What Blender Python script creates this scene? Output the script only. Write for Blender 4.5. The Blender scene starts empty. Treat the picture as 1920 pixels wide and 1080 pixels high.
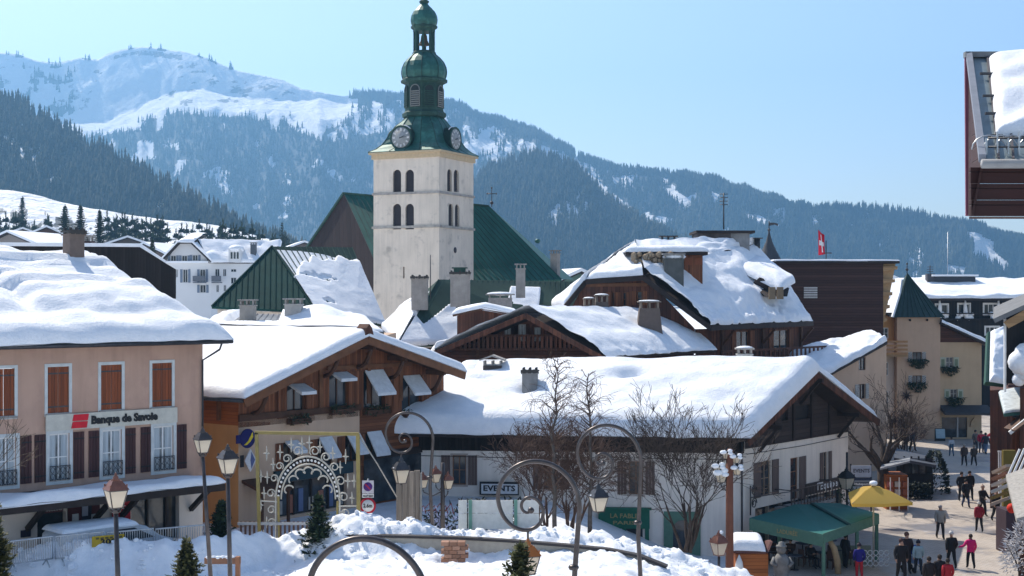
import bpy, bmesh, math, random
import numpy as np
from mathutils import Vector, Matrix, noise

sc = bpy.context.scene
C = sc.collection
R = math.radians
rnd = random.Random(7)

# ------------------------------------------------------------------ camera
FL, HY, CZ = 2600.0, 560.0, 14.0          # focal length in photo pixels, horizon row, eye height
cam_d = bpy.data.cameras.new('camera')
cam = bpy.data.objects.new('camera', cam_d)
C.objects.link(cam)
cam.location = (0, 0, CZ)
cam.rotation_euler = (R(90), 0, 0)
cam_d.sensor_width = 36.0
cam_d.lens = FL / 1920 * 36.0
cam_d.shift_y = (HY - 540) / 1920
cam_d.clip_start = 0.5
cam_d.clip_end = 20000
sc.camera = cam

# ------------------------------------------------------------------ sky, sun, exposure
SUN_EL, SUN_AZ = R(48), R(-37)   # behind the town, to the left
sun_dir = Vector((math.sin(SUN_AZ) * math.cos(SUN_EL), math.cos(SUN_AZ) * math.cos(SUN_EL), math.sin(SUN_EL)))
world = bpy.data.worlds.new('World')
sc.world = world
world.use_nodes = True
wn = world.node_tree
wn.nodes.clear()
sky = wn.nodes.new('ShaderNodeTexSky')
sky.sky_type = 'NISHITA'
sky.sun_disc = False
sky.sun_elevation = SUN_EL
sky.sun_rotation = SUN_AZ
sky.altitude = 1100
sky.air_density = 1.0
sky.dust_density = 2.6
sky.ozone_density = 1.0
bg = wn.nodes.new('ShaderNodeBackground')
bg.inputs['Strength'].default_value = 0.125
wo = wn.nodes.new('ShaderNodeOutputWorld')
wn.links.new(sky.outputs[0], bg.inputs['Color'])
wn.links.new(bg.outputs[0], wo.inputs['Surface'])
sl = bpy.data.lights.new('sun', 'SUN')
sl.energy = 4.0
sl.angle = R(0.5)
sl.color = (1.0, 0.92, 0.80)
so = bpy.data.objects.new('sun', sl)
C.objects.link(so)
so.rotation_euler = (-sun_dir).to_track_quat('-Z', 'Y').to_euler()
so.location = sun_dir * 400
sc.view_settings.view_transform = 'Standard'
sc.view_settings.look = 'None'
sc.view_settings.gamma = 1.0
sc.view_settings.use_curve_mapping = False
sc.view_settings.exposure = 0.66
try:
    sc.cycles.use_denoising = True
    sc.cycles.denoiser = 'OPENIMAGEDENOISE'
    sc.cycles.max_bounces = 6
    sc.cycles.diffuse_bounces = 4
    sc.cycles.transparent_max_bounces = 8
    sc.cycles.volume_bounces = 0
except Exception:
    pass


# ------------------------------------------------------------------ helpers
def X(px, d):
    return (px - 960) / FL * d

def Z(py, d):
    return CZ - (py - HY) / FL * d

def P(px, py, d):
    return Vector((X(px, d), d, Z(py, d)))

def sstep(a, b, x):
    t = max(0.0, min(1.0, (x - a) / (b - a)))
    return t * t * (3 - 2 * t)

def lerp(a, b, t):
    return a + (b - a) * t

def nz(x, y=0.0, z=0.0):
    return noise.noise(Vector((x, y, z)))

def fbm(x, y=0.0, z=0.0, o=4):
    return noise.fractal(Vector((x, y, z)), 1.0, 2.0, o)

def interp(tab, x):
    if x <= tab[0][0]:
        return tab[0][1]
    for (a, b), (c, d) in zip(tab, tab[1:]):
        if x <= c:
            return b + (d - b) * (x - a) / (c - a)
    return tab[-1][1]


class MB:
    """collects faces, then links them as one mesh object"""
    def __init__(s, M=None):
        s.v, s.f, s.m, s.s = [], [], [], []
        s.M = M

    def add(s, vs, fs, mi=0, smooth=False):
        o = len(s.v)
        if s.M is not None:
            vs = [s.M @ Vector(p) for p in vs]
        s.v.extend([tuple(p) for p in vs])
        for f in fs:
            s.f.append([i + o for i in f])
            s.m.append(mi)
            s.s.append(smooth)
        return s

    def poly(s, pts, mi=0):
        return s.add(pts, [list(range(len(pts)))], mi)

    def box(s, x0, x1, y0, y1, z0, z1, mi=0):
        vs = [(x0, y0, z0), (x1, y0, z0), (x1, y1, z0), (x0, y1, z0), (x0, y0, z1), (x1, y0, z1), (x1, y1, z1), (x0, y1, z1)]
        return s.add(vs, [(0, 3, 2, 1), (4, 5, 6, 7), (0, 1, 5, 4), (1, 2, 6, 5), (2, 3, 7, 6), (3, 0, 4, 7)], mi)

    def cbox(s, c, sx, sy, sz, mi=0):
        return s.box(c[0] - sx / 2, c[0] + sx / 2, c[1] - sy / 2, c[1] + sy / 2, c[2] - sz / 2, c[2] + sz / 2, mi)

    def prism(s, pts, ext, mi=0):
        n = len(pts)
        e = Vector(ext)
        a = [Vector(p) for p in pts]
        vs = a + [p + e for p in a]
        fs = [list(range(n))[::-1], list(range(n, 2 * n))] + [(i, (i + 1) % n, n + (i + 1) % n, n + i) for i in range(n)]
        return s.add(vs, fs, mi)

    def beam(s, a, b, w, h, mi=0, up=(0, 0, 1)):
        a, b = Vector(a), Vector(b)
        d = (b - a).normalized()
        u = Vector(up)
        r = d.cross(u)
        if r.length < 1e-4:
            r = d.cross(Vector((0, 1, 0)))
        r.normalize()
        u = r.cross(d)
        p = [a - r * w / 2 - u * h / 2, a + r * w / 2 - u * h / 2, a + r * w / 2 + u * h / 2, a - r * w / 2 + u * h / 2]
        return s.prism(p, b - a, mi)

    def tube(s, pts, r, n=6, mi=0, caps=True, smooth=True):
        pts = [Vector(p) for p in pts]
        rs = r if isinstance(r, (list, tuple)) else [r] * len(pts)
        vs = []
        t0 = (pts[1] - pts[0]).normalized()
        ref = Vector((0, 0, 1)) if abs(t0.z) < 0.9 else Vector((0, 1, 0))
        a = t0.cross(ref).normalized()
        for i, p in enumerate(pts):
            t = (pts[min(i + 1, len(pts) - 1)] - pts[max(i - 1, 0)]).normalized()
            a = (a - t * a.dot(t))
            a = a.normalized() if a.length > 1e-5 else t.orthogonal().normalized()
            b = t.cross(a)
            for k in range(n):
                an = 2 * math.pi * k / n
                vs.append(p + (a * math.cos(an) + b * math.sin(an)) * rs[i])
        fs = []
        for i in range(len(pts) - 1):
            for k in range(n):
                fs.append((i * n + k, i * n + (k + 1) % n, (i + 1) * n + (k + 1) % n, (i + 1) * n + k))
        if caps:
            fs.append(tuple(range(n))[::-1])
            fs.append(tuple(range((len(pts) - 1) * n, len(pts) * n)))
        return s.add(vs, fs, mi, smooth)

    def lathe(s, prof, n=16, c=(0, 0, 0), mi=0, smooth=True, ph=0.0, sq=None):
        vs = []
        for (r, z) in prof:
            for k in range(n):
                an = 2 * math.pi * k / n + ph
                vs.append((c[0] + r * math.cos(an), c[1] + r * math.sin(an), c[2] + z))
        fs = []
        for i in range(len(prof) - 1):
            for k in range(n):
                fs.append((i * n + k, i * n + (k + 1) % n, (i + 1) * n + (k + 1) % n, (i + 1) * n + k))
        fs.append(tuple(range(n))[::-1])
        fs.append(tuple(range((len(prof) - 1) * n, len(prof) * n)))
        return s.add(vs, fs, mi, smooth)

    def ball(s, c, rx, ry=None, rz=None, n=10, m=6, mi=0):
        ry, rz = ry or rx, rz or rx
        vs, fs = [(c[0], c[1], c[2] - rz)], []
        for i in range(1, m):
            a = -math.pi / 2 + math.pi * i / m
            for k in range(n):
                b = 2 * math.pi * k / n
                vs.append((c[0] + rx * math.cos(a) * math.cos(b), c[1] + ry * math.cos(a) * math.sin(b), c[2] + rz * math.sin(a)))
        vs.append((c[0], c[1], c[2] + rz))
        for k in range(n):
            fs.append((0, 1 + (k + 1) % n, 1 + k))
            fs.append((len(vs) - 1, len(vs) - 1 - n + k, len(vs) - 1 - n + (k + 1) % n))
        for i in range(m - 2):
            for k in range(n):
                fs.append((1 + i * n + k, 1 + i * n + (k + 1) % n, 1 + (i + 1) * n + (k + 1) % n, 1 + (i + 1) * n + k))
        return s.add(vs, fs, mi, True)

    def mesh(s, name, mats):
        me = bpy.data.meshes.new(name)
        me.from_pydata(s.v, [], s.f)
        for m in (mats if isinstance(mats, (list, tuple)) else [mats]):
            me.materials.append(m)
        me.polygons.foreach_set('material_index', s.m)
        me.polygons.foreach_set('use_smooth', s.s)
        me.update()
        return me

    def build(s, name, mats, parent=None):
        return link(name, s.mesh(name, mats), parent)


def link(name, me, parent=None):
    o = bpy.data.objects.new(name, me)
    C.objects.link(o)
    if parent is not None:
        o.parent = parent
    return o

def tag(o, label=None, cat=None, group=None, kind=None):
    if label: o['label'] = label
    if cat: o['category'] = cat
    if group: o['group'] = group
    if kind: o['kind'] = kind
    return o

def thing(name, label, cat, loc=(0, 0, 0), rz=0.0, group=None):
    o = bpy.data.objects.new(name, None)
    C.objects.link(o)
    o.location = loc
    o.rotation_euler = (0, 0, rz)
    o.empty_display_size = 0.3
    return tag(o, label, cat, group)

def dup(root, loc=None, rz=None, label=None, scale=None):
    """copy a thing with its parts and sub-parts"""
    def rec(o, parent):
        c = o.copy()
        C.objects.link(c)
        if parent is not None:
            c.parent = parent
        for ch in list(o.children):
            rec(ch, c)
        return c
    r = rec(root, None)
    if loc is not None: r.location = loc
    if rz is not None: r.rotation_euler = (0, 0, rz)
    if label: r['label'] = label
    if scale: r.scale = (scale,) * 3
    return r


class Frame:
    """plan frame of a building: x along the facade to the right, y inwards, z from its base"""
    def __init__(s, p0, p1, zb):
        s.o = Vector((p0[0], p0[1], zb))
        s.rz = math.atan2(p1[1] - p0[1], p1[0] - p0[0])
        s.L = math.hypot(p1[0] - p0[0], p1[1] - p0[1])
        s.Mi = (Matrix.Translation(s.o) @ Matrix.Rotation(s.rz, 4, 'Z')).inverted()

    def loc(s, w):
        return s.Mi @ Vector(w)

    def uv(s, px, py, y=0.0):
        """where the sight line through a photo pixel meets the plane local y"""
        o = s.Mi @ Vector((0, 0, CZ))
        d = s.Mi.to_3x3() @ Vector(((px - 960) / FL, 1, -(py - HY) / FL))
        t = (y - o.y) / d.y
        p = o + d * t
        return p.x, p.z

    def side(s, px, py, x=0.0):
        o = s.Mi @ Vector((0, 0, CZ))
        d = s.Mi.to_3x3() @ Vector(((px - 960) / FL, 1, -(py - HY) / FL))
        t = (x - o.x) / d.x
        p = o + d * t
        return p.y, p.z

    def root(s, name, label, cat, group=None):
        return thing(name, label, cat, s.o, s.rz, group)


# ------------------------------------------------------------------ materials
def newmat(name):
    m = bpy.data.materials.new(name)
    m.use_nodes = True
    t = m.node_tree
    return m, t, t.nodes['Principled BSDF']

def nd(t, kind, **kw):
    n = t.nodes.new(kind)
    for k, v in kw.items():
        setattr(n, k, v)
    return n

def math_n(t, op, a, b=None):
    n = nd(t, 'ShaderNodeMath', operation=op)
    for i, v in enumerate((a, b)):
        if v is None: continue
        if isinstance(v, (int, float)): n.inputs[i].default_value = v
        else: t.links.new(v, n.inputs[i])
    return n.outputs[0]

def mixc(t, fac, a, b, mode='MIX'):
    n = nd(t, 'ShaderNodeMix', data_type='RGBA', blend_type=mode)
    ins = {'f': n.inputs[0], 'a': n.inputs[6], 'b': n.inputs[7]}
    for k, v in (('f', fac), ('a', a), ('b', b)):
        if isinstance(v, (int, float)): ins[k].default_value = v
        elif isinstance(v, (tuple, list)): ins[k].default_value = (*v[:3], 1)
        else: t.links.new(v, ins[k])
    return n.outputs[2]

def ramp(t, src, lo, hi):
    n = nd(t, 'ShaderNodeMapRange')
    n.inputs[1].default_value, n.inputs[2].default_value = lo, hi
    t.links.new(src, n.inputs[0])
    return n.outputs[0]

def noise_n(t, co, scale, detail=4, rough=0.55, stretch=None):
    if stretch:
        mp = nd(t, 'ShaderNodeMapping')
        mp.inputs['Scale'].default_value = stretch
        t.links.new(co, mp.inputs['Vector'])
        co = mp.outputs[0]
    n = nd(t, 'ShaderNodeTexNoise')
    n.inputs['Scale'].default_value = scale
    n.inputs['Detail'].default_value = detail
    n.inputs['Roughness'].default_value = rough
    t.links.new(co, n.inputs['Vector'])
    return n.outputs['Fac']

def bump_n(t, b, h, strength, dist=0.05):
    n = nd(t, 'ShaderNodeBump')
    n.inputs['Strength'].default_value = strength
    n.inputs['Distance'].default_value = dist
    t.links.new(h, n.inputs['Height'])
    t.links.new(n.outputs[0], b.inputs['Normal'])

def dark(c, k):
    return tuple(max(0, v * k) for v in c)

def MAT(name, col, rough=0.8, var=0.18, scale=1.2, bump=0.0, bscale=14, metal=0.0, spec=0.3, streak=0.0, col2=None, col2_amt=(0.55, 0.75), stretch=None):
    m, t, b = newmat(name)
    co = nd(t, 'ShaderNodeTexCoord').outputs['Object']
    f = ramp(t, noise_n(t, co, scale, 6, 0.6, stretch), 0.3, 0.7)
    c = mixc(t, f, dark(col, 1 - var), dark(col, 1 + var))
    if col2:
        g = ramp(t, noise_n(t, co, scale * 1.7, 5, 0.62, stretch), *col2_amt)
        c = mixc(t, g, c, col2)
    if streak:
        g = ramp(t, noise_n(t, co, 1.0, 5, 0.6, (2.2, 2.2, 0.18)), 0.45, 0.75)
        c = mixc(t, math_n(t, 'MULTIPLY', g, streak), c, dark(col, 0.45))
    t.links.new(c, b.inputs['Base Color'])
    b.inputs['Roughness'].default_value = rough
    b.inputs['Metallic'].default_value = metal
    b.inputs['Specular IOR Level'].default_value = spec
    if bump:
        bump_n(t, b, noise_n(t, co, bscale, 5, 0.6), bump, 0.04)
    return m

def PLANK(name, col, width=0.14, vertical=True, var=0.35, rough=0.75, gap=0.08, wear=None, grain=0.25):
    """boards: joints, board-to-board tone and grain"""
    m, t, b = newmat(name)
    co = nd(t, 'ShaderNodeTexCoord').outputs['Object']
    sp = nd(t, 'ShaderNodeSeparateXYZ')
    t.links.new(co, sp.inputs[0])
    if vertical:
        k = math_n(t, 'ADD', sp.outputs[0], sp.outputs[1])
    else:
        k = sp.outputs[2]
    k = math_n(t, 'DIVIDE', k, width)
    fl = math_n(t, 'FLOOR', k)
    fr = math_n(t, 'FRACT', k)
    wnz = nd(t, 'ShaderNodeTexWhiteNoise', noise_dimensions='1D')
    t.links.new(fl, wnz.inputs['W'])
    c = mixc(t, wnz.outputs['Value'], dark(col, 1 - var), dark(col, 1 + var))
    g = noise_n(t, co, 1.0, 6, 0.65, (14, 14, 0.9) if vertical else (0.9, 0.9, 14))
    c = mixc(t, math_n(t, 'MULTIPLY', ramp(t, g, 0.35, 0.7), grain * 2), c, dark(col, 0.5))
    if wear:
        w = ramp(t, noise_n(t, co, 0.5, 6, 0.65), 0.48, 0.68)
        c = mixc(t, math_n(t, 'MULTIPLY', w, 0.7), c, wear)
    e = math_n(t, 'ABSOLUTE', math_n(t, 'SUBTRACT', fr, 0.5))
    j = ramp(t, e, 0.5 - gap, 0.5)
    c = mixc(t, math_n(t, 'MULTIPLY', j, 0.75), c, dark(col, 0.15))
    t.links.new(c, b.inputs['Base Color'])
    b.inputs['Roughness'].default_value = rough
    b.inputs['Specular IOR Level'].default_value = 0.25
    bump_n(t, b, math_n(t, 'SUBTRACT', math_n(t, 'MULTIPLY', g, 0.3), j), 0.6, 0.02)
    return m

def SNOW(name, fine=1.0, dirt=0.0, sc_=1.0):
    m, t, b = newmat(name)
    co = nd(t, 'ShaderNodeTexCoord').outputs['Object']
    n1 = noise_n(t, co, 1.3 * sc_, 6, 0.6)
    n2 = noise_n(t, co, 9 * sc_, 6, 0.65)
    c = mixc(t, ramp(t, n1, 0.35, 0.7), (0.80, 0.83, 0.87), (0.90, 0.91, 0.93))
    if dirt:
        c = mixc(t, math_n(t, 'MULTIPLY', ramp(t, noise_n(t, co, 0.9, 7, 0.7), 0.5, 0.75), dirt), c, (0.42, 0.38, 0.33))
    t.links.new(c, b.inputs['Base Color'])
    b.inputs['Roughness'].default_value = 0.62
    b.inputs['Specular IOR Level'].default_value = 0.25
    h = math_n(t, 'ADD', math_n(t, 'MULTIPLY', n1, 0.6), math_n(t, 'MULTIPLY', n2, 0.35))
    n3 = noise_n(t, co, 30 * sc_, 4, 0.7)
    h = math_n(t, 'ADD', h, math_n(t, 'MULTIPLY', n3, 0.12))
    bump_n(t, b, h, 0.9 * min(1.1, fine), 0.14 / sc_)
    return m

def GLASS(name, col=(0.02, 0.025, 0.03), tint=None):
    m, t, b = newmat(name)
    co = nd(t, 'ShaderNodeTexCoord').outputs['Object']
    f = ramp(t, noise_n(t, co, 1.4, 3, 0.5), 0.4, 0.65)
    c = mixc(t, f, col, tint or dark(col, 2.2))
    t.links.new(c, b.inputs['Base Color'])
    b.inputs['Roughness'].default_value = 0.06
    b.inputs['Specular IOR Level'].default_value = 0.5
    return m

snow_m = SNOW('roof_snow_white')
snow_far = SNOW('far_snow', 0.6, 0, 0.4)
snow_rough = SNOW('rough_snow', 1.6, 0.10)
metal_dark = MAT('dark_metal', (0.06, 0.06, 0.065), 0.45, 0.3, 3, metal=0.5)
iron = MAT('brown_iron', (0.075, 0.062, 0.058), 0.35, 0.3, 4, metal=0.55, spec=0.5)
steel = MAT('galvanised_steel', (0.42, 0.44, 0.46), 0.4, 0.2, 5, metal=0.7)
copper_roof = MAT('copper_brown', (0.20, 0.085, 0.06), 0.4, 0.3, 5, metal=0.3)
black = MAT('black_paint', (0.015, 0.015, 0.017), 0.6, 0.3, 3)
white_paint = MAT('white_paint', (0.74, 0.74, 0.73), 0.6, 0.07, 3)
grey_white = MAT('grey_white_paint', (0.55, 0.58, 0.58), 0.6, 0.1, 3)
pink_wall = MAT('pink_render', (0.50, 0.325, 0.245), 0.9, 0.10, 0.5, 0.3, 30, streak=0.30, col2=(0.42, 0.26, 0.21), col2_amt=(0.52, 0.75))
beige_wall = MAT('beige_render', (0.54, 0.385, 0.275), 0.9, 0.07, 0.6, 0.25, 25, streak=0.15)
white_wall = MAT('white_render', (0.78, 0.68, 0.59), 0.9, 0.08, 0.6, 0.3, 25, streak=0.28)
orange_wall = MAT('ochre_render', (0.52, 0.28, 0.11), 0.9, 0.08, 0.6, 0.2, 25, streak=0.15)
tower_wall = MAT('tower_render', (0.74, 0.64, 0.53), 0.92, 0.08, 0.5, 0.6, 8, streak=0.32, col2=(0.46, 0.40, 0.34), col2_amt=(0.56, 0.72))
stone_trim = MAT('grey_stone', (0.28, 0.265, 0.25), 0.9, 0.25, 3, 0.4, 12)
concrete = MAT('grey_concrete', (0.26, 0.255, 0.25), 0.9, 0.2, 1.5, 0.35, 14, streak=0.35)
chim_render = MAT('chimney_render', (0.33, 0.31, 0.285), 0.9, 0.2, 1.5, 0.35, 14, streak=0.4)
patina = MAT('green_copper', (0.020, 0.10, 0.080), 0.5, 0.28, 0.9, metal=0.15, col2=(0.05, 0.19, 0.155), col2_amt=(0.5, 0.75), streak=0.5, spec=0.4)
patina_dark = MAT('dark_green_copper', (0.03, 0.07, 0.055), 0.65, 0.3, 0.9, metal=0.0, spec=0.15, col2=(0.06, 0.13, 0.10), streak=0.4)
seam_green = MAT('green_sheet_roof', (0.020, 0.095, 0.078), 0.6, 0.2, 0.35, col2=(0.03, 0.13, 0.115), col2_amt=(0.5, 0.8), spec=0.2)
seam_olive = MAT('olive_sheet_roof', (0.032, 0.058, 0.048), 0.8, 0.2, 0.35, spec=0.08)
hall_green = MAT('hall_green_sheet', (0.009, 0.048, 0.042), 0.8, 0.25, 0.4, spec=0.08, streak=0.3)
grey_sheet = MAT('grey_sheet_roof', (0.10, 0.105, 0.11), 0.5, 0.25, 0.8, metal=0.3)
shutter_red = PLANK('red_brown_boards', (0.24, 0.062, 0.02), 0.135, True, 0.28, 0.55, 0.06)
shutter_plum = PLANK('plum_boards', (0.066, 0.026, 0.026), 0.135, True, 0.22, 0.6, 0.06)
shutter_taupe = PLANK('taupe_boards', (0.16, 0.115, 0.10), 0.12, True, 0.15, 0.7, 0.05)
wood_chalet = PLANK('chalet_boards_upright', (0.20, 0.072, 0.030), 0.13, True, 0.4, 0.65, 0.09)
wood_chalet_h = PLANK('chalet_boards_level', (0.19, 0.07, 0.030), 0.17, False, 0.35, 0.65, 0.09)
wood_orange = PLANK('orange_boards', (0.36, 0.11, 0.028), 0.17, False, 0.25, 0.6, 0.08)
wood_old = PLANK('old_brown_boards', (0.125, 0.05, 0.030), 0.2, True, 0.4, 0.8, 0.09, wear=(0.045, 0.035, 0.03))
wood_old_h = PLANK('old_brown_logs', (0.115, 0.048, 0.030), 0.22, False, 0.4, 0.8, 0.10, wear=(0.05, 0.04, 0.035))
wood_dark = PLANK('dark_brown_shingles', (0.066, 0.034, 0.028), 0.24, False, 0.25, 0.8, 0.10)
wood_black = PLANK('dark_stained_boards', (0.022, 0.018, 0.017), 0.18, True, 0.35, 0.8, 0.09)
wood_grey = PLANK('weathered_grey_boards', (0.30, 0.25, 0.205), 0.3, True, 0.2, 0.85, 0.05, grain=0.5, wear=(0.16, 0.12, 0.09))
wood_light = PLANK('pale_timber', (0.42, 0.27, 0.14), 0.2, False, 0.15, 0.7, 0.04)
beam_m = MAT('brown_beam', (0.075, 0.034, 0.018), 0.7, 0.3, 2, stretch=(1, 1, 1))
beam_warm = MAT('warm_beam', (0.15, 0.062, 0.026), 0.65, 0.3, 2)
beam_dark = MAT('dark_beam', (0.030, 0.021, 0.018), 0.75, 0.3, 2)
glass_m = GLASS('window_glass')
glass_blue = GLASS('pale_window_glass', (0.05, 0.065, 0.075), (0.24, 0.30, 0.34))
curtain_m = MAT('curtain_cloth', (0.42, 0.47, 0.50), 0.9, 0.2, 1.0, stretch=(14, 14, 0.5))
bark_m = MAT('dark_bark', (0.062, 0.045, 0.036), 0.9, 0.4, 4, 0.5, 20)
birch_m = MAT('pale_bark', (0.10, 0.085, 0.075), 0.9, 0.5, 5, 0.4, 20)
twig_m = MAT('red_brown_twigs', (0.10, 0.062, 0.048), 0.9, 0.3, 2)
needle_m = MAT('spruce_needles', (0.032, 0.052, 0.024), 0.8, 0.5, 3)
needle_y = MAT('yellow_green_needles', (0.085, 0.085, 0.028), 0.8, 0.45, 3)
asphalt = MAT('paving', (0.20, 0.175, 0.155), 0.85, 0.18, 0.5, 0.35, 9, col2=(0.30, 0.265, 0.235), col2_amt=(0.5, 0.72))

_uni = {}
def UNI(col, rough=0.75, var=0.12):
    k = tuple(round(c, 3) for c in col) + (rough,)
    if k not in _uni:
        _uni[k] = MAT('paint_%d' % len(_uni), col, rough, var, 4)
    return _uni[k]
# ------------------------------------------------------------------ building tools
def wallp(mb, u0, u1, z0, z1, holes=(), depth=0.18, mi=0, roof=None, y=0.0, breaks=()):
    """wall in the plane local y with recessed openings; roof = list of (u, z) that cuts its top"""
    us = {u0, u1} | set(b for b in breaks if u0 < b < u1)
    zs = {z0, z1}
    for (a, b, c, d) in holes:
        us |= {a, b}; zs |= {c, d}
    if roof:
        us |= {u for u, _ in roof if u0 < u < u1}
    us = sorted(u for u in us if u0 - 1e-6 <= u <= u1 + 1e-6)
    zs = sorted(z for z in zs if z0 - 1e-6 <= z <= z1 + 1e-6)
    for a, b in zip(us, us[1:]):
        for c, d in zip(zs, zs[1:]):
            cu, cz = (a + b) / 2, (c + d) / 2
            if any(h[0] < cu < h[1] and h[2] < cz < h[3] for h in holes):
                continue
            if roof:
                ra, rb = interp(roof, a), interp(roof, b)
                pts = []
                ring = [(a, c), (b, c), (b, d), (a, d)]
                def ins(p):
                    return (ra + (rb - ra) * (p[0] - a) / (b - a)) - p[1]
                for i in range(4):
                    p, q = ring[i], ring[(i + 1) % 4]
                    fp, fq = ins(p), ins(q)
                    if fp >= 0: pts.append(p)
                    if fp * fq < 0:
                        t = fp / (fp - fq)
                        pts.append((p[0] + (q[0] - p[0]) * t, p[1] + (q[1] - p[1]) * t))
                if len(pts) >= 3:
                    mb.poly([(p[0], y, p[1]) for p in pts], mi)
            else:
                mb.poly([(a, y, c), (b, y, c), (b, y, d), (a, y, d)], mi)
    for (a, b, c, d) in holes:
        e = y + depth
        mb.poly([(a, y, c), (a, e, c), (a, e, d), (a, y, d)], mi)
        mb.poly([(b, y, c), (b, y, d), (b, e, d), (b, e, c)], mi)
        mb.poly([(a, y, d), (a, e, d), (b, e, d), (b, y, d)], mi)
        mb.poly([(a, y, c), (b, y, c), (b, e, c), (a, e, c)], mi)
    return mb

def window(root, u0, u1, z0, z1, y=0.0, cols=2, rows=1, fw=0.07, fm=None, gm=None, M=None, depth=0.12, curtain=False, sill=None, name='window'):
    """frame with mullions, its panes as sub-parts, set back in the opening"""
    fm = fm or white_paint; gm = gm or glass_m
    mb = MB(M)
    ya, yb = y + depth - 0.05, y + depth + 0.03
    mb.box(u0, u0 + fw, ya, yb, z0, z1); mb.box(u1 - fw, u1, ya, yb, z0, z1)
    mb.box(u0 + fw, u1 - fw, ya, yb, z0, z0 + fw); mb.box(u0 + fw, u1 - fw, ya, yb, z1 - fw, z1)
    for i in range(1, cols):
        u = lerp(u0, u1, i / cols)
        mb.box(u - fw / 2, u + fw / 2, ya + 0.004, yb - 0.004, z0 + fw, z1 - fw)
    for i in range(1, rows):
        z = lerp(z0, z1, i / rows)
        mb.box(u0 + fw, u1 - fw, ya + 0.009, yb - 0.009, z - fw / 3, z + fw / 3)
    w = mb.build(name, fm, root)
    for i in range(cols):
        a, b = lerp(u0, u1, i / cols), lerp(u0, u1, (i + 1) / cols)
        MB(M).poly([(a, y + depth, z0), (b, y + depth, z0), (b, y + depth, z1), (a, y + depth, z1)]).build('pane', gm, w)
    if curtain:
        for s in (0, 1):
            c = MB(M)
            n = 8
            wd = (u1 - u0) * 0.30
            p = []
            for k in range(n + 1):
                u = (u0 + fw + wd * k / n) if s == 0 else (u1 - fw - wd * k / n)
                p.append((u, y + depth - 0.012 - 0.012 * (k % 2)))
            for k in range(n):
                c.poly([(p[k][0], p[k][1], z0 + fw), (p[k + 1][0], p[k + 1][1], z0 + fw), (p[k + 1][0], p[k + 1][1], z1 - fw), (p[k][0], p[k][1], z1 - fw)])
            c.build('curtain', curtain_m, w)
    if sill:
        MB(M).box(u0 - 0.08, u1 + 0.08, y - 0.10, y + depth - 0.06, z0 - 0.09, z0 - 0.005).build('sill', sill, w)
    return w

def surround(root, u0, u1, z0, z1, y, w, m, M=None, name='window_surround', base=True):
    mb = MB(M)
    a, b = y - 0.03, y + 0.02
    mb.box(u0 - w, u0 - 0.002, a, b, z0 - (w if base else 0), z1 + w)
    mb.box(u1 + 0.002, u1 + w, a, b, z0 - (w if base else 0), z1 + w)
    mb.box(u0 - 0.002, u1 + 0.002, a, b, z1 + 0.002, z1 + w)
    if base:
        mb.box(u0 - 0.002, u1 + 0.002, a, b, z0 - w, z0 - 0.002)
    return mb.build(name, m, root)

def shutter(root, u0, u1, z0, z1, y, m, M=None, straps=True, hm=None, n=3):
    mb = MB(M)
    for i in range(n):
        a, b = lerp(u0, u1, i / n), lerp(u0, u1, (i + 1) / n)
        mb.box(a + 0.006, b - 0.006, y - 0.055 + 0.006 * (i % 2), y - 0.012, z0, z1, 0)
    if straps:
        for f in (0.13, 0.86):
            z = lerp(z0, z1, f)
            mb.box(u0 + 0.01, u1 - 0.01, y - 0.075, y - 0.056, z - 0.03, z + 0.03, 1)
    return mb.build('shutter', [m, hm or m], root)

def slab(root, name, q, th, m):
    """thick roof panel below the quad q"""
    n = (Vector(q[1]) - Vector(q[0])).cross(Vector(q[3]) - Vector(q[0])).normalized()
    if n.z < 0: n = -n
    return MB().prism(q, -n * th).build(name, m, root)

def seams(root, q, step, m, h=0.05, w=0.04, name='roof_seam'):
    """standing seams running up the panel q (eave-left, eave-right, ridge-right, ridge-left)"""
    a, b, c, d = [Vector(p) for p in q]
    n = (b - a).cross(d - a).normalized()
    if n.z < 0: n = -n
    k = max(2, int((b - a).length / step))
    mb = MB()
    for i in range(k + 1):
        p, r = a.lerp(b, i / k), d.lerp(c, i / k)
        if (r - p).length < 0.2: continue
        mb.beam(p + n * h * 0.3, r + n * h * 0.3, w, h, up=n)
    return tag(mb.build(name, m, root), kind='stuff')

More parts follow.
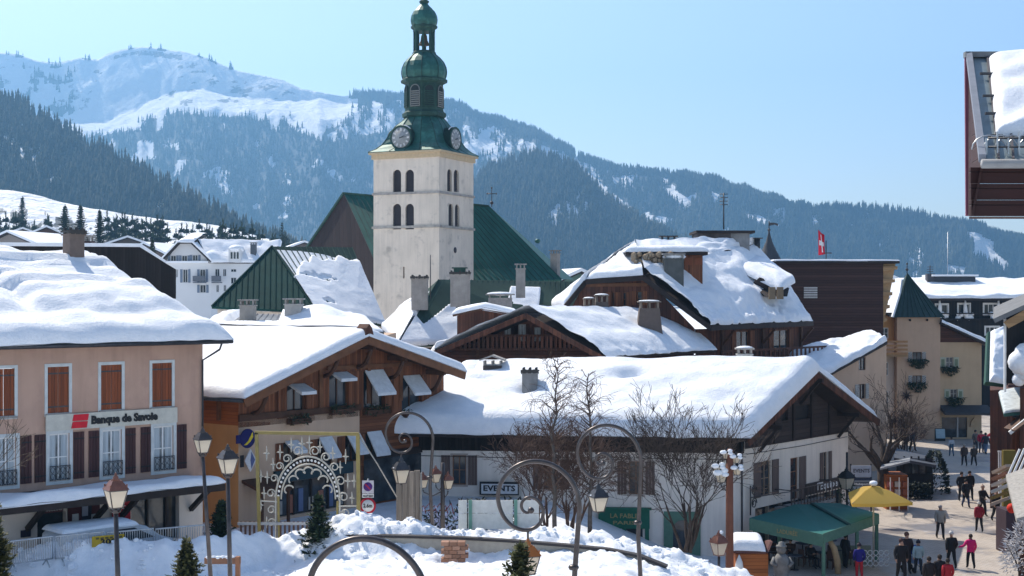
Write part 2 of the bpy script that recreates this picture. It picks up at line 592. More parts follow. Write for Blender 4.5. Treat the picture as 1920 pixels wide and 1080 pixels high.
def snow(root, q, th=0.45, r=None, edges=(1, 1, 0, 1), lump=0.10, res=0.35, fn=None, m=None, name='roof_snow', wav=0.12, seed=0.0, mask=None):
    """snow lying on the panel q; rounded at the flagged edges (eave, right, ridge, left)"""
    a, b, c, d = [Vector(p) for p in q]
    r = r or th * 1.0
    U = ((b - a).length + (c - d).length) / 2
    V = ((d - a).length + (c - b).length) / 2
    def ticks(L, e0, e1):
        n = max(3, int(L / res))
        t = {i / n for i in range(n + 1)}
        for k in (0.03, 0.12, 0.28, 0.5, 0.75):
            if e0: t.add(min(1, k * r / L))
            if e1: t.add(max(0, 1 - k * r / L))
        return sorted(t)
    us = ticks(U, edges[3], edges[1]); vs = ticks(V, edges[0], edges[2])
    def f(x):
        x = max(0.0, min(1.0, x))
        return math.sqrt(max(0, 1 - (1 - x) ** 2))
    nrm = (b - a).cross(d - a).normalized()
    if nrm.z < 0: nrm = -nrm
    up = (nrm + Vector((0, 0, 1))).normalized()
    ev = (a - d).normalized()
    verts, faces = [], []
    for v in vs:
        for u in us:
            p = a.lerp(b, u).lerp(d.lerp(c, u), v)
            x, y = u * U, v * V
            e = 1.0
            if edges[0]: e *= f(y / r)
            if edges[2]: e *= f((V - y) / r)
            if edges[3]: e *= f(x / r)
            if edges[1]: e *= f((U - x) / r)
            wob = 1 + wav * nz(x * 0.5 + seed, y * 0.5, 1.7 + seed) * 2
            t = th * wob * e + lump * e * (fbm(x * 0.35 + seed, y * 0.5, seed, 4))
            if fn:
                t = fn(x, y, t, U, V)
            if mask and mask(x, y, U, V):
                t = -0.06
            q2 = p + up * t
            if edges[0] and y < r:       # sagging eave line
                q2 += ev * (0.10 * nz(x * 0.45 + seed, 3.3, seed) * (1 - y / r))
                q2.z += 0.06 * nz(x * 0.8 + seed, 5.1, seed) * (1 - y / r)
            verts.append(q2)
    nu = len(us)
    for j in range(len(vs) - 1):
        for i in range(nu - 1):
            faces.append((j * nu + i, j * nu + i + 1, (j + 1) * nu + i + 1, (j + 1) * nu + i))
    mb = MB()
    mb.add(verts, faces, 0, True)
    # underside skirt so that the overhanging snow is closed
    ring = [i for i in range(nu)] + [j * nu + nu - 1 for j in range(1, len(vs))] + [(len(vs) - 1) * nu + i for i in range(nu - 2, -1, -1)] + [j * nu for j in range(len(vs) - 2, 0, -1)]
    mb.add([Vector(verts[i]) - nrm * 0.02 for i in ring], [list(range(len(ring)))[::-1]], 0)
    return mb.build(name, m or snow_m, root)

def chimney(root, x, y, z0, w, d, h, m=None, cap='slab', M=None, snowcap=True):
    m = m or chim_render
    mb = MB(M)
    mb.box(x - w / 2, x + w / 2, y - d / 2, y + d / 2, z0, z0 + h)
    if cap != 'gable':
        mb.box(x - w / 2 - 0.06, x + w / 2 + 0.06, y - d / 2 - 0.06, y + d / 2 + 0.06, z0 + h, z0 + h + 0.08)
    ch = mb.build('chimney', m, root)
    zt = z0 + h + (0.08 if cap != 'gable' else 0)
    c = MB(M)
    g = 0.28
    for sx in (-1, 0, 1):
        for sy in (-1, 1):
            c.cbox((x + sx * (w / 2 - 0.07), y + sy * (d / 2 - 0.07), zt + g / 2), 0.11, 0.11, g)
    if cap == 'gable':
        zt += g
        pts = [(x - w / 2 - 0.2, y - d / 2 - 0.15, zt), (x, y - d / 2 - 0.15, zt + 0.26), (x + w / 2 + 0.2, y - d / 2 - 0.15, zt), (x + w / 2 + 0.2, y - d / 2 - 0.15, zt + 0.08), (x, y - d / 2 - 0.15, zt + 0.36), (x - w / 2 - 0.2, y - d / 2 - 0.15, zt + 0.08)]
        c.add(pts + [(p[0], p[1] + d + 0.3, p[2]) for p in pts], [(0, 1, 4, 5), (1, 2, 3, 4), (6, 11, 10, 7), (7, 10, 9, 8), (5, 4, 10, 11), (4, 3, 9, 10), (0, 6, 7, 1), (1, 7, 8, 2), (0, 5, 11, 6), (2, 8, 9, 3)])
    elif cap == 'rough':
        for i in range(7):
            c.cbox((x + (i - 3) * w / 6.0, y - d / 2 + 0.05, zt + 0.08), 0.16, 0.3, 0.16 + 0.06 * (i % 2))
        c.box(x - w / 2 - 0.08, x + w / 2 + 0.08, y - d / 2 - 0.08, y + d / 2 + 0.08, zt + 0.06, zt + 0.14)
    else:
        c.box(x - w / 2 - 0.12, x + w / 2 + 0.12, y - d / 2 - 0.12, y + d / 2 + 0.12, zt + g, zt + g + 0.09)
    c.build('chimney_cap', [UNI((.06, .055, .05)) if cap == 'rough' else stone_trim], ch)
    if snowcap and cap == 'slab':
        s = MB(M)
        s.ball((x, y, zt + g + 0.09), w / 2 + 0.08, d / 2 + 0.08, 0.13)
        s.build('snow_cap', snow_m, ch)
    return ch

def text(root, s, size, M, m, bold=0.0, depth=0.01, name='lettering', width=None, align='CENTER'):
    cu = bpy.data.curves.new('txt', 'FONT')
    cu.body = s
    cu.size = size
    cu.align_x = align
    cu.align_y = 'CENTER'
    cu.extrude = depth
    cu.offset = bold
    cu.resolution_u = 2
    ob = bpy.data.objects.new('txt', cu)
    C.objects.link(ob)
    dg = bpy.context.evaluated_depsgraph_get()
    me = bpy.data.meshes.new_from_object(ob.evaluated_get(dg))
    bpy.data.objects.remove(ob)
    bpy.data.curves.remove(cu)
    xs = [v.co.x for v in me.vertices]
    if width and xs:
        k = width / (max(xs) - min(xs))
        me.transform(Matrix.Diagonal((k, 1, 1, 1)))
    me.transform(M @ Matrix.Rotation(R(90), 4, 'X'))
    me.name = name
    me.materials.clear()
    me.materials.append(m)
    return link(name, me, root)

def T(x, y, z):
    return Matrix.Translation((x, y, z))

def side_M(x, y, ang):
    """frame for a wall that starts at (x, y) and runs along the angle"""
    return Matrix.Translation((x, y, 0)) @ Matrix.Rotation(ang, 4, 'Z')
# ------------------------------------------------------------------ ground, street, mountains, forests
def G(x, d):
    t = sstep(0.5, 11, x)
    return (1 - t) * (3.1 + 0.012 * max(0, d - 75) + 0.09 * max(0, 52 - d))

def grid_mesh(name, xs, ys, fz, mats, smooth=True, mi=None):
    vs = [(x, y, fz(x, y)) for y in ys for x in xs]
    n = len(xs)
    fs = [(j * n + i, j * n + i + 1, (j + 1) * n + i + 1, (j + 1) * n + i) for j in range(len(ys) - 1) for i in range(n - 1)]
    mb = MB()
    mb.add(vs, fs, 0, smooth)
    return mb.build(name, mats)

gx_ = [-6500, -3000, -1200, -500, -250, -120, -70] + [i * 2.0 - 50 for i in range(56)] + [70, 120, 250, 500, 1200, 3000, 6500]
gy_ = [-60, -20, 5, 15] + [20 + i * 2.5 for i in range(60)] + [180, 220, 300, 450, 800, 1500, 3000, 5200]
ground_m = SNOW('trodden_snow', 1.5, 0.35)
tag(grid_mesh('ground', gx_, gy_, lambda x, y: G(x, y) + (0.0 if x >= 11 else 0.06 * (1 - sstep(0.5, 11, x)) * fbm(x * .4, y * .4)), ground_m), kind='structure')

def street_mat():
    m, t, b = newmat('street_paving')
    co = nd(t, 'ShaderNodeTexCoord').outputs['Object']
    br = nd(t, 'ShaderNodeTexBrick')
    br.inputs['Scale'].default_value = 1.0
    br.inputs['Brick Width'].default_value = 0.30
    br.inputs['Row Height'].default_value = 0.2
    br.inputs['Mortar Size'].default_value = 0.02
    br.inputs['Color1'].default_value = (0.35, 0.30, 0.25, 1)
    br.inputs['Color2'].default_value = (0.44, 0.385, 0.33, 1)
    br.inputs['Mortar'].default_value = (0.24, 0.21, 0.19, 1)
    t.links.new(co, br.inputs['Vector'])
    n1 = noise_n(t, co, 0.35, 6, 0.65)
    n2 = noise_n(t, co, 1.1, 6, 0.7)
    c = mixc(t, ramp(t, n1, 0.3, 0.7), br.outputs['Color'], (0.52, 0.455, 0.39), 'MIX')
    c = mixc(t, 0.45, br.outputs['Color'], c)
    wet = ramp(t, noise_n(t, co, 0.22, 5, 0.6), 0.52, 0.62)
    c = mixc(t, math_n(t, 'MULTIPLY', wet, 0.72), c, (0.16, 0.15, 0.155))
    slush = ramp(t, n2, 0.63, 0.72)
    c = mixc(t, math_n(t, 'MULTIPLY', slush, 0.55), c, (0.55, 0.56, 0.60))
    t.links.new(c, b.inputs['Base Color'])
    rr = nd(t, 'ShaderNodeMapRange')
    rr.inputs[3].default_value, rr.inputs[4].default_value = 0.85, 0.3
    t.links.new(wet, rr.inputs[0])
    t.links.new(rr.outputs[0], b.inputs['Roughness'])
    bump_n(t, b, math_n(t, 'ADD', br.outputs['Fac'], n2), 0.4, 0.02)
    return m
street_m = street_mat()
MB().poly([(11.4, 45, 0.012), (70, 45, 0.012), (90, 170, 0.012), (20, 170, 0.012), (11.4, 80, 0.012)]).build('street', street_m)['kind'] = 'structure'

# ---- numpy value noise
_rs = np.random.RandomState(3)
_tab = _rs.rand(256, 256)
def vnoise(x, y):
    xi, yi = np.floor(x).astype(int), np.floor(y).astype(int)
    fx, fy = x - xi, y - yi
    fx, fy = fx * fx * (3 - 2 * fx), fy * fy * (3 - 2 * fy)
    g = lambda a, b: _tab[a % 256, b % 256]
    return (g(xi, yi) * (1 - fx) + g(xi + 1, yi) * fx) * (1 - fy) + (g(xi, yi + 1) * (1 - fx) + g(xi + 1, yi + 1) * fx) * fy
def vfbm(x, y, o=5, ridged=False):
    s, a, tot = 0, 0.5, 0
    for k in range(o):
        n = vnoise(x * 2 ** k + 17 * k, y * 2 ** k + 31 * k)
        if ridged: n = 1 - np.abs(2 * n - 1)
        s = s + a * n; tot += a; a *= 0.5
    return s / tot
def tabf(tab):
    a = np.array(tab, float)
    return lambda x: np.interp(x, a[:, 0], a[:, 1])
def inpoly(px, py, poly):
    r = np.zeros(px.shape, bool)
    n = len(poly)
    for i in range(n):
        x0, y0 = poly[i]; x1, y1 = poly[(i + 1) % n]
        c = ((y0 > py) != (y1 > py)) & (px < (x1 - x0) * (py - y0) / (y1 - y0 + 1e-9) + x0)
        r ^= c
    return r
def topix(x, y, z):
    return 960 + FL * x / y, HY - FL * (z - CZ) / y

def tree_template(layers, n, spread):
    """conifer of stacked ragged cones, unit height"""
    v, f = [], []
    for i in range(layers):
        z0 = 0.08 + 0.84 * i / layers
        z1 = min(1.0, z0 + 1.25 / layers)
        r = spread * (1 - z0 * 0.92)
        o = len(v)
        for k in range(n):
            a = 2 * math.pi * (k + 0.5 * i) / n
            rr = r * (0.75 + 0.5 * ((k * 7 + i * 3) % 5) / 5)
            v.append((rr * math.cos(a), rr * math.sin(a), z0 - 0.03 * (k % 2)))
        v.append((0, 0, z1))
        for k in range(n):
            f.append((o + k, o + (k + 1) % n, o + n))
    return np.array(v), np.array(f)

def forest_mesh(name, pos, hts, mat, layers=3, n=5, spread=0.2, seed=1):
    tv, tf = tree_template(layers, n, spread)
    N = len(pos)
    rs = np.random.RandomState(seed)
    a = rs.rand(N) * 6.28
    ca, sa = np.cos(a), np.sin(a)
    w = 0.8 + 0.5 * rs.rand(N)
    vx = (tv[None, :, 0] * ca[:, None] - tv[None, :, 1] * sa[:, None]) * (hts * w)[:, None] + pos[:, 0:1]
    vy = (tv[None, :, 0] * sa[:, None] + tv[None, :, 1] * ca[:, None]) * (hts * w)[:, None] + pos[:, 1:2]
    vz = tv[None, :, 2] * hts[:, None] + pos[:, 2:3]
    V = np.stack([vx, vy, vz], -1).reshape(-1, 3)
    Fc = (tf[None] + (np.arange(N) * len(tv))[:, None, None]).reshape(-1, 3)
    me = bpy.data.meshes.new(name)
    me.vertices.add(len(V)); me.vertices.foreach_set('co', V.ravel().astype(np.float32))
    me.loops.add(Fc.size); me.loops.foreach_set('vertex_index', Fc.ravel().astype(np.int32))
    me.polygons.add(len(Fc))
    me.polygons.foreach_set('loop_start', np.arange(0, Fc.size, 3, dtype=np.int32))
    try: me.polygons.foreach_set('loop_total', np.full(len(Fc), 3, np.int32))
    except Exception: pass
    at = me.attributes.new('tone', 'FLOAT', 'POINT')
    tone = np.clip(.45 * rs.rand(N) + 1.5 * (vfbm(pos[:, 0] / 90.0 + 300, pos[:, 1] / 160.0 + 200, 4) - .36), 0, 1)
    at.data.foreach_set('value', np.repeat(tone, len(tv)).astype(np.float32))
    me.materials.append(mat)
    me.update(); me.validate()
    return tag(link(name, me), kind='stuff')

def forest_mat(name, c0, c1):
    m, t, b = newmat(name)
    a = nd(t, 'ShaderNodeAttribute', attribute_name='tone')
    c = mixc(t, a.outputs['Fac'], c0, c1)
    t.links.new(c, b.inputs['Base Color'])
    b.inputs['Roughness'].default_value = 0.9
    b.inputs['Specular IOR Level'].default_value = 0.1
    return m
forest_m = forest_mat('forest_needles', (0.010, 0.020, 0.014), (0.072, 0.078, 0.056))

def land_mat(name):
    """snow where open, dark forest floor and rock where wooded"""
    m, t, b = newmat(name)
    co = nd(t, 'ShaderNodeTexCoord').outputs['Object']
    a = nd(t, 'ShaderNodeAttribute', attribute_name='wood')
    rk = nd(t, 'ShaderNodeAttribute', attribute_name='rock')
    f = ramp(t, math_n(t, 'ADD', a.outputs['Fac'], math_n(t, 'MULTIPLY', math_n(t, 'SUBTRACT', noise_n(t, co, 0.03, 6, 0.7), 0.5), 0.9)), 0.42, 0.58)
    c = mixc(t, math_n(t, 'MULTIPLY', f, 0.86), (0.86, 0.88, 0.91), (0.03, 0.036, 0.03))
    r2 = ramp(t, math_n(t, 'ADD', rk.outputs['Fac'], math_n(t, 'MULTIPLY', math_n(t, 'SUBTRACT', noise_n(t, co, 0.045, 6, 0.7), 0.5), 1.3)), 0.55, 0.7)
    c = mixc(t, math_n(t, 'MULTIPLY', r2, 0.8), c, (0.16, 0.16, 0.17))
    t.links.new(c, b.inputs['Base Color'])
    b.inputs['Roughness'].default_value = 0.8
    b.inputs['Specular IOR Level'].default_value = 0.1
    bump_n(t, b, noise_n(t, co, 0.05, 6, 0.65), 0.8, 16.0)
    return m
land_m = land_mat('mountain_snow')

class Land:
    """a mountain flank from its ridge line down towards the valley"""
    def __init__(s, sil, dist, slope, y1=None, y2=None, px0=-350, px1=2270, amp=22.0, nsc=420.0, base=3.0, rid=4.0):
        s.sil, s.D, s.slope, s.y1, s.y2 = tabf(sil), tabf(dist), slope, y1, y2
        s.px0, s.px1, s.amp, s.nsc, s.base, s.rid = px0, px1, amp, nsc, base, rid

    def surf(s, px, t):
        D = s.D(px)
        jit = vfbm(px / 38.0, px * 0 + 9, 4) - 0.5
        ys = s.sil(px) + s.rid * (vfbm(px / 40.0, px * 0 + 5, 4) - 0.5)
        Z0 = CZ + (HY - ys) / FL * D
        d1, z1, d2, z2 = D, Z0, D, Z0
        if s.y1 is not None:
            y1 = np.maximum(s.y1(px) + 13 * jit, ys + 2); y2 = np.maximum(s.y2(px) + 16 * (vfbm(px / 24.0 + 33, px * 0 + 2, 4) - 0.5), y1 + 2)
            z1 = Z0.copy()
            for _ in range(4):
                d1 = D - (Z0 - z1) / math.tan(R(56))
                z1 = CZ + (HY - y1) / FL * d1
            k = (HY - y2) / FL
            dl = np.maximum(0, (z1 - CZ - k * d1) / (math.tan(R(17)) - k))
            d2 = d1 - dl; z2 = z1 - dl * math.tan(R(17))
        d3 = d2 - (z2 - s.base) / math.tan(R(s.slope)); z3 = np.full_like(px, s.base)
        if s.y1 is not None:
            a, b = 0.25, 0.42
        else:
            a, b = 0.0, 0.0
        ta = np.clip(t / max(a, 1e-6), 0, 1); tb = np.clip((t - a) / max(b - a, 1e-6), 0, 1); tc = np.clip((t - b) / (1 - b), 0, 1)
        d = D + (d1 - D) * ta + (d2 - d1) * tb + (d3 - d2) * tc
        z = Z0 + (z1 - Z0) * ta + (z2 - z1) * tb + (z3 - z2) * tc
        x = (px - 960) / FL * d
        w = np.clip(t * 6, 0, 1) * np.clip((1 - t) * 4, 0, 1)
        z = z + s.amp * w * (vfbm(x / s.nsc + 50, d / (s.nsc * 2.2) + 50, 5, True) - 0.55)
        z = z + s.amp * .35 * np.clip(t * 14, 0, 1) * np.clip((1 - t) * 4, 0, 1) * (vfbm(x / (s.nsc * .22) + 20, d / (s.nsc * .3) + 11, 4, True) - 0.55)
        return x, d, z

    def mesh(s, name, step, nt, wood, rock=None):
        px = np.arange(s.px0, s.px1 + 1, step, dtype=float)
        t = np.concatenate([np.linspace(0, 1, nt)])
        PX, TT = np.meshgrid(px, t)
        x, y, z = s.surf(PX, TT)
        # back side falling away behind the ridge
        xb, yb, zb = x[0] * 1.06, y[0] * 1.06, z[0] - 0.03 * y[0]
        x, y, z = np.vstack([xb, x]), np.vstack([yb, y]), np.vstack([zb, z])
        h, w = x.shape
        V = np.stack([x, y, z], -1).reshape(-1, 3)
        idx = np.arange(h * w).reshape(h, w)
        Fc = np.stack([idx[1:, :-1], idx[1:, 1:], idx[:-1, 1:], idx[:-1, :-1]], -1).reshape(-1, 4)
        me = bpy.data.meshes.new(name)
        me.vertices.add(len(V)); me.vertices.foreach_set('co', V.ravel().astype(np.float32))
        me.loops.add(Fc.size); me.loops.foreach_set('vertex_index', Fc.ravel().astype(np.int32))
        me.polygons.add(len(Fc))
        me.polygons.foreach_set('loop_start', np.arange(0, Fc.size, 4, dtype=np.int32))
        try: me.polygons.foreach_set('loop_total', np.full(len(Fc), 4, np.int32))
        except Exception: pass
        me.polygons.foreach_set('use_smooth', np.ones(len(Fc), bool))
        qx, qy = topix(V[:, 0], V[:, 1], V[:, 2])
        at = me.attributes.new('wood', 'FLOAT', 'POINT'); at.data.foreach_set('value', wood(qx, qy, V).astype(np.float32))
        rv = rock(qx, qy, V) if rock else np.zeros(len(V))
        at = me.attributes.new('rock', 'FLOAT', 'POINT'); at.data.foreach_set('value', rv.astype(np.float32))
        me.materials.append(land_m)
        me.update(); me.validate()
        return tag(link(name, me), kind='structure')

    def trees(s, n, wood, seed, h0, h1, tmin=0.0, thr=0.5, pxr=None):
        rs = np.random.RandomState(seed)
        a, b = pxr or (s.px0, s.px1)
        px = a + (b - a) * rs.rand(n); t = tmin + (1 - tmin) * rs.rand(n)
        x, y, z = s.surf(px, t)
        qx, qy = topix(x, y, z)
        keep = wood(qx, qy, np.stack([x, y, z], -1)) > rs.rand(n) * (1 - thr) + thr * 0.5
        hts = h0 + (h1 - h0) * rs.rand(n) ** 1.4
        return np.stack([x, y, z - 0.6], -1)[keep], hts[keep]

# the big range: snowy summit on the left, wooded ridge to the right
sil_r = [(-500, 110), (-100, 92), (0, 97), (40, 104), (75, 116), (110, 117), (150, 108), (185, 112), (205, 100), (230, 92), (265, 87), (310, 92), (345, 97), (385, 108), (410, 119), (440, 131), (490, 141), (530, 149), (565, 166), (600, 173), (645, 180), (680, 178), (740, 183), (790, 195), (830, 209), (890, 224), (950, 243), (1000, 262), (1050, 282), (1090, 302), (1130, 318), (1170, 330), (1220, 334), (1250, 335), (1290, 347), (1340, 362), (1400, 376), (1440, 388), (1480, 398), (1520, 397), (1570, 394), (1640, 395), (1690, 400), (1730, 409), (1790, 425), (1830, 437), (1920, 462), (2100, 490), (2600, 520)]
y1_r = [(-500, 180), (0, 215), (100, 235), (150, 241), (200, 236), (250, 214), (300, 192), (350, 181), (420, 186), (480, 194), (550, 196), (600, 186), (645, 186), (700, 183), (740, 188), (830, 214), (1000, 267), (1130, 323), (1250, 340), (1480, 402), (1920, 466), (2600, 525)]
y2_r = [(-500, 200), (0, 232), (100, 246), (150, 254), (200, 252), (250, 240), (300, 216), (330, 207), (380, 216), (420, 212), (480, 219), (520, 227), (560, 222), (600, 238), (645, 226), (700, 200), (740, 196), (830, 219), (1000, 272), (1130, 328), (1250, 345), (1480, 407), (1920, 471), (2600, 530)]
rng_l = Land(sil_r, [(-500, 4300), (300, 4200), (650, 4000), (900, 3650), (1500, 3050), (2600, 2800)], 33, tabf(y1_r), tabf(y2_r), amp=60, nsc=380)
clear_full = [
    [(600, 178), (648, 178), (655, 200), (640, 232), (600, 252), (575, 240), (560, 215)],
    [(500, 205), (530, 210), (525, 250), (505, 247)],
    [(262, 262), (288, 266), (292, 296), (262, 306), (236, 308), (254, 284)],
    [(330, 300), (356, 298), (330, 330), (318, 334)],
    [(1330, 360), (1352, 364), (1352, 386), (1340, 382)],
    [(1388, 398), (1420, 402), (1455, 418), (1430, 420)],
    [(1800, 432), (1832, 437), (1868, 455), (1862, 470), (1898, 492), (1894, 510), (1850, 492), (1822, 478), (1826, 458)],
    [(1780, 492), (1812, 500), (1806, 520), (1772, 512)],
    [(1242, 350), (1262, 356), (1296, 378), (1284, 384), (1256, 372)],
    [(1570, 418), (1600, 416), (1596, 424)], [(1620, 420), (1648, 424), (1640, 430)],
]
clear_half = [
    [(650, 185), (700, 186), (745, 212), (748, 245), (700, 250), (650, 262), (600, 262), (640, 232)],
    [(868, 232), (930, 240), (1000, 268), (1060, 284), (1110, 308), (1140, 352), (1190, 392), (1262, 412), (1250, 424), (1190, 420), (1130, 398), (1092, 340), (1040, 306), (960, 296), (868, 318)],
    [(608, 312), (636, 318), (646, 345), (616, 348)],
    [(520, 215), (590, 225), (600, 260), (560, 250)],
]
def wood_r(px, py, V):
    line = np.interp(px, [p for p, _ in y2_r], [q for _, q in y2_r])
    n = vfbm(px / 26.0, py / 12.0, 4)
    w = np.clip((py - line + 26 * (n - 0.5)) / 6.0, 0, 1)
    right = px > 655
    w = np.where(right, 1.0, w)
    # scattered copses on the open snow
    cop = (vfbm(px / 22.0 + 9, py / 14.0, 3) > 0.66) & (px < 140) & (py > 120)
    w = np.where(cop & ~right, 0.8, w)
    crest = (vfbm(px / 18.0 + 3, py * 0 + 2, 3) > 0.55) & (py < np.interp(px, [p for p, _ in sil_r], [q for _, q in sil_r]) + 3.5) & (px < 460)
    w = np.where(crest, 0.7, w)
    jx = px + 14 * (vfbm(px / 30.0 + 70, py / 20.0, 4) - 0.5); jy = py + 12 * (vfbm(px / 30.0 + 30, py / 20.0 + 8, 4) - 0.5)
    for p in clear_half:
        w = np.where(inpoly(jx, jy, p), np.clip((vfbm(px / 9.0, py / 20.0 + 4, 4) - 0.34) * 2.6, 0.12, 1) * 0.75, w)
    for p in clear_full:
        w = np.where(inpoly(jx, jy, p), 0.0, w)
    sp = vfbm(px / 30.0 + 100, py / 34.0 + 60, 4)
    w = np.where(sp > 0.685, np.minimum(w, 0.35), w)
    return w
def rock_r(px, py, V):
    y = np.interp(px, [p for p, _ in sil_r], [q for _, q in sil_r])
    band = (py > y + 6) & (py < y + 17) & (px > 215) & (px < 345)
    n = vfbm(px / 20.0 + 40, py / 9.0, 4)
    r = np.where((px > 300) & (px < 560) & (py < 200) & (py > y + 14), np.clip((n - 0.42) * 2.6, 0, 0.75), 0.0)
    r = np.where((px < 200) & (py > y + 10) & (py < 230), np.clip((n - 0.44) * 2.4, 0, 0.7), r)
    return np.where(band, 0.72, r)
rng_l.mesh('mountain_range', 5, 110, wood_r, rock_r)
pos, hts = rng_l.trees(60000, wood_r, 5, 13, 26, 0.0, 0.25)
forest_mesh('mountain_forest', pos, hts, forest_m, 2, 5, 0.17, 1)

# darker spur in front of the ridge
sil_s = [(560, 540), (700, 470), (780, 430), (840, 385), (880, 345), (920, 318), (960, 302), (1000, 293), (1045, 300), (1085, 322), (1115, 350), (1140, 378), (1180, 402), (1230, 436), (1300, 470), (1400, 500), (1520, 528), (1700, 545)]
spur = Land(sil_s, [(560, 2100), (1000, 2300), (1700, 2000)], 31, px0=600, px1=1690, amp=34, nsc=240)
sp_clear = [(1022, 410), (1040, 394), (1062, 372), (1086, 360), (1098, 380), (1108, 402), (1078, 412), (1050, 416), (1030, 424)]
def wood_s(px, py, V):
    w = np.ones(px.shape)
    jx = px + 16 * (vfbm(px / 16.0 + 70, py / 12.0, 4) - 0.5); jy = py + 14 * (vfbm(px / 16.0 + 30, py / 12.0 + 8, 4) - 0.5)
    w = np.where(inpoly(jx, jy, sp_clear), np.clip((vfbm(px / 6.0, py / 14.0 + 4, 4) - 0.36) * 2.4, 0.0, 0.8), w)
    return w
spur.mesh('wooded_spur', 5, 50, wood_s)
pos, hts = spur.trees(16000, wood_s, 6, 13, 24, 0.0, 0.25)
forest_mesh('spur_forest', pos, hts, forest_m, 3, 5, 0.17, 2)

# near wooded hillside on the left
sil_h = [(-400, 60), (-100, 130), (0, 175), (40, 201), (100, 234), (150, 266), (200, 292), (250, 317), (290, 342), (330, 364), (400, 402), (450, 432), (520, 462), (600, 500), (720, 540)]
hill = Land(sil_h, [(-400, 1700), (0, 1600), (720, 1150)], 27, px0=-350, px1=700, amp=16, nsc=150)
def wood_h(px, py, V):
    n = vfbm(px / 30.0 + 12, py / 26.0, 4)
    return np.where(n > 0.66, 0.35, 1.0)
hill.mesh('wooded_hillside', 5, 60, wood_h)
pos, hts = hill.trees(12000, wood_h, 7, 12, 22, 0.0, 0.25)
forest_mesh('hillside_forest', pos, hts, forest_m, 4, 6, 0.17, 3)

# snowy meadow below it
sil_m = [(-400, 330), (-40, 352), (15, 356), (60, 364), (120, 380), (170, 391), (220, 399), (300, 411), (360, 416), (430, 428), (520, 452), (600, 480), (760, 530)]
mead = Land(sil_m, [(-400, 720), (760, 600)], 13, px0=-350, px1=740, amp=5, nsc=60, base=4.5)
def wood_m(px, py, V):
    top = np.interp(px, [p for p, _ in sil_m], [q for _, q in sil_m])
    n = vfbm(px / 12.0 + 5, py / 9.0, 4)
    return np.where(py > top + 22 + 10 * n, np.clip((n - 0.40) * 3, 0, .6), np.where(n > 0.72, 0.5, 0.0))
mead.mesh('snowy_meadow', 5, 36, wood_m)
# ------------------------------------------------------------------ pink bank building, left
fr = Frame((-25.3, 50.8), (-13.83, 62.0), 3.1)
BL = fr.L
bank = fr.root('bank_building', 'pink rendered bank building with red-brown shutters and thick snow on its roof', 'building')
EZ, RZ = 9.35, 11.75
zt, zb_ = fr.uv(208, 684)[1], fr.uv(208, 768)[1]
up_w = []
for a, b in ((-14, 27), (89, 129), (189, 228), (285, 322)):
    u0, u1 = fr.uv(a, 725)[0], fr.uv(b, 725)[0]
    up_w.append((u0, u1, zb_, zt))
lz1, lz0 = fr.uv(209, 806)[1], fr.uv(209, 892)[1]
lo_w = []
for a, b in ((-6, 30), (92, 130), (192, 228), (288, 325)):
    lo_w.append((fr.uv(a, 850)[0], fr.uv(b, 850)[0], lz0, lz1))
du = up_w[2][0] - up_w[1][0]
for k in (1, 2):
    up_w.append((up_w[0][0] - du * k, up_w[0][1] - du * k, zb_, zt)); lo_w.append((lo_w[0][0] - du * k, lo_w[0][1] - du * k, lz0, lz1))
mb = MB()
gf = fr.uv(300, 905)[1]          # top of the ground floor
s0, s1 = fr.uv(246, 985)[0], fr.uv(336, 985)[0]
d0, d1 = fr.uv(70, 985)[0], fr.uv(124, 985)[0]
gh = [(d0, d1, 0.15, gf - 0.75), (s0, s1, 0.35, gf - 0.4)]
wallp(mb, 0, BL, 0, gf, gh, 0.35, 1)
wallp(mb, 0, BL, gf, EZ, up_w + lo_w, 0.2, 0)
Ms = side_M(BL, 0, math.pi / 2)
m2 = MB(Ms); wallp(m2, 0, 16, 0, EZ + 4.2, (), 0.2, 0, roof=[(-0.1, EZ), (8, RZ - 0.5), (16.1, EZ)])
w_ = mb.build('front_wall', [pink_wall, white_wall], bank)
m2.build('gable_wall', pink_wall, bank)
for (a, b, c, d) in up_w:
    surround(bank, a, b, c, d, 0, 0.13, grey_white)
    m = (a + b) / 2
    shutter(bank, a + 0.01, m - 0.008, c + 0.01, d - 0.01, 0.06, shutter_red, hm=metal_dark)
    shutter(bank, m + 0.008, b - 0.01, c + 0.01, d - 0.01, 0.06, shutter_red, hm=metal_dark)
    MB().box(a - 0.1, b + 0.1, -0.10, -0.032, c - 0.10, c - 0.02).build('sill', stone_trim, bank)
for i, (a, b, c, d) in enumerate(lo_w):
    surround(bank, a, b, c, d, 0, 0.14, grey_white)
    window(bank, a, b, c, d, 0, 2, 2, 0.06, white_paint, glass_blue, curtain=True)
    sw = 0.47
    if i < 3 or True:
        shutter(bank, a - 0.17 - sw, a - 0.17, c + 0.02, d + 0.02, -0.005, shutter_plum, hm=black)
        shutter(bank, b + 0.17, b + 0.17 + sw, c + 0.02, d + 0.02, -0.005, shutter_plum, hm=black)
    # wrought iron guard
    g = MB()
    y = -0.09
    g.tube([(a, y, c + 0.62), (b, y, c + 0.62)], 0.018, 4); g.tube([(a, y, c + 0.06), (b, y, c + 0.06)], 0.018, 4)
    n = 4
    for k in range(n):
        cu = lerp(a, b, (k + 0.5) / n); r = (b - a) / n * 0.46
        for zz in (0.2, 0.46):
            g.tube([(cu + r * math.cos(t) * (1 - t / 14), y, c + zz + 0.12 * math.sin(t)) for t in [j * 0.7 for j in range(10)]], 0.013, 4)
    for k in range(n + 1):
        cu = lerp(a, b, k / n)
        g.tube([(cu, y, c + 0.03), (cu, y, c + 0.64)], 0.014, 4)
    g.build('window_guard', metal_dark, bank)
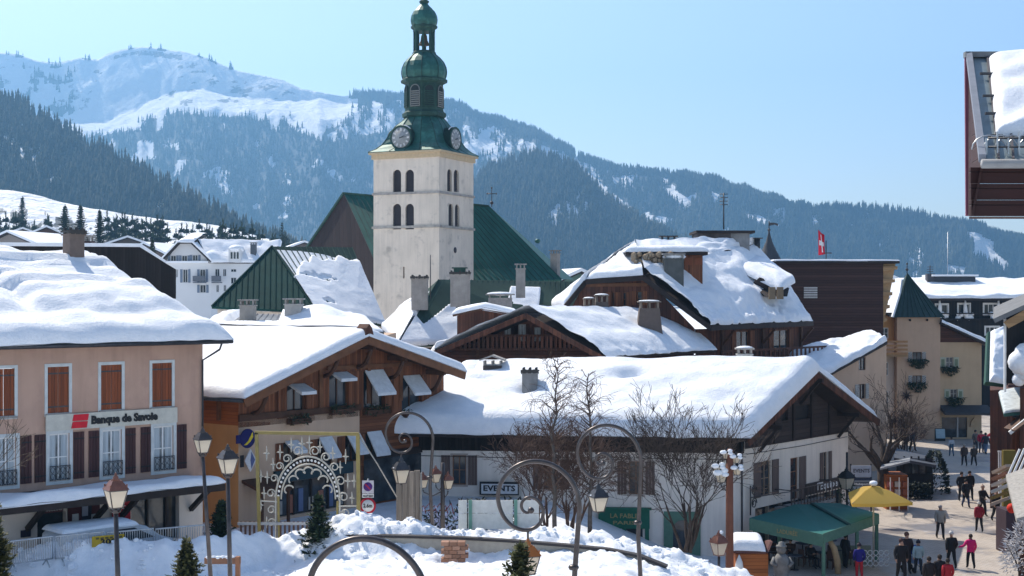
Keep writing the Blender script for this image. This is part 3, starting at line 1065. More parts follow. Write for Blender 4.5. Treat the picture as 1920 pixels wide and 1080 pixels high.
# sign
a0, z0 = fr.uv(84, 803); a1, z1 = fr.uv(330, 766)
z0 = fr.uv(207, 800)[1]; z1 = fr.uv(207, 771)[1]
sg = thing('bank_sign', 'cream sign board reading Banque de Savoie under the shuttered windows', 'sign', tuple((fr.Mi.inverted() @ Vector((0, -0.02, 0)))), fr.rz)
MB().box(a0, a1, -0.10, -0.035, z0, z1).build('sign_board', UNI((0.55, 0.53, 0.46)), sg)
lg = MB()
la, lb = fr.uv(131, 788)[0], fr.uv(162, 788)[0]
zm = (z0 + z1) / 2; h_ = (z1 - z0)
for k, (o0, o1) in enumerate(((0.08, 0.48), (0.54, 0.94))):
    za, zc = z0 + h_ * o0, z0 + h_ * o1
    lg.prism([(la + 0.0 + 0.05 * k, -0.102, za), (lb - 0.07 + 0.05 * k, -0.102, za), (lb - 0.02 + 0.05 * k, -0.102, zc), (la + 0.06 + 0.05 * k, -0.102, zc)], (0, -0.05, 0))
lg.build('logo', UNI((0.62, 0.02, 0.035)), sg)
ta, tb = fr.uv(168, 788)[0], fr.uv(292, 782)[0]
text(sg, 'Banque de Savoie', 0.46, T((ta + tb) / 2, -0.125, zm), black, 0.022, 0.02, 'lettering', tb - ta)
# roof, gutter, snow
q = [(-1, -1.0, EZ - 0.25), (BL + 0.75, -1.0, EZ - 0.25), (BL - 0.5, 8.0, RZ), (-1, 8.0, RZ)]
slab(bank, 'roof', q, 0.22, beam_dark)
slab(bank, 'roof', [(BL - 1.5, 17, EZ - 0.25), (-1, 17, EZ - 0.25), (-1, 8.0, RZ), (BL - 0.5, 8.0, RZ)], 0.22, beam_dark)
mb = MB()
mb.tube([(-1, -1.1, EZ - 0.36), (BL + 0.85, -1.1, EZ - 0.36)], 0.085, 8)
mb.tube([(BL + 0.3, -1.1, EZ - 0.4), (BL + 0.25, -1.0, EZ - 0.7), (BL - 0.08, -0.12, EZ - 1.2), (BL - 0.08, -0.12, 3.4)], 0.05, 6)
mb.build('gutter', metal_dark, bank)
def bank_snow(x, y, t, U, V):
    k = min(1, y / 1.6) * min(1, (U - x) / 1.2 if U - x < 1.2 else 1)
    w = nz(x * 0.35, y * 0.5, 3.0)
    v = y / V + .05 * w
    X_ = U - x                                   # metres from the right verge
    led = .72 * sstep(0.56, 0.80, v)            # thick ledge below the ridge
    gap = math.exp(-((X_ - 7.6 + .5 * w) / .55) ** 2)
    blob = .85 * sstep(.22, .34, v + .04 * nz(x * .9, 3)) * sstep(.74, .56, v) * (1 - gap)
    mid = .22 * sstep(.0, .25, nz(x * .16, y * 1.5, 4.0)) * sstep(.45, .6, v)
    t = t * .72 + k * (led + blob * .55 + mid + 0.16 * nz(x * 0.5, y * 1.1, 7.0) + .06 * fbm(x * .8, y * 2.5, 2))
    if y < 1.0:
        t -= 0.0
    return max(t, 0.02)
snow(bank, [(-1, -1.28, EZ - 0.30), (BL + 0.85, -1.22, EZ - 0.28), (BL - 0.45, 8.0, RZ + 0.02), (-1, 8.0, RZ + 0.02)], 0.95, 0.9, (1, 1, 0, 0), 0.12, 0.22, bank_snow, wav=0.05, seed=4.0)
snow(bank, [(BL - 1.5, 17.2, EZ - 0.3), (-1, 17.2, EZ - 0.3), (-1, 8.0, RZ + 0.02), (BL - 0.45, 8.0, RZ + 0.02)], 0.8, 0.8, (1, 0, 0, 1), 0.12, 0.6, seed=9.0)
cx, cz = fr.uv(138, 490, 6.6)
chimney(bank, cx, 6.6, cz - 0.8, 0.72, 0.72, 2.0, UNI((0.16, 0.12, 0.10)), 'rough', snowcap=False)
# canopy over the shop fronts
ce = BL - 1.05 + 0.0
cz_w, cz_e = gf - 0.02, 2.92
cq = [(-1, -2.5, cz_e), (ce + 0.55, -2.5, cz_e), (ce - 0.5, -0.02, cz_w), (-1, -0.02, cz_w)]
slab(bank, 'canopy_roof', cq, 0.16, beam_dark)
MB().poly([(ce + 0.55, -2.5, cz_e), (ce + 0.55, -0.02, cz_e), (ce - 0.5, -0.02, cz_w)]).build('canopy_hip', beam_dark, bank)
MB().box(-1, ce + 0.6, -2.56, -2.48, cz_e - 0.30, cz_e - 0.02).build('canopy_fascia', beam_dark, bank)
MB().box(-1, ce + 0.3, -0.10, -0.03, cz_w + 0.02, cz_w + 0.22).build('canopy_flashing', metal_dark, bank)
snow(bank, [(-1, -2.62, cz_e + 0.02), (ce + 0.65, -2.62, cz_e + 0.02), (ce - 0.45, -0.3, cz_w - 0.02), (-1, -0.3, cz_w - 0.02)], 0.34, 0.34, (1, 1, 1, 0), 0.12, 0.25, name='canopy_snow', seed=2.2)
for u in (d0 - 0.45, d1 + 1.2, s0 - 0.55, s1 + 0.55):
    mb = MB()
    mb.beam((u, -0.05, 1.55), (u, -1.9, cz_e - 0.1), 0.17, 0.2); mb.box(u - 0.09, u + 0.09, -2.4, -0.05, cz_e - 0.28, cz_e - 0.1)
    mb.build('canopy_brace', beam_dark, bank)
# shop fronts
mb = MB(); mb.box(d0, d1, 0.30, 0.34, 0.15, gf - 0.75); mb.build('shop_glass', glass_m, bank)
mb = MB(); mb.box(s0, s1, 0.30, 0.34, 0.35, gf - 0.4); mb.build('shop_glass', glass_m, bank)
for u in (s0 + 0.9, s0 + 1.8):
    MB().box(u - 0.04, u + 0.04, 0.2, 0.298, 0.35, gf - 0.4).build('mullion', beam_dark, bank)
r0, r1 = fr.uv(126, 985)[0], fr.uv(150, 985)[0]
MB().box(d1 + 0.05, fr.uv(186, 985)[0], -0.06, -0.02, 0.1, gf - 0.5).build('shop_panel', UNI((0.07, 0.012, 0.014)), bank)
MB().box(fr.uv(152, 980)[0], fr.uv(170, 980)[0], -0.09, -0.065, 0.4, gf - 0.55).build('shop_door', UNI((0.02, 0.02, 0.035)), bank)
for px, c in ((139, (0.5, 0.5, 0.5)), (175, (0.5, 0.52, 0.54))):
    a = fr.uv(px, 985)[0]
    MB().box(a - 0.14, a + 0.14, -0.12, -0.095, fr.uv(px, 992)[1], fr.uv(px, 963)[1]).build('poster', UNI(c), bank)
    MB().box(a - 0.08, a + 0.08, -0.128, -0.122, fr.uv(px, 986)[1], fr.uv(px, 979)[1]).build('poster_picture', UNI((0.5, 0.05, 0.08) if px < 150 else (0.05, 0.07, 0.12)), bank)
a, z = fr.uv(157, 957); MB().box(a - 0.13, a + 0.13, -0.13, -0.10, z - 0.22, z + 0.22).build('poster', UNI((0.3, 0.32, 0.42)), bank)
a, z = fr.uv(158, 986); MB().box(a - 0.28, a + 0.28, -0.16, -0.12, z - 0.18, z + 0.16).build('poster', UNI((0.5, 0.5, 0.45)), bank)
a, z = fr.uv(95, 956, -0.3)
ss = thing('shop_sign', 'small pale lettered sign under the snowy canopy left of the red panel', 'sign', tuple(fr.Mi.inverted() @ Vector((a, -0.3, z))), fr.rz)
MB().box(-0.55, 0.55, 0.0, 0.05, -0.12, 0.12).build('sign_board', UNI((0.10, 0.03, 0.03)), ss)
mb = MB()
for k in range(9):
    x0 = -0.48 + k * 0.11
    mb.tube([(x0, -0.01, -0.06), (x0 + 0.03, -0.01, 0.06 - 0.03 * (k % 3)), (x0 + 0.07, -0.01, -0.05), (x0 + 0.10, -0.01, 0.02)], 0.014, 4)
mb.build('lettering', white_paint, ss)
a, z = fr.uv(228, 958, -0.2)
rs_ = thing('red_sign', 'square red sign with white script below the canopy behind the near lantern', 'sign', tuple(fr.Mi.inverted() @ Vector((a, -0.2, z))), fr.rz)
MB().box(-0.42, 0.42, 0.0, 0.06, -0.5, 0.5).build('sign_board', UNI((0.42, 0.012, 0.02)), rs_)
SH = Matrix(((1, 0, 0.25, 0), (0, 1, 0, 0), (0.18, 0, 1, 0), (0, 0, 0, 1)))
text(rs_, 'Coca-Cola', 0.2, T(0, -0.02, 0.12) @ SH, white_paint, 0.004, 0.005, 'lettering', 0.72)
a, z = fr.uv(47, 1000)
MB().box(a - 0.2, a + 0.2, -0.10, -0.02, z - 0.14, z + 0.14).build('notice', UNI((0.02, 0.02, 0.04)), bank)
FR_BANK = fr

# dark-roofed house behind the bank's ridge
d = 84
hb_ = thing('house', 'dark boarded house with thin snow edge rising just behind the bank roof', 'building', (X(90, d), d, 3.2))
def L_(px, py, dd=d): return P(px, py, dd) - hb_.location
MB().prism([L_(-160, 560), L_(330, 560), L_(330, 505), L_(308, 492), L_(262, 462), L_(-160, 458)], (X(330, 6), 6, 0)).build('wall', wood_black, hb_)
mb = MB(); mb.prism([L_(-160, 460, d - .15), L_(262, 463, d - .15), L_(312, 494, d - .15), L_(312, 489, d - .15), L_(264, 456.5, d - .15), L_(-160, 453, d - .15)], (X(320, 6.3), 6.3, 0)); mb.build('roof_snow', snow_m, hb_)
c0 = L_(162, 452, d + 2); chimney(hb_, c0.x, c0.y, c0.z - 1.2, 0.7, 0.7, 1.1, UNI((0.09, 0.05, 0.045)), 'slab', snowcap=False)
# ------------------------------------------------------------------ wooden chalet with the carved brackets
fr = Frame((X(447, 66), 66.0), (X(832, 78.2), 78.2), 3.0)
FR_CH = fr
CL = fr.L
ch = fr.root('chalet', 'brown boarded chalet with low snowy gable and white snow boards on its window tops', 'building')
OV = 1.5
tl, tlz = fr.uv(458, 748, -OV)              # roof tips, from the verge
apx, AZ = fr.uv(690, 630, -OV)
tr, trz = fr.uv(872, 698, -OV)
sl_l = (AZ - tlz) / (apx - tl)
sl_r = (AZ - trz) / (tr - apx)
EL = AZ - sl_l * apx - 0.1
ER = AZ - sl_r * (CL - apx) - 0.1
BZ = fr.uv(440, 803)[1]                      # timber starts here
roofl = [(-0.01, EL), (apx, AZ - 0.1), (CL + 0.01, ER)]
win = []
for (a, b, y0, y1) in ((537, 572, 716, 782), (616, 652, 694, 764), (680, 720, 690, 765), (752, 788, 700, 770)):
    u0, u1 = fr.uv(a, 740)[0], fr.uv(b, 740)[0]
    z1 = fr.uv((a + b) / 2, y0 + 4)[1]; z0 = fr.uv((a + b) / 2, y1)[1]
    win.append([u0, u1, z0, z1])
lowz1 = fr.uv(640, 818)[1]; lowz0 = fr.uv(640, 868)[1]
lowin = []
for (a, b) in ((530, 560), (594, 624), (646, 676), (684, 716)):
    lowin.append([fr.uv(a, 840)[0], fr.uv(b, 840)[0], lowz0, lowz1])
rend_u = fr.uv(674, 800)[0]                  # render / timber split
mb = MB()
wallp(mb, 0, CL, BZ, AZ, [tuple(w) for w in win], 0.22, 0, roof=roofl, breaks=[fr.uv(690, 700)[0]])
mb.build('gable_boarding', wood_chalet, ch)
shop = (fr.uv(520, 950)[0], fr.uv(650, 950)[0], 0.25, fr.uv(600, 895)[1])
mb = MB(); wallp(mb, 0, rend_u, 0, BZ + 0.28, [tuple(w) for w in lowin[:3]] + [shop], 0.25, 0); mb.build('render_wall', beige_wall, ch)
mb = MB(); wallp(mb, rend_u, CL, 0, BZ, [tuple(lowin[3])], 0.22, 0); mb.build('side_boarding', wood_chalet_h, ch)
mb = MB()
mb.box(-0.05, rend_u, -0.14, -0.01, BZ + 0.30, BZ + 0.62); mb.build('floor_beam', beam_m, ch)
# left flank: render below, orange boards above
Mf = side_M(0, 0, math.pi / 2)
mb = MB(Mf); wallp(mb, 0, 14, 0, BZ + 0.1, (), 0.2); mb.build('flank_wall', orange_wall, ch)
mb = MB(Mf); wallp(mb, 0, 14, BZ + 0.1, EL, (), 0.2); mb.build('flank_boarding', wood_orange, ch)
mb = MB(Mf)
for k in range(4):
    mb.box(1.2 + k * 3.0, 1.36 + k * 3.0, 0.02, 0.18, BZ + 0.3, EL - 0.3)
    mb.box(1.1 + k * 3.0, 1.46 + k * 3.0, 0.02, 0.5, EL - 0.28, EL - 0.05)
mb.box(0, 14, 0.02, 0.22, EL - 0.05, EL + 0.12)
mb.build('flank_beam', beam_warm, ch)
MB(side_M(CL, 0, math.pi / 2)).poly([(0, 0, 0), (14, 0, 0), (14, 0, ER), (0, 0, ER)]).build('back_wall', wood_chalet_h, ch)
# posts between bays
for px in (690, 600, 750):
    u = fr.uv(px, 720)[0]
    MB().box(u - 0.12, u + 0.12, -0.10, -0.012, BZ + 0.62, interp(roofl, u) - 0.4).build('post', beam_warm, ch)
MB().box(fr.uv(612, 690)[0], fr.uv(770, 690)[0], -0.09, -0.012, AZ - 1.75, AZ - 1.55).build('tie_beam', beam_warm, ch)
# windows with shutters, snow boards and window boxes
def snowboard(u0, u1, z, drop, out):
    m = MB()
    m.prism([(u0, -0.06, z), (u0, -out, z - drop), (u0, -out, z - drop - 0.16), (u0, -0.06, z - 0.1)], (u1 - u0, 0, 0))
    return m.build('snow_board', UNI((0.62, 0.64, 0.66)), ch)
needles_box = MAT('box_greenery', (0.03, 0.045, 0.02), 0.9, 0.5, 6)
def greenery(parent, name, u0, u1, y, z, h, n, m, seed):
    r = random.Random(seed); b = MB()
    for _ in range(n):
        p = Vector((r.uniform(u0, u1), y + r.uniform(-.18, .1), z + r.uniform(-h * .5, h * .5)))
        dv = Vector((r.uniform(-1, 1), r.uniform(-1, .3), r.uniform(-1, .7))).normalized() * r.uniform(.1, .24)
        sd = dv.orthogonal().normalized() * 0.045
        b.add([p - sd, p + sd, p + dv], [(0, 1, 2)])
    return b.build(name, m, parent)
for i, w in enumerate(win):
    a, b, c, d = w
    window(ch, a, b, c, d, 0, 2, 1, 0.07, beam_m, glass_m, depth=0.15)
    shutter(ch, a - 0.02 - (b - a) * 0.5, a - 0.02, c, d, -0.02, wood_chalet, straps=False)
    shutter(ch, b + 0.02, b + 0.02 + (b - a) * 0.42, c, d, -0.02, wood_chalet, straps=False)
    snowboard(a + 0.12, b - 0.12, d + 0.02, (0.35, 0.3, 1.15, 0.9)[i], (0.95, 0.8, 1.0, 0.9)[i])
    bx = MB(); bx.box(a - 0.05, b + 0.05, -0.42, -0.06, c - 0.32, c - 0.06); bx.build('window_box', beam_m, ch)
    greenery(ch, 'box_plant', a - 0.1, b + 0.1, -0.3, c - 0.08, 0.5, 130, needles_box, i)
for i, w in enumerate(lowin):
    a, b, c, d = w
    window(ch, a, b, c, d, 0, 2, 1, 0.07, beam_m, glass_m, depth=0.15)
    snowboard(a + 0.12, b - 0.12, d + 0.08, (0.45, 0.9, 0.9, 1.1)[i], 0.75)
    shutter(ch, a - 0.02 - (b - a) * 0.45, a - 0.02, c, d, -0.02, wood_chalet, straps=False)
# brackets under the eaves
def bracket(u, z, ln=1.3, dz=-1.1):
    m = MB()
    m.box(u - 0.11, u + 0.11, -ln, -0.02, z - 0.14, z + 0.14)
    p = []
    for k in range(6):
        t = k / 5
        p.append((u, -0.06 - (ln - 0.25) * (t ** 0.6), z + dz * (1 - t ** 1.5)))
    m.tube(p, 0.11, 5)
    m.build('bracket', beam_m, ch)
for px in (472, 606, 668, 728, 800):
    u = fr.uv(px, 700)[0]
    bracket(u, interp(roofl, u) - 0.28)
# roof
xl, xr = tl, tr
ql = [(tl, -OV, tlz), (apx, -OV, AZ), (apx, 15, AZ), (tl, 15, tlz)]
qr = [(apx, -OV, AZ), (tr, -OV, trz), (tr, 15, trz), (apx, 15, AZ)]
slab(ch, 'roof', ql, 0.16, beam_m); slab(ch, 'roof', qr, 0.16, beam_m)
mb = MB()
mb.beam(Vector(ql[0]) + Vector((0, 0, -.2)), Vector(ql[1]) + Vector((0, 0, -.2)), 0.1, 0.42); mb.build('bargeboard', beam_warm, ch)
mb = MB()
mb.beam(Vector(qr[0]) + Vector((0, 0, -.2)), Vector(qr[1]) + Vector((0, 0, -.2)), 0.1, 0.42); mb.build('bargeboard', beam_warm, ch)
mb = MB()
mb.tube([(xl - 0.1, -OV, ql[0][2] - 0.1), (xl - 0.1, 15, ql[0][2] - 0.1)], 0.09, 6); mb.build('gutter', metal_dark, ch)
mb = MB(); mb.prism([(apx - 0.32, -OV - 0.1, AZ + 0.05), (apx + 0.32, -OV - 0.1, AZ + 0.05), (apx + 0.2, -OV - 0.1, AZ + 0.42), (apx, -OV - 0.1, AZ + 0.62), (apx - 0.2, -OV - 0.1, AZ + 0.42)], (0, 0.7, 0)); mb.build('ridge_cap', wood_old, ch)
def ch_snow(x, y, t, U, V):
    # x runs along the eave (into depth), y up the slope
    if y < 2.6:
        k = 1 - y / 2.6
        rough = 0.26 * (fbm(x * 1.9, y * 3.4, 3.0, 4)) + 0.22 * abs(nz(x * 3.0, y * 4.5, 1.0))
        if x < 12 - 0.0:
            t = t * (1 - 0.55 * k) + rough * k * 1.3
    return max(0.03, t)
qs = [Vector(p) + Vector((0, 0, 0.0)) for p in (ql[3], ql[0], ql[1], ql[2])]
qs[1].y -= 0.12; qs[2].y -= 0.12; qs[0].x -= 0.1; qs[1].x -= 0.1
snow(ch, qs, 0.44, 0.4, (1, 1, 0, 0), 0.06, 0.13, ch_snow, wav=0.06, seed=5.0)
qs = [Vector(p) for p in (qr[1], qr[2], qr[3], qr[0])]
qs[0].y -= 0.12; qs[3].y -= 0.12; qs[0].x += 0.1
snow(ch, qs, 0.5, 0.45, (1, 0, 0, 1), 0.06, 0.3, None, wav=0.08, seed=6.0)
# shop on the ground floor
a, b, c, d = shop
MB().box(a, b, 0.2, 0.24, c, d).build('shop_glass', glass_m, ch)
for k in range(1, 4):
    u = lerp(a, b, k / 4); MB().box(u - 0.05, u + 0.05, 0.1, 0.198, c, d).build('mullion', beam_dark, ch)
for k in range(7):
    u = lerp(a + 0.3, b - 0.3, k / 6); MB().box(u - 0.16, u + 0.16, 0.13, 0.19, 0.35, 1.0 + 0.25 * (k % 3)).build('shop_display', UNI([(0.35, 0.33, 0.3), (0.3, 0.12, 0.08), (0.12, 0.16, 0.28)][k % 3]), ch)
MB().box(a - 0.3, b + 0.3, -0.2, -0.03, d + 0.04, d + 0.62).build('shop_fascia', UNI((0.025, 0.05, 0.06)), ch)
text(ch, 'Allpen', 0.55, T((a + b) / 2 - 0.3, -0.2, d + 1.0), beam_dark, 0.01, 0.02, 'lettering', 2.2)
for px in (445, 470, 660, 668):
    pass
mb = MB(); mb.box(rend_u + 0.3, CL - 0.3, -0.06, -0.015, 0.2, 2.5); mb.build('shop_front', glass_m, ch)
mb = MB(); mb.box(rend_u + 0.25, CL, -0.12, -0.02, 2.52, 2.85); mb.build('shop_beam', beam_dark, ch)
# lean-to over the shop door, left
e0, z_e = fr.uv(452, 945)
mb = MB(); mb.prism([(e0, -0.05, 2.35), (e0, -1.5, 1.9), (e0, -1.5, 1.78), (e0, -0.05, 2.2)], (1.9, 0, 0)); mb.build('porch_roof', beam_m, ch)
for uu in (e0 + 0.1, e0 + 1.8):
    MB().box(uu - 0.06, uu + 0.06, -1.4, -1.28, 0, 1.9).build('porch_post', beam_m, ch)
# round blue sign and square board on the render
u, z = fr.uv(464, 822, -0.5)
s_ = thing('round_sign', 'round dark blue sign with a yellow bird on the beige chalet wall', 'sign', tuple(fr.Mi.inverted() @ Vector((u, -0.5, z))), fr.rz)
mb = MB(Matrix.Rotation(R(90), 4, 'X')); mb.lathe([(0.44, -0.06), (0.46, -0.03), (0.46, 0.03), (0.44, 0.06)], 24); mb.build('sign_disc', UNI((0.012, 0.012, 0.10)), s_)
MB().prism([(-0.28, -0.075, -0.3), (-0.02, -0.075, -0.12), (0.26, -0.075, 0.3), (0.3, -0.075, 0.05), (0.12, -0.075, -0.16), (-0.1, -0.075, -0.3)], (0, 0.02, 0)).build('bird', UNI((0.6, 0.45, 0.03)), s_)
MB().box(-0.7, -0.44, -0.03, 0.03, -0.2, 0.2).build('side_plate', UNI((0.012, 0.012, 0.10)), s_)
u, z = fr.uv(470, 863, -0.4)
s_ = thing('diamond_sign', 'white diamond-shaped sign with dark edge below the round blue sign', 'sign', tuple(fr.Mi.inverted() @ Vector((u, -0.4, z))), fr.rz)
MB().prism([(0, 0, -0.55), (0.36, 0, 0), (0, 0, 0.55), (-0.36, 0, 0)], (0, 0.06, 0)).build('sign_board', UNI((0.6, 0.6, 0.62)), s_)
MB().prism([(0.05, -0.012, -0.4), (0.27, -0.012, 0), (0.05, -0.012, 0.4), (-0.02, -0.012, 0.0)], (0, 0.01, 0)).build('emblem', UNI((0.10, 0.12, 0.25)), s_)
MB().box(-0.62, -0.42, 0, 0.05, -0.28, 0.28).build('side_plate', black, s_)
# ------------------------------------------------------------------ long white house with the deep snow roof (EVENTS)
A_, B_ = (X(772, 76.6), 76.6), (X(1395, 75.0), 75.0)
fr = Frame(A_, B_, 0.0)
FR_EV = fr
EVL = fr.L
ev = fr.root('white_house', 'long white house with deep smooth snow roof and dark boarded gable', 'building')
def W(p): return fr.loc(p)
zs_w = Z(848, 75.0)          # top of the white wall
zs_t = Z(812, 74.6)          # eave
wins = []
for (a, b, y0, y1) in ((848, 874, 856, 912), (1020, 1046, 862, 918), (1179, 1206, 864, 926)):
    wins.append((fr.uv(a, 880)[0], fr.uv(b, 880)[0], fr.uv(1100, y1)[1], fr.uv(1100, y0)[1]))
shopw = (fr.uv(1128, 1000)[0], fr.uv(1205, 1000)[0], 0.3, fr.uv(1165, 990)[1])
arch = (fr.uv(1262, 1000)[0], fr.uv(1296, 1000)[0], 0.3, fr.uv(1280, 985)[1])
mb = MB(); wallp(mb, 0, EVL, 0, zs_w, wins + [shopw, arch], 0.25); mb.build('front_wall', MAT('cool_render', (0.77, 0.72, 0.66), 0.9, 0.09, 0.5, 0.3, 25, streak=0.32), ev)
mb = MB(); wallp(mb, -0.3, EVL, zs_w, zs_t + 0.35, (), y=-0.08); mb.box(-0.3, EVL, -0.10, -0.085, zs_w - 0.05, zs_w + 0.15); mb.build('eave_boarding', wood_black, ev)
mb = MB(); mb.poly([(0, 0, 0), (0, 12, 0), (0, 12, 9), (0, 0, zs_t)]); mb.build('end_wall', white_wall, ev)
for w in wins:
    a, b, c, d = w
    window(ev, a, b, c, d, 0, 2, 2, 0.06, UNI((0.22, 0.12, 0.07)), glass_m, depth=0.15)
    surround(ev, a, b, c, d, 0, 0.10, UNI((0.42, 0.36, 0.32)))
    sw = (b - a) * 0.66
    shutter(ev, a - 0.11 - sw, a - 0.11, c, d, -0.01, shutter_taupe, straps=False)
    shutter(ev, b + 0.11, b + 0.11 + sw, c, d, -0.01, shutter_taupe, straps=False)
a, b, c, d = shopw
green_p = UNI((0.02, 0.13, 0.085))
MB().box(a, b, 0.2, 0.24, c, d).build('shop_glass', glass_m, ev)
f0, f1 = fr.uv(1122, 970)[0], fr.uv(1218, 970)[0]
fz0, fz1 = fr.uv(1170, 990)[1], fr.uv(1170, 955)[1]
MB().box(f0, f1, -0.18, -0.02, fz0, fz1).build('shop_fascia', green_p, ev)
MB().box(f0 - 0.1, f1 + 0.1, -0.30, -0.02, fz1 + 0.01, fz1 + 0.12).build('shop_cornice', green_p, ev)
for u in (f0 + 0.02, f1 - 0.25, (f0 + f1) / 2 - 0.1):
    MB().box(u, u + 0.22, -0.10, -0.015, 0, fz0 - 0.01).build('shop_pilaster', green_p, ev)
gold = UNI((0.30, 0.27, 0.13))
text(ev, 'LA FABLE', 0.34, T((f0 + f1) / 2, -0.20, (fz0 + fz1) / 2 + 0.17), gold, 0.005, 0.01, 'lettering', 1.5)
text(ev, 'PARIS', 0.26, T((f0 + f1) / 2, -0.20, (fz0 + fz1) / 2 - 0.2), gold, 0.005, 0.01, 'lettering', 1.2)
# arched green door
a, b, c, d = arch
MB().box(a - 0.5, b + 0.5, -0.08, -0.02, c - 0.3, d + 0.75).build('door_panel', UNI((0.10, 0.20, 0.15)), ev)
mb = MB(); m_ = (a + b) / 2; r_ = (b - a) / 2
mb.prism([(a, -0.10, c), (b, -0.10, c)] + [(m_ + r_ * math.cos(t), -0.10, d - r_ * 0.4 + r_ * math.sin(t)) for t in [k * math.pi / 8 for k in range(9)]], (0, 0.015, 0)); mb.build('door', glass_m, ev)

# gable wall: runs back to the right
g0 = W((B_[0], B_[1], 0)); g1 = W((X(1590, 84.7), 84.7, 0))
ga = math.atan2(g1.y - g0.y, g1.x - g0.x); GL = math.hypot(g1.x - g0.x, g1.y - g0.y)
Mg = side_M(g0.x, g0.y, ga)
frg = Frame(B_, (X(1590, 84.7), 84.7), 0.0)
gz = frg.uv(1403, 838)[1]
gz2 = frg.uv(1590, 812)[1]
gz = (gz + gz2) / 2
holes = []
for (p0, p1, y0, y1) in ((1426, 1446, 866, 932), (1543, 1552, 848, 906)):
    holes.append((frg.uv(p0, 890)[0], frg.uv(p1, 890)[0], frg.uv(p0, y1)[1], frg.uv(p0, y0)[1]))
dr = (frg.uv(1482, 890)[0], frg.uv(1497, 890)[0], frg.uv(1490, 938)[1], frg.uv(1490, 858)[1])
apg = GL * 0.52
apz = frg.uv(1495, 700)[1]
evl = zs_t - 0.25
roofg = [(-0.01, evl), (apg, apz), (GL + 0.01, evl)]
gshop = (1.2, GL - 0.8, 0.2, 2.5)
mb = MB(Mg); wallp(mb, 0, GL, 0, gz, holes + [dr, gshop], 0.25); mb.build('gable_wall', white_wall, ev)
up = [(frg.uv(1464, 775)[0], frg.uv(1476, 775)[0], frg.uv(1470, 788)[1], frg.uv(1470, 765)[1]), (frg.uv(1490, 775)[0], frg.uv(1517, 775)[0], frg.uv(1500, 786)[1], frg.uv(1500, 760)[1])]
mb = MB(Mg); wallp(mb, 0, GL, gz, apz, up, 0.2, roof=roofg, y=-0.06); mb.build('gable_boarding', PLANK('grey_brown_boards', (0.055, 0.040, 0.036), 0.25, False, 0.3, 0.8, 0.07), ev)
for w in up:
    MB(Mg).box(w[0], w[1], 0.1, 0.13, w[2], w[3]).build('opening', black, ev)
for px in (1450, 1485, 1519, 1552):
    u = frg.uv(px, 800)[0]
    MB(Mg).box(u - 0.1, u + 0.1, -0.16, -0.065, gz + 0.05, max(gz + 0.2, interp(roofg, u) - 0.2)).build('gable_post', beam_dark, ev)
for h in holes:
    a, b, c, d = h
    window(ev, a, b, c, d, 0, 2, 2, 0.06, UNI((0.3, 0.22, 0.16)), glass_m, M=Mg, depth=0.15)
    sw = (b - a) * 0.62
    shutter(ev, a - 0.05 - sw, a - 0.05, c, d, -0.01, shutter_taupe, M=Mg, straps=False)
    shutter(ev, b + 0.05, b + 0.05 + sw, c, d, -0.01, shutter_taupe, M=Mg, straps=False)
a, b, c, d = dr
window(ev, a, b, c, d, 0, 1, 3, 0.07, UNI((0.22, 0.10, 0.05)), glass_m, M=Mg, depth=0.15, name='door')
shutter(ev, b + 0.05, b + 0.85, c, d, -0.01, shutter_taupe, M=Mg, straps=False)
# balcony
bu0, bu1 = a - 1.9, b + 2.5
bz = c - 0.1
mb = MB(Mg); mb.box(bu0, bu1, -1.1, -0.02, bz - 0.18, bz); mb.build('balcony_slab', stone_trim, ev)
mb = MB(Mg)
for (p, q_) in (((bu0, -1.08), (bu1, -1.08)), ((bu0, -0.05), (bu0, -1.08)), ((bu1, -0.05), (bu1, -1.08))):
    for zz in (0.12, 1.0):
        mb.beam((p[0], p[1], bz + zz), (q_[0], q_[1], bz + zz), 0.045, 0.045)
mb.build('balcony_rail', iron, ev)
for k in range(15):
    u = lerp(bu0, bu1, k / 14)
    MB(Mg).box(u - 0.02, u + 0.02, -1.10, -1.06, bz, bz + 1.0).build('baluster', iron, ev)
mb = MB(Mg); wdt = 0.05
a0 = frg.uv(1400, 922)[0]
mb.tube([(0.4, -0.2, gz - 2.65), (bu0 + 1.5, -0.9, gz - 2.65)], 0.03, 5)
mb.tube([(0.35, -0.2, gz - 3.6), (0.35, -0.2, gz - 2.0)], 0.04, 5)
for zz in (-2.3, -3.0):
    mb.tube([(0.75 + 0.3 * math.cos(t) * (1 - t / 16), -0.2, gz + zz + 0.3 * math.sin(t) * (1 - t / 16)) for t in [j * 0.6 for j in range(18)]], 0.03, 5)
mb.build('scroll_bracket', iron, ev)
MB(Mg).box(gshop[0], gshop[1], 0.2, 0.24, gshop[2], gshop[3]).build('shop_glass', glass_m, ev)
for k in range(8):
    u = lerp(gshop[0], gshop[1], k / 7)
    MB(Mg).box(u - 0.09, u + 0.09, 0.02, 0.19, 0.1, 2.5).build('shop_post', UNI((0.24, 0.20, 0.15)), ev)
MB(Mg).box(GL * 0.55, GL, -0.12, -0.02, 2.6, 3.25).build('shop_fascia', UNI((0.06, 0.045, 0.04)), ev)
text(ev, "l'Equipe", 0.6, Mg @ T(GL * 0.76, -0.14, 2.95), white_paint, 0.01, 0.01, 'lettering', 2.6)
# back right wall
MB().poly([tuple(g1), tuple(g1 + Vector((-9, 6, 0))), tuple(g1 + Vector((-9, 6, zs_t))), tuple(g1 + Vector((0, 0, zs_t)))]).build('back_wall', white_wall, ev)
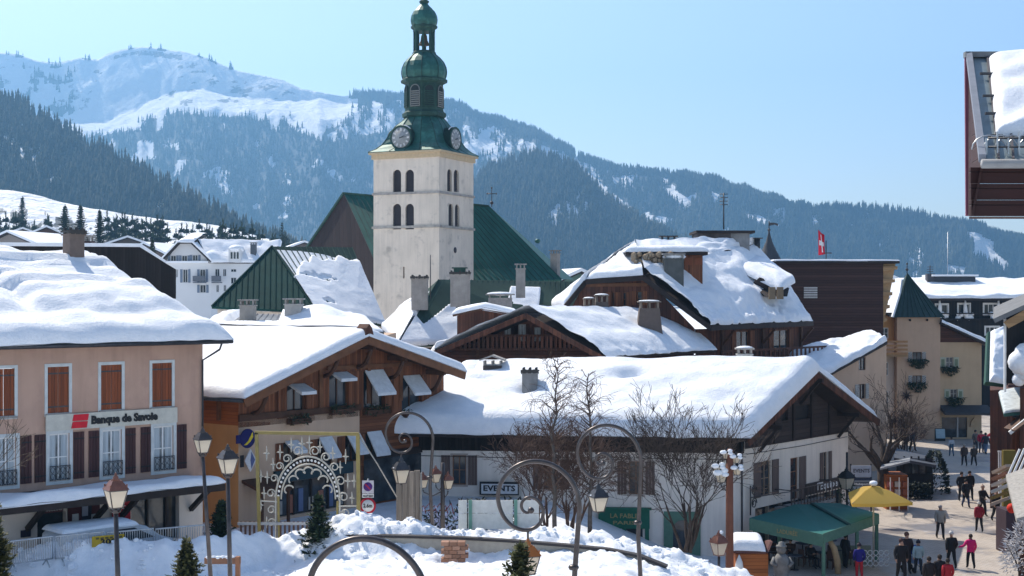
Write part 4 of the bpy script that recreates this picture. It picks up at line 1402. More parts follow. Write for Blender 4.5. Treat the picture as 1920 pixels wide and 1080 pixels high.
# roof: eave, verge and ridge corners
FRp, FLp = W((X(1402, 73.4), 73.4, Z(822, 73.4))), W((X(716, 75.2), 75.2, Z(812, 75.2)))
RRp, RLp = W((X(1530, 79.0), 79.0, Z(697, 79.0))), W((X(856, 83.5), 83.5, Z(704, 83.5)))
BRp = W((X(1647, 84.7), 84.7, Z(786, 84.7))); BLp = W((X(960, 92), 92, Z(770, 92)))
slab(ev, 'roof', [FLp, FRp, RRp, RLp], 0.2, beam_dark)
slab(ev, 'roof', [BRp, BLp, RLp, RRp], 0.2, beam_dark)
for (p, q_) in ((FRp, RRp), (RRp, BRp)):
    mb = MB(); mb.beam(p + Vector((0.05, 0, -0.22)), q_ + Vector((0.05, 0, -0.22)), 0.1, 0.4); mb.build('bargeboard', wood_old, ev)
for t in (0.12, 0.5, 0.88):
    u = GL * t; z = interp(roofg, u) - 0.25
    mb = MB(Mg); mb.beam((u, -1.5, z), (u, 0, z), 0.2, 0.22); mb.beam((u, -0.1, z - 1.4), (u, -1.2, z - 0.1), 0.13, 0.15); mb.build('purlin', beam_dark, ev)
def ev_snow(x, y, t, U, V):
    k = min(1, y / 1.2, (V - y) / 0.8 + .3)
    t += 0.10 * nz(x * 0.18, y * 0.3, 4.0) * k
    for (cx_, cy_, rx, ry, dp) in dents:
        e = ((x - cx_) / rx) ** 2 + ((y - cy_) / ry) ** 2
        if e < 4: t -= dp * math.exp(-e * 1.6)
    for (cx_, cy_, rx, ry, dp) in bumps:
        e = ((x - cx_) / rx) ** 2 + ((y - cy_) / ry) ** 2
        if e < 4: t += dp * math.exp(-e * 1.6)
    return max(t, 0.03)
def on_roof(px, py):
    """eave-wise and slope-wise metres of a photo pixel on the front roof panel"""
    n = (FRp - FLp).cross(RLp - FLp)
    o = fr.Mi @ Vector((0, 0, CZ)); dv = fr.Mi.to_3x3() @ Vector(((px - 960) / FL, 1, -(py - HY) / FL))
    up_ = Vector((0, 0, 0.75))
    t = (FLp + up_ - o).dot(n) / dv.dot(n)
    return o + dv * t
eU = (FRp - FLp).normalized(); 
def roof_xy(px, py):
    p = on_roof(px, py) - FLp
    # invert the bilinear patch approximately
    Lf, Lr = (FRp - FLp).length, (RRp - RLp).length
    v = 0.5; u = 0.5
    for _ in range(12):
        a = FLp.lerp(FRp, u); b = RLp.lerp(RRp, u)
        u_dir = (FRp - FLp).lerp(RRp - RLp, v); v_dir = b - a
        cur = a.lerp(b, v) - FLp
        e = p - cur
        u += e.dot(u_dir) / u_dir.length_squared; v += (e.dot(v_dir) - e.dot(u_dir) * u_dir.dot(v_dir) / u_dir.length_squared) / v_dir.length_squared
    U_ = ((FRp - FLp).length + (RRp - RLp).length) / 2; V_ = ((RLp - FLp).length + (RRp - FRp).length) / 2
    return u * U_, v * V_
d1_ = roof_xy(1192, 720); d2_ = roof_xy(913, 716); c1_ = roof_xy(993, 738); c2_ = roof_xy(923, 697); d3_ = roof_xy(1412, 684)
dents = [(d1_[0], d1_[1], 1.0, 0.75, 0.62), (d2_[0], d2_[1], 0.9, 0.4, 0.28), (c1_[0], c1_[1], 0.75, 0.8, 0.5), (c2_[0], c2_[1] + .3, 1.1, 0.7, 0.5), (d3_[0], d3_[1], .7, .6, 0.35)]
bumps = [(d2_[0] + 2.0, d2_[1], 2.5, 1.0, 0.14), (d1_[0] - 2, d1_[1] + .5, 2.0, 1.2, 0.10)]
snow(ev, [FLp + Vector((-0.2, -0.25, 0)), FRp + Vector((0.15, -0.25, 0)), RRp + Vector((0.2, 0, 0.05)), RLp + Vector((0, 0, 0.05))], 0.92, 0.85, (1, 1, 0, 1), 0.10, 0.2, ev_snow, wav=0.05, seed=12.0)
snow(ev, [BRp, BLp, RLp + Vector((0, 0, .05)), RRp + Vector((0.2, 0, 0.05))], 0.6, 0.5, (1, 0, 0, 1), 0.08, 0.35, None, wav=0.06, seed=14.0)
p = on_roof(993, 738); chimney(ev, p.x, p.y + 0.35, p.z - 1.1, 0.85, 0.8, 2.2, concrete, 'rough', snowcap=False)
p = on_roof(923, 700); chimney(ev, p.x, p.y + 0.4, p.z - 1.0, 1.1, 0.8, 1.45, UNI((0.075, 0.06, 0.055)), 'gable')
p = W(P(1396, 684, 86)); chimney(ev, p.x, p.y, p.z - 1.5, 0.9, 0.9, 2.1, UNI((0.36, 0.36, 0.35)), 'slab')
# EVENTS signs
es = thing('events_sign', 'white black-edged sign reading EVENTS on the long white house front', 'sign', tuple(fr.Mi.inverted() @ Vector((fr.uv(937, 915)[0], -0.35, fr.uv(937, 915)[1]))), fr.rz)
MB().box(-1.08, 1.08, 0, 0.06, -0.34, 0.38).build('sign_frame', black, es)
MB().box(-0.98, 1.02, -0.02, -0.002, -0.27, 0.27).build('sign_face', UNI((0.62, 0.65, 0.68)), es)
text(es, 'EVENTS', 0.42, T(0.0, -0.03, 0.02), black, 0.012, 0.008, 'lettering', 1.75)

mb = MB(); mb.tube([(EVL - .12, -.1, zs_t), (EVL - .12, -.1, .1)], .05, 6); mb.build('downpipe', metal_dark, ev)
mb = MB(); mb.tube([(0.3, -.06, zs_w - .35), (EVL * .3, -.06, zs_w - .42), (EVL * .62, -.06, zs_w - .36), (EVL - .3, -.06, zs_w - .4)], .018, 4); mb.build('cable', black, ev)
mb = MB(Mg); mb.tube([(.2, -.05, gz - .3), (GL * .5, -.05, gz - .36), (GL - .2, -.05, gz - .28)], .018, 4); mb.build('cable', black, ev)
# ------------------------------------------------------------------ church
fr = Frame((-14.0, 140.2), (-7.2, 137.0), 4.0)
S = fr.L
church = fr.root('church', 'white church tower with green onion domes and a green sheet roofed nave', 'church')
WT = fr.uv(823, 286)[1]
MR = side_M(S, 0, math.pi / 2)
class FaceR:
    def uv(s, px, py): return fr.side(px, py, S)
frr = FaceR()
def arched(f, px0, px1, y0, y1):
    return (f.uv(px0, (y0 + y1) / 2)[0], f.uv(px1, (y0 + y1) / 2)[0], f.uv((px0 + px1) / 2, y1)[1], f.uv((px0 + px1) / 2, y0)[1])
hl = [arched(fr, a, b, c, d) for a, b in ((736.5, 752), (760, 776)) for c, d in ((318, 360), (382, 430))]
hr = [arched(frr, a, b, c, d) for (a, b, c, d) in ((838.5, 847.5, 317, 359), (851, 860.5, 318, 360), (841, 850, 382, 424), (853, 861.5, 383, 425))]
slit = arched(fr, 755.5, 758.5, 500, 522)
mb = MB(); wallp(mb, 0, S, 0, WT, hl + [slit], 0.4); mb.build('tower_wall', tower_wall, church)
mb = MB(MR); wallp(mb, 0, S, 0, WT, hr, 0.4); mb.build('tower_wall', tower_wall, church)
mb = MB(); mb.poly([(0, S, 0), (0, S, WT), (S, S, WT), (S, S, 0)]); mb.poly([(0, 0, 0), (0, 0, WT), (0, S, WT), (0, S, 0)]); mb.build('tower_wall', tower_wall, church)
louv = UNI((0.062, 0.052, 0.055))
for M_, hs in ((None, hl), (MR, hr)):
    for (a, b, c, d) in hs:
        mb = MB(M_)
        n = 9
        for k in range(n):
            z = lerp(c, d, k / n)
            mb.poly([(a, 0.16, z), (b, 0.16, z), (b, 0.30, z + (d - c) / n * 1.1), (a, 0.30, z + (d - c) / n * 1.1)])
        mb.poly([(a, 0.32, c), (b, 0.32, c), (b, 0.32, d), (a, 0.32, d)])
        mb.build('louvre', louv, church)
        r_ = (b - a) / 2; m_ = (a + b) / 2; zc = d - r_
        mb = MB(M_)
        for s in (-1, 1):
            arc = [(m_ + s * r_ * math.cos(t), 0.0, zc + r_ * math.sin(t)) for t in [k * math.pi / 12 for k in range(7)]]
            mb.prism([(m_ + s * r_, 0.0, d)] + arc, (0, 0.15, 0))
        mb.build('arch_spandrel', tower_wall, church)
MB().box(slit[0], slit[1], 0.3, 0.35, slit[2], slit[3]).build('slit', black, church)
y_, z_ = frr.uv(853, 469)
mb = MB(MR @ T(y_, -0.0, z_) @ Matrix.Rotation(R(90), 4, 'X')); mb.lathe([(0.26, -0.01), (0.30, 0.02), (0.30, 0.05)], 14); mb.build('oculus', louv, church)
def band(z, h, out, m, name):
    mb = MB(); mb.box(-out, S + out, -out, S + out, z - h / 2, z + h / 2); return mb.build(name, m, church)
band(fr.uv(823, 360)[1], 0.22, 0.12, MAT('string_stone', (0.36, 0.33, 0.30), 0.9, 0.3, 2), 'string_course')
band(fr.uv(823, 424)[1], 0.24, 0.14, MAT('string_stone2', (0.38, 0.35, 0.31), 0.9, 0.3, 2), 'string_course')
warm = UNI((0.55, 0.42, 0.26))
band(WT - 0.15, 0.5, 0.16, warm, 'cornice'); band(WT + 0.18, 0.2, 0.38, warm, 'cornice')
# bell roof: square at the eave, eight-sided at the top
cx = cy = S / 2
prof = [(4.18, 0.0, 0), (4.15, 0.07, 0), (3.62, 0.38, 0), (3.2, 0.85, 0.05), (2.95, 1.45, 0.15), (2.8, 2.1, 0.3), (2.55, 2.8, 0.55), (2.15, 3.35, 0.85), (1.85, 3.75, 1.0)]
mb = MB(); vs = []
for (r, z, o) in prof:
    for k in range(16):
        a = k * math.pi / 8
        ca, sa = math.cos(a), math.sin(a)
        sq = r / max(abs(ca), abs(sa))
        oc = r * 1.0 / math.cos(((a + math.pi / 8) % (math.pi / 4)) - math.pi / 8)
        q = lerp(sq, oc, o)
        vs.append((cx + q * ca, cy + q * sa, WT + 0.28 + z))
fs = [(i * 16 + k, i * 16 + (k + 1) % 16, (i + 1) * 16 + (k + 1) % 16, (i + 1) * 16 + k) for i in range(len(prof) - 1) for k in range(16)]
fs.append(tuple(range(16))[::-1])
mb.add(vs, fs, 0, False); mb.build('bell_roof', patina, church)
mb = MB()
for k in range(16):
    pts = [Vector(vs[i * 16 + k]) * 1.0 for i in range(1, len(prof))]
    mb.tube(pts, 0.045, 4)
tag(mb.build('roof_seam', patina_dark, church), kind='stuff')
def octo(name, prof, m, n=8, smooth=False):
    mb = MB(); mb.lathe(prof, n, (cx, cy, WT + 0.28), 0, smooth, math.pi / 8); return mb.build(name, m, church)
K = 1.06
octo('drum_base', [(1.8, 3.6), (2.12 * K, 3.85), (2.14 * K, 4.2), (1.95 * K, 4.35), (1.85 * K, 4.5)], patina_dark)
drum = octo('drum', [(1.86 * K, 4.45), (1.84 * K, 7.25)], patina_dark)
# louvred and arched openings on the eight sides of the drum
for k in range(8):
    a = k * math.pi / 4
    M_ = Matrix.Translation((cx, cy, WT + 0.28)) @ Matrix.Rotation(a, 4, 'Z') @ Matrix.Translation((1.86 * K * math.cos(math.pi / 8), 0, 0)) @ Matrix.Rotation(math.pi / 2, 4, 'Z')
    mb = MB(M_)
    w, z0, z1 = 0.46, 4.75, 6.45
    arc = [(w * math.cos(t), -0.02, z1 + w * math.sin(t)) for t in [j * math.pi / 8 for j in range(9)]]
    mb.prism([(-w, -0.02, z0), (w, -0.02, z0)] + arc, (0, -0.05, 0), 0)
    for j in range(8):
        z = lerp(z0, z1, j / 8)
        mb.prism([(-w, -0.07, z), (w, -0.07, z), (w, -0.16, z + 0.05), (-w, -0.16, z + 0.05)], (0, 0, 0.07), 1)
    mb.tube([(-w - .06, -0.1, z0)] + [((w + .06) * math.cos(t), -0.1, z1 + (w + .06) * math.sin(t)) for t in [math.pi - j * math.pi / 8 for j in range(9)]] + [(w + .06, -0.1, z0)], 0.06, 4, 1)
    mb.build('drum_opening', [UNI((0.02, 0.03, 0.03)), patina_dark if k % 2 else UNI((0.20, 0.21, 0.20))], church)
octo('dome_cornice', [(1.9 * K, 7.2), (2.24 * K, 7.35), (2.28 * K, 7.6), (2.12 * K, 7.75)], patina_dark)
d1p = [(2.12, 7.7), (2.24, 8.0), (2.3, 8.4), (2.24, 8.9), (2.02, 9.4), (1.66, 9.85), (1.25, 10.2), (1.1, 10.4)]
octo('dome', d1p, patina, 16, False)
mb = MB()
for k in range(8):
    a = k * math.pi / 4 + math.pi / 8
    mb.tube([(cx + r * 1.01 * math.cos(a), cy + r * 1.01 * math.sin(a), WT + 0.28 + z) for r, z in d1p], 0.06, 4)
mb.build('dome_rib', patina_dark, church)
octo('lantern_base', [(1.2, 10.3), (1.22, 10.45), (1.08, 10.6)], patina_dark)
for k in range(8):
    a = k * math.pi / 4 + math.pi / 8
    mb = MB(Matrix.Translation((cx, cy, WT + 0.28)) @ Matrix.Rotation(a, 4, 'Z')); mb.box(0.9, 1.1, -0.1, 0.1, 10.55, 12.75); mb.build('lantern_post', patina_dark, church)
mb = MB(); mb.lathe([(0.12, 12.4), (0.3, 12.2), (0.36, 11.7), (0.55, 11.3), (0.58, 11.22)], 12, (cx, cy, WT + 0.28)); mb.build('bell', UNI((0.08, 0.06, 0.03)), church)
octo('lantern_cornice', [(1.12, 12.55), (1.14, 12.8), (1.36, 12.95), (1.38, 13.15), (1.25, 13.25)], patina_dark)
d2p = [(1.25, 13.2), (1.36, 13.45), (1.4, 13.8), (1.34, 14.2), (1.12, 14.65), (0.8, 15.0), (0.5, 15.3), (0.36, 15.5)]
octo('dome', d2p, patina, 16, False)
octo('finial', [(0.36, 15.45), (0.5, 15.6), (0.5, 15.75), (0.22, 15.95), (0.2, 16.2), (0.36, 16.5), (0.36, 16.7), (0.16, 17.0), (0.06, 17.6), (0.04, 19.5)], patina_dark)
mb = MB(); mb.box(cx - 0.5, cx + 0.5, cy - 0.05, cy + 0.05, WT + 18.8, WT + 18.9); mb.build('cross', metal_dark, church)
for (px, py, dd) in ((743, 23, 0), (756, 104, 0), (746, 208, 0)):
    pass
# clocks
zc_ = fr.uv(752, 257, -0.2)[1]
for k in range(4):
    M_ = Matrix.Translation((cx, cy, zc_)) @ Matrix.Rotation(k * math.pi / 2, 4, 'Z') @ Matrix.Translation((0, -(S / 2 - 0.15), 0)) @ Matrix.Rotation(R(90), 4, 'X')
    if k == 0: M_ = Matrix.Translation((fr.uv(752, 257, 0.15)[0] - cx, 0, 0)) @ M_
    mb = MB(M_)
    mb.lathe([(1.22, -2.2), (1.22, -0.02), (1.25, 0.0), (1.25, 0.08), (1.08, 0.08), (1.06, 0.03)], 24)
    cl = mb.build('clock', patina_dark, church)
    mb = MB(M_); mb.lathe([(1.05, 0.05), (1.05, 0.06)], 24); mb.build('clock_face', UNI((0.30, 0.31, 0.31)), cl)
    for j in range(12):
        a = j * math.pi / 6
        mb = MB(M_)
        for o in (-0.06, 0.02) if j % 3 else (-0.09, -0.02, 0.05):
            mb.prism([(math.sin(a) * r + math.cos(a) * (o + q), math.cos(a) * r - math.sin(a) * (o + q), 0.065) for r, q in ((0.68, 0), (0.68, 0.05), (0.95, 0.05), (0.95, 0))], (0, 0, 0.012))
        tag(mb.build('clock_numeral', white_paint, cl), kind='stuff')
    for (ln, ang, w) in ((0.55, 67, 0.09), (0.85, 84, 0.07)):
        a = R(ang)
        mb = MB(M_)
        dx, dy = math.sin(a), math.cos(a)
        mb.prism([(-dx * .15 - dy * w / 2, -dy * .15 + dx * w / 2, 0.09), (-dx * .15 + dy * w / 2, -dy * .15 - dx * w / 2, 0.09), (dx * ln, dy * ln, 0.09)], (0, 0, 0.02))
        mb.build('clock_hand', black, cl)
    mb = MB(M_); mb.tube([(1.24 * math.cos(t), 1.24 * math.sin(t), -0.3) for t in [R(45 + j * 10) for j in range(10)]], 0.07, 5); mb.build('snow_cap', snow_m, cl)
# nave
def Lc(px, py, d): return fr.loc(P(px, py, d))
nA, nB = Lc(645, 362, 156), Lc(916, 386, 152)
eR, eL = Lc(1053, 524, 146), Lc(726, 540, 146)
qn = [eL, eR, nB, nA]
slab(church, 'nave_roof', qn, 0.25, seam_green); seams(church, qn, 0.62, MAT('seam_line_green', (0.016, 0.06, 0.05), 0.5, 0.2, 1), 0.07, 0.06)
mb = MB(); mb.poly([eR, Lc(1075, 524, 165), nB]); mb.build('nave_hip', seam_green, church)
mb = MB(); mb.poly([nA, Lc(577, 462, 164), Lc(577, 640, 164), Lc(726, 640, 146), eL]); mb.build('nave_gable', PLANK('dark_gable_boards', (.030, .017, .015), .3, True, .2, .85, .08), church)
mb = MB(); mb.beam(Lc(577, 462, 163.8), nA, 0.3, 0.25); mb.build('nave_verge', patina_dark, church)
mb = MB(); mb.beam(nA, nB, 0.3, 0.2); mb.build('nave_ridge', patina_dark, church)
mb = MB(); mb.poly([eL + Vector((0, 0, -.3)), eR + Vector((0, 0, -.3)), eR + Vector((0, 0, -10)), eL + Vector((0, 0, -10))]); mb.build('nave_wall', tower_wall, church)
mb = MB(); b0 = Lc(922, 388, 152)
mb.tube([b0, b0 + Vector((0, 0, 2.1))], 0.05, 5); mb.ball(b0 + Vector((0, 0, 0.45)), 0.2)
fx = fr.Mi.to_3x3() @ Vector((1, 0, 0))
mb.tube([b0 + Vector((0, 0, 1.45)) - fx * 0.5, b0 + Vector((0, 0, 1.45)) + fx * 0.5], 0.05, 5)
for s in (-0.5, 0.5): mb.ball(b0 + Vector((0, 0, 1.45)) + fx * s, 0.1)
mb.ball(b0 + Vector((0, 0, 2.1)), 0.1); mb.build('ridge_cross', metal_dark, church)
c = Lc(1041, 505, 148); chimney(church, c.x, c.y, c.z - 1, 0.8, 0.8, 2.6, chim_render, 'slab', snowcap=False)
c = Lc(1008, 452, 149); mb = MB(); mb.ball(c, 0.3, .3, .25); mb.build('roof_knob', patina, church)

# ------------------------------------------------------------------ green roofed hall left of the tower
class WT_:
    """a thing laid out with world points"""
    def __init__(s, name, label, cat, base, group=None):
        s.b = Vector(base); s.r = thing(name, label, cat, base, 0, group)
    def L(s, px, py, d): return P(px, py, d) - s.b
hall = WT_('hall', 'hall with steep dark green sheet roof half snow-covered, left of the church tower', 'building', (X(540, 118), 118, 4))
Lh = hall.L
ap, rg = Lh(510, 462, 121), Lh(660, 464, 130)
e1, e2, e3 = Lh(397, 575, 112.5), Lh(592, 584, 113), Lh(722, 610, 121)
slab(hall.r, 'hip_roof', [e1, e2, ap + Vector((.01, 0, 0)), ap], 0.2, hall_green)
mb = MB()
sd = MAT('seam_line_green2', (0.010, 0.040, 0.035), 0.85, 0.2, 1, spec=0.05)
for k in range(1, 18):
    f_ = k / 18; hh = min(f_ / .57, (1 - f_) / .43)
    p = e1.lerp(e2, f_); mb.beam(p + Vector((0, -.03, 0.03)), p + (ap - e1.lerp(e2, .57)) * hh + Vector((0, -.03, 0.03)), 0.05, 0.07)
for e_ in (e1, e2): mb.beam(e_ + Vector((0, -.03, .05)), ap + Vector((0, -.03, .05)), .12, .1)
tag(mb.build('roof_seam', sd, hall.r), kind='stuff')
qh = [e2, e3, rg, ap]
slab(hall.r, 'main_roof', qh, 0.2, seam_olive); seams(hall.r, qh, 0.6, patina_dark, 0.07, 0.05)
def hm_(x, y, U, V):
    top = V * (0.80 + 0.13 * nz(x * 0.4, 0.3, 5.0) + 0.05 * nz(x * 1.1, 1, 2)) - 0.9 * sstep(0.3, 0.0, x / U) * V * .35
    hole = ((x - U * .34) / (U * .19)) ** 2 + ((y - V * (.52 - .1 * (x / U - .34))) / (V * .055)) ** 2 < 0.75 + 1.3 * nz(x * 1.5, y * 2.2, 3)
    hole2 = ((x - U * .27) / (U * .07)) ** 2 + ((y - V * .16) / (V * .035)) ** 2 < 1 + nz(x * 2, y * 3, 1)
    return y > top or hole or hole2
snow(hall.r, qh, 0.26, 0.4, (1, 0, 0, 0), 0.05, 0.12, None, seed=21.0, mask=hm_)
mb = MB(); mb.poly([e1 + Vector((.4, .3, -.2)), e2 + Vector((0, .5, -.2)), e2 + Vector((0, .5, -10)), e1 + Vector((.4, .3, -10))]); mb.poly([e2 + Vector((0, .5, -.2)), e3 + Vector((0, .5, -.2)), e3 + Vector((0, .5, -10)), e2 + Vector((0, .5, -10))]); mb.build('wall', tower_wall, hall.r)

# low snowy roof with two chimneys in front of it
low = WT_('low_house', 'low house under a flat snowy roof with two capped chimneys behind the chalet', 'building', (X(540, 94), 94, 3.5))
Ll = low.L
ql_ = [Ll(360, 622, 88), Ll(720, 622, 88), Ll(662, 592, 97), Ll(424, 588, 97)]
slab(low.r, 'roof', ql_, 0.2, grey_sheet); seams(low.r, ql_, 0.5, metal_dark, 0.08, 0.05)
snow(low.r, ql_, 0.35, 0.4, (1, 1, 1, 1), 0.2, 0.3, lambda x, y, t, U, V: t + 0.85 * math.exp(-((x - U * .66) / 2.0) ** 2 - ((y - V * .55) / 2.4) ** 2), seed=31.0, mask=lambda x, y, U, V: (y > V * .35 + 1.2 * nz(x * .8, 2) and U * .12 < x < U * .45))
mb = MB(); mb.box(-7, 7, -3, 4, 0, Ll(540, 622, 90).z - .25); mb.build('wall', beige_wall, low.r)
for px, y0, y1, w in ((465, 604, 574, 0.95), (551, 608, 572, 1.1)):
    p = Ll(px, y0, 92); chimney(low.r, p.x, p.y, p.z - 0.6, w, 0.9, 0.6 + (y0 - y1) * 92 / 2600, chim_render if px < 500 else UNI((0.36, 0.345, 0.325)), 'slab', snowcap=False)

# ------------------------------------------------------------------ olive hipped house right of the tower
ol = WT_('hipped_house', 'house with hipped olive sheet roof, rough chimneys and snow on its lower slopes', 'building', (X(880, 110), 110, 3.5))
Lo = ol.L
ap, rg = Lo(822, 524, 112), Lo(1085, 528, 121)
e1, e2, e3 = Lo(716, 618, 113), Lo(748, 648, 104), Lo(1100, 640, 112)
slab(ol.r, 'hip_roof', [e1, e2, ap + Vector((.01, 0, 0)), ap], 0.2, seam_olive)
q = [e2, e3, rg, ap]
slab(ol.r, 'main_roof', q, 0.2, seam_olive); seams(ol.r, q, 0.6, patina_dark, 0.07, 0.05)
snow(ol.r, q, 0.3, 0.4, (1, 0, 0, 0), 0.06, 0.15, None, seed=41.0, mask=lambda x, y, U, V: y > V * (0.42 + 0.24 * nz(x * .55, .5, 9)) and not (U * .5 < x < U * .72 and y < V * .86))
snow(ol.r, [e1, e2, ap + Vector((.02, 0, 0)), ap], 0.45, 0.4, (1, 0, 0, 0), 0.12, 0.2, None, seed=43.0, mask=lambda x, y, U, V: y > V * (0.55 + .2 * nz(x * 1.2, 3)))
mb = MB(); mb.poly([e2 + Vector((0, .5, -.2)), e3 + Vector((0, .5, -.2)), e3 + Vector((0, .5, -9)), e2 + Vector((0, .5, -9))]); mb.build('wall', wood_old, ol.r)
for px, y0, y1, w, dd, cp in ((787, 562, 524, 1.25, 108, 'rough'), (863, 556, 516, 1.5, 107, 'rough'), (976, 540, 505, 0.75, 112, 'slab')):
    p = Lo(px, y0, dd); chimney(ol.r, p.x, p.y, p.z - 0.8, w, 1.0, 0.8 + (y0 - y1) * dd / 2600, chim_render, cp, snowcap=False)
p = Lo(862, 512, 107); mb = MB(); mb.box(p.x - .45, p.x + .45, p.y - .4, p.y + .4, p.z - .2, p.z + .35); mb.box(p.x - .6, p.x + .6, p.y - .5, p.y + .5, p.z + .36, p.z + .44); mb.build('chimney_pot', patina_dark, ol.r)
p = Lo(938, 556, 105); mb = MB(); mb.box(p.x - .9, p.x + .9, p.y - .5, p.y + .5, p.z - .9, p.z - .1); mb.build('chimney', stone_trim, ol.r)
mb = MB(); mb.box(p.x - 1.1, p.x + 1.1, p.y - .7, p.y + .7, p.z + .1, p.z + .2); 
for s in (-.8, 0, .8): mb.box(p.x + s - .06, p.x + s + .06, p.y - .4, p.y + .4, p.z - .1, p.z + .1)
mb.build('chimney_cap', stone_trim, ol.r)
mb = MB(); mb.ball((p.x, p.y, p.z + .2), 1.05, .65, .16); mb.build('snow_cap', snow_m, ol.r)
mb = MB(); p = Lo(808, 600, 106); mb.tube([Lo(807, 560, 106), Lo(807, 478, 106)], 0.035, 4); mb.build('aerial', metal_dark, ol.r)
# ------------------------------------------------------------------ old log house in the middle
lg_ = WT_('log_house', 'old dark log house with low snow roof behind the long white house', 'building', (X(980, 93), 93, 3.0))
L = lg_.L
apx_, lt, rt = L(985, 586, 91.5), L(818, 655, 91.5), L(1133, 668, 90)
zb0 = -3.0
roofp = [(lt.x, lt.z), (apx_.x - 1.2, apx_.z - .12), (apx_.x, apx_.z), (apx_.x + 1.2, apx_.z - .12), (rt.x, rt.z)]
wn_ = []
for (a, b, y0, y1) in ((946, 958, 608, 632), (972, 986, 608, 640), (1002, 1014, 614, 640)):
    wn_.append((L(a, 0, 93).x, L(b, 0, 93).x, L(0, y1, 93).z, L(0, y0, 93).z))
mb = MB(T(0, 0, 0)); wallp(mb, lt.x + .9, rt.x - .9, 0, apx_.z + .1, wn_, 0.2, roof=roofp, y=0.0); mb.build('gable_wall', wood_old_h, lg_.r)
for w in wn_:
    window(lg_.r, *w, 0, 1, 1, 0.06, UNI((0.35, 0.36, 0.36)), glass_blue, depth=0.12, curtain=True)
    for s in ((w[0] - .42, w[0] - .04), (w[1] + .04, w[1] + .42)):
        shutter(lg_.r, s[0], s[1], w[2], w[3], -0.01, wood_old, straps=False, n=2)
for px in (896, 920, 1030):
    x = L(px, 0, 93).x
    MB().box(x - .1, x + .1, -.16, -.01, 0, interp(roofp, x) - .2).build('post', beam_m, lg_.r)
z = L(0, 652, 92.5).z
mb = MB(); mb.box(lt.x + 1.5, rt.x - 1.2, -1.2, 0, z - .1, z); mb.box(lt.x + 1.5, rt.x - 1.2, -1.2, -1.1, z + .75, z + .9); mb.build('balcony', wood_old_h, lg_.r)
for k in range(28):
    x = lerp(lt.x + 1.6, rt.x - 1.3, k / 27); MB().box(x - .09, x + .09, -1.17, -1.12, z, z + .75).build('baluster', wood_old, lg_.r)
rbk, rdg = L(1344, 656, 101), L(1246, 590, 106)
mid = apx_ + Vector((1.2, 0, -.1))
qR = [rt + Vector((0, -1.4, 0)), rbk, rdg, apx_ + Vector((0, -1.4, 0))]
slab(lg_.r, 'roof', qR, .2, beam_dark)
bk = L(880, 640, 106)
qL = [L(806, 662, 104), lt + Vector((0, -1.4, 0)), apx_ + Vector((0, -1.4, 0)), rdg + Vector((-3, 0, 0))]
slab(lg_.r, 'roof', qL, .2, beam_dark)
for p, q_ in ((lt, apx_), (apx_, rt)):
    o = Vector((0, -1.45, -.2)); mb = MB(); mb.beam(p + o, q_ + o, .1, .34); mb.build('bargeboard', wood_old, lg_.r)
snow(lg_.r, [p + Vector((0, -.1, .02)) for p in qR], .5, .5, (1, 1, 0, 0), .14, .22, lambda x, y, t, U, V: max(.02, t * (0.35 + .65 * sstep(0, V * .35, y)) + .12 * fbm(x * 1.2, y * 1.6, 2) * (1 - sstep(0, V * .4, y))), seed=51.0)
snow(lg_.r, [p + Vector((0, -.1, .02)) for p in qL], .42, .4, (1, 0, 0, 0), .08, .3, seed=52.0)
mb = MB(); p0_, p1_ = rt, rbk; mb.poly([p0_ + Vector((-.4, .3, -.3)), p1_ + Vector((-.4, .3, -.3)), p1_ + Vector((-.4, .3, -9)), p0_ + Vector((-.4, .3, -9))]); mb.build('side_wall', wood_old_h, lg_.r)
for (px, y0, y1, w, dd) in ((1217, 612, 578, 1.55, 98), (1128, 586, 566, 1.0, 99), (1104, 584, 572, 0.8, 101)):
    p = L(px, y0, dd)
    mb = MB(); h = (y0 - y1) * dd / 2600
    mb.add([(p.x - w * .62, p.y - .6, p.z - 1), (p.x + w * .62, p.y - .6, p.z - 1), (p.x + w * .62, p.y + .6, p.z - 1), (p.x - w * .62, p.y + .6, p.z - 1), (p.x - w * .45, p.y - .45, p.z + h), (p.x + w * .45, p.y - .45, p.z + h), (p.x + w * .45, p.y + .45, p.z + h), (p.x - w * .45, p.y + .45, p.z + h)],
           [(0, 1, 5, 4), (1, 2, 6, 5), (2, 3, 7, 6), (3, 0, 4, 7), (4, 5, 6, 7)])
    c = mb.build('chimney', UNI((0.13, 0.10, 0.085)), lg_.r)
    mb = MB(); mb.box(p.x - w * .52, p.x + w * .52, p.y - .55, p.y + .55, p.z + h + .42, p.z + h + .5)
    for sx in (-1, 0, 1):
        mb.box(p.x + sx * w * .38 - .07, p.x + sx * w * .38 + .07, p.y - .4, p.y + .4, p.z + h, p.z + h + .42)
    mb.build('chimney_cap', wood_grey, c)
    mb = MB(); mb.ball((p.x, p.y, p.z + h + .5), w * .5, .5, .1); mb.build('snow_cap', snow_m, c)
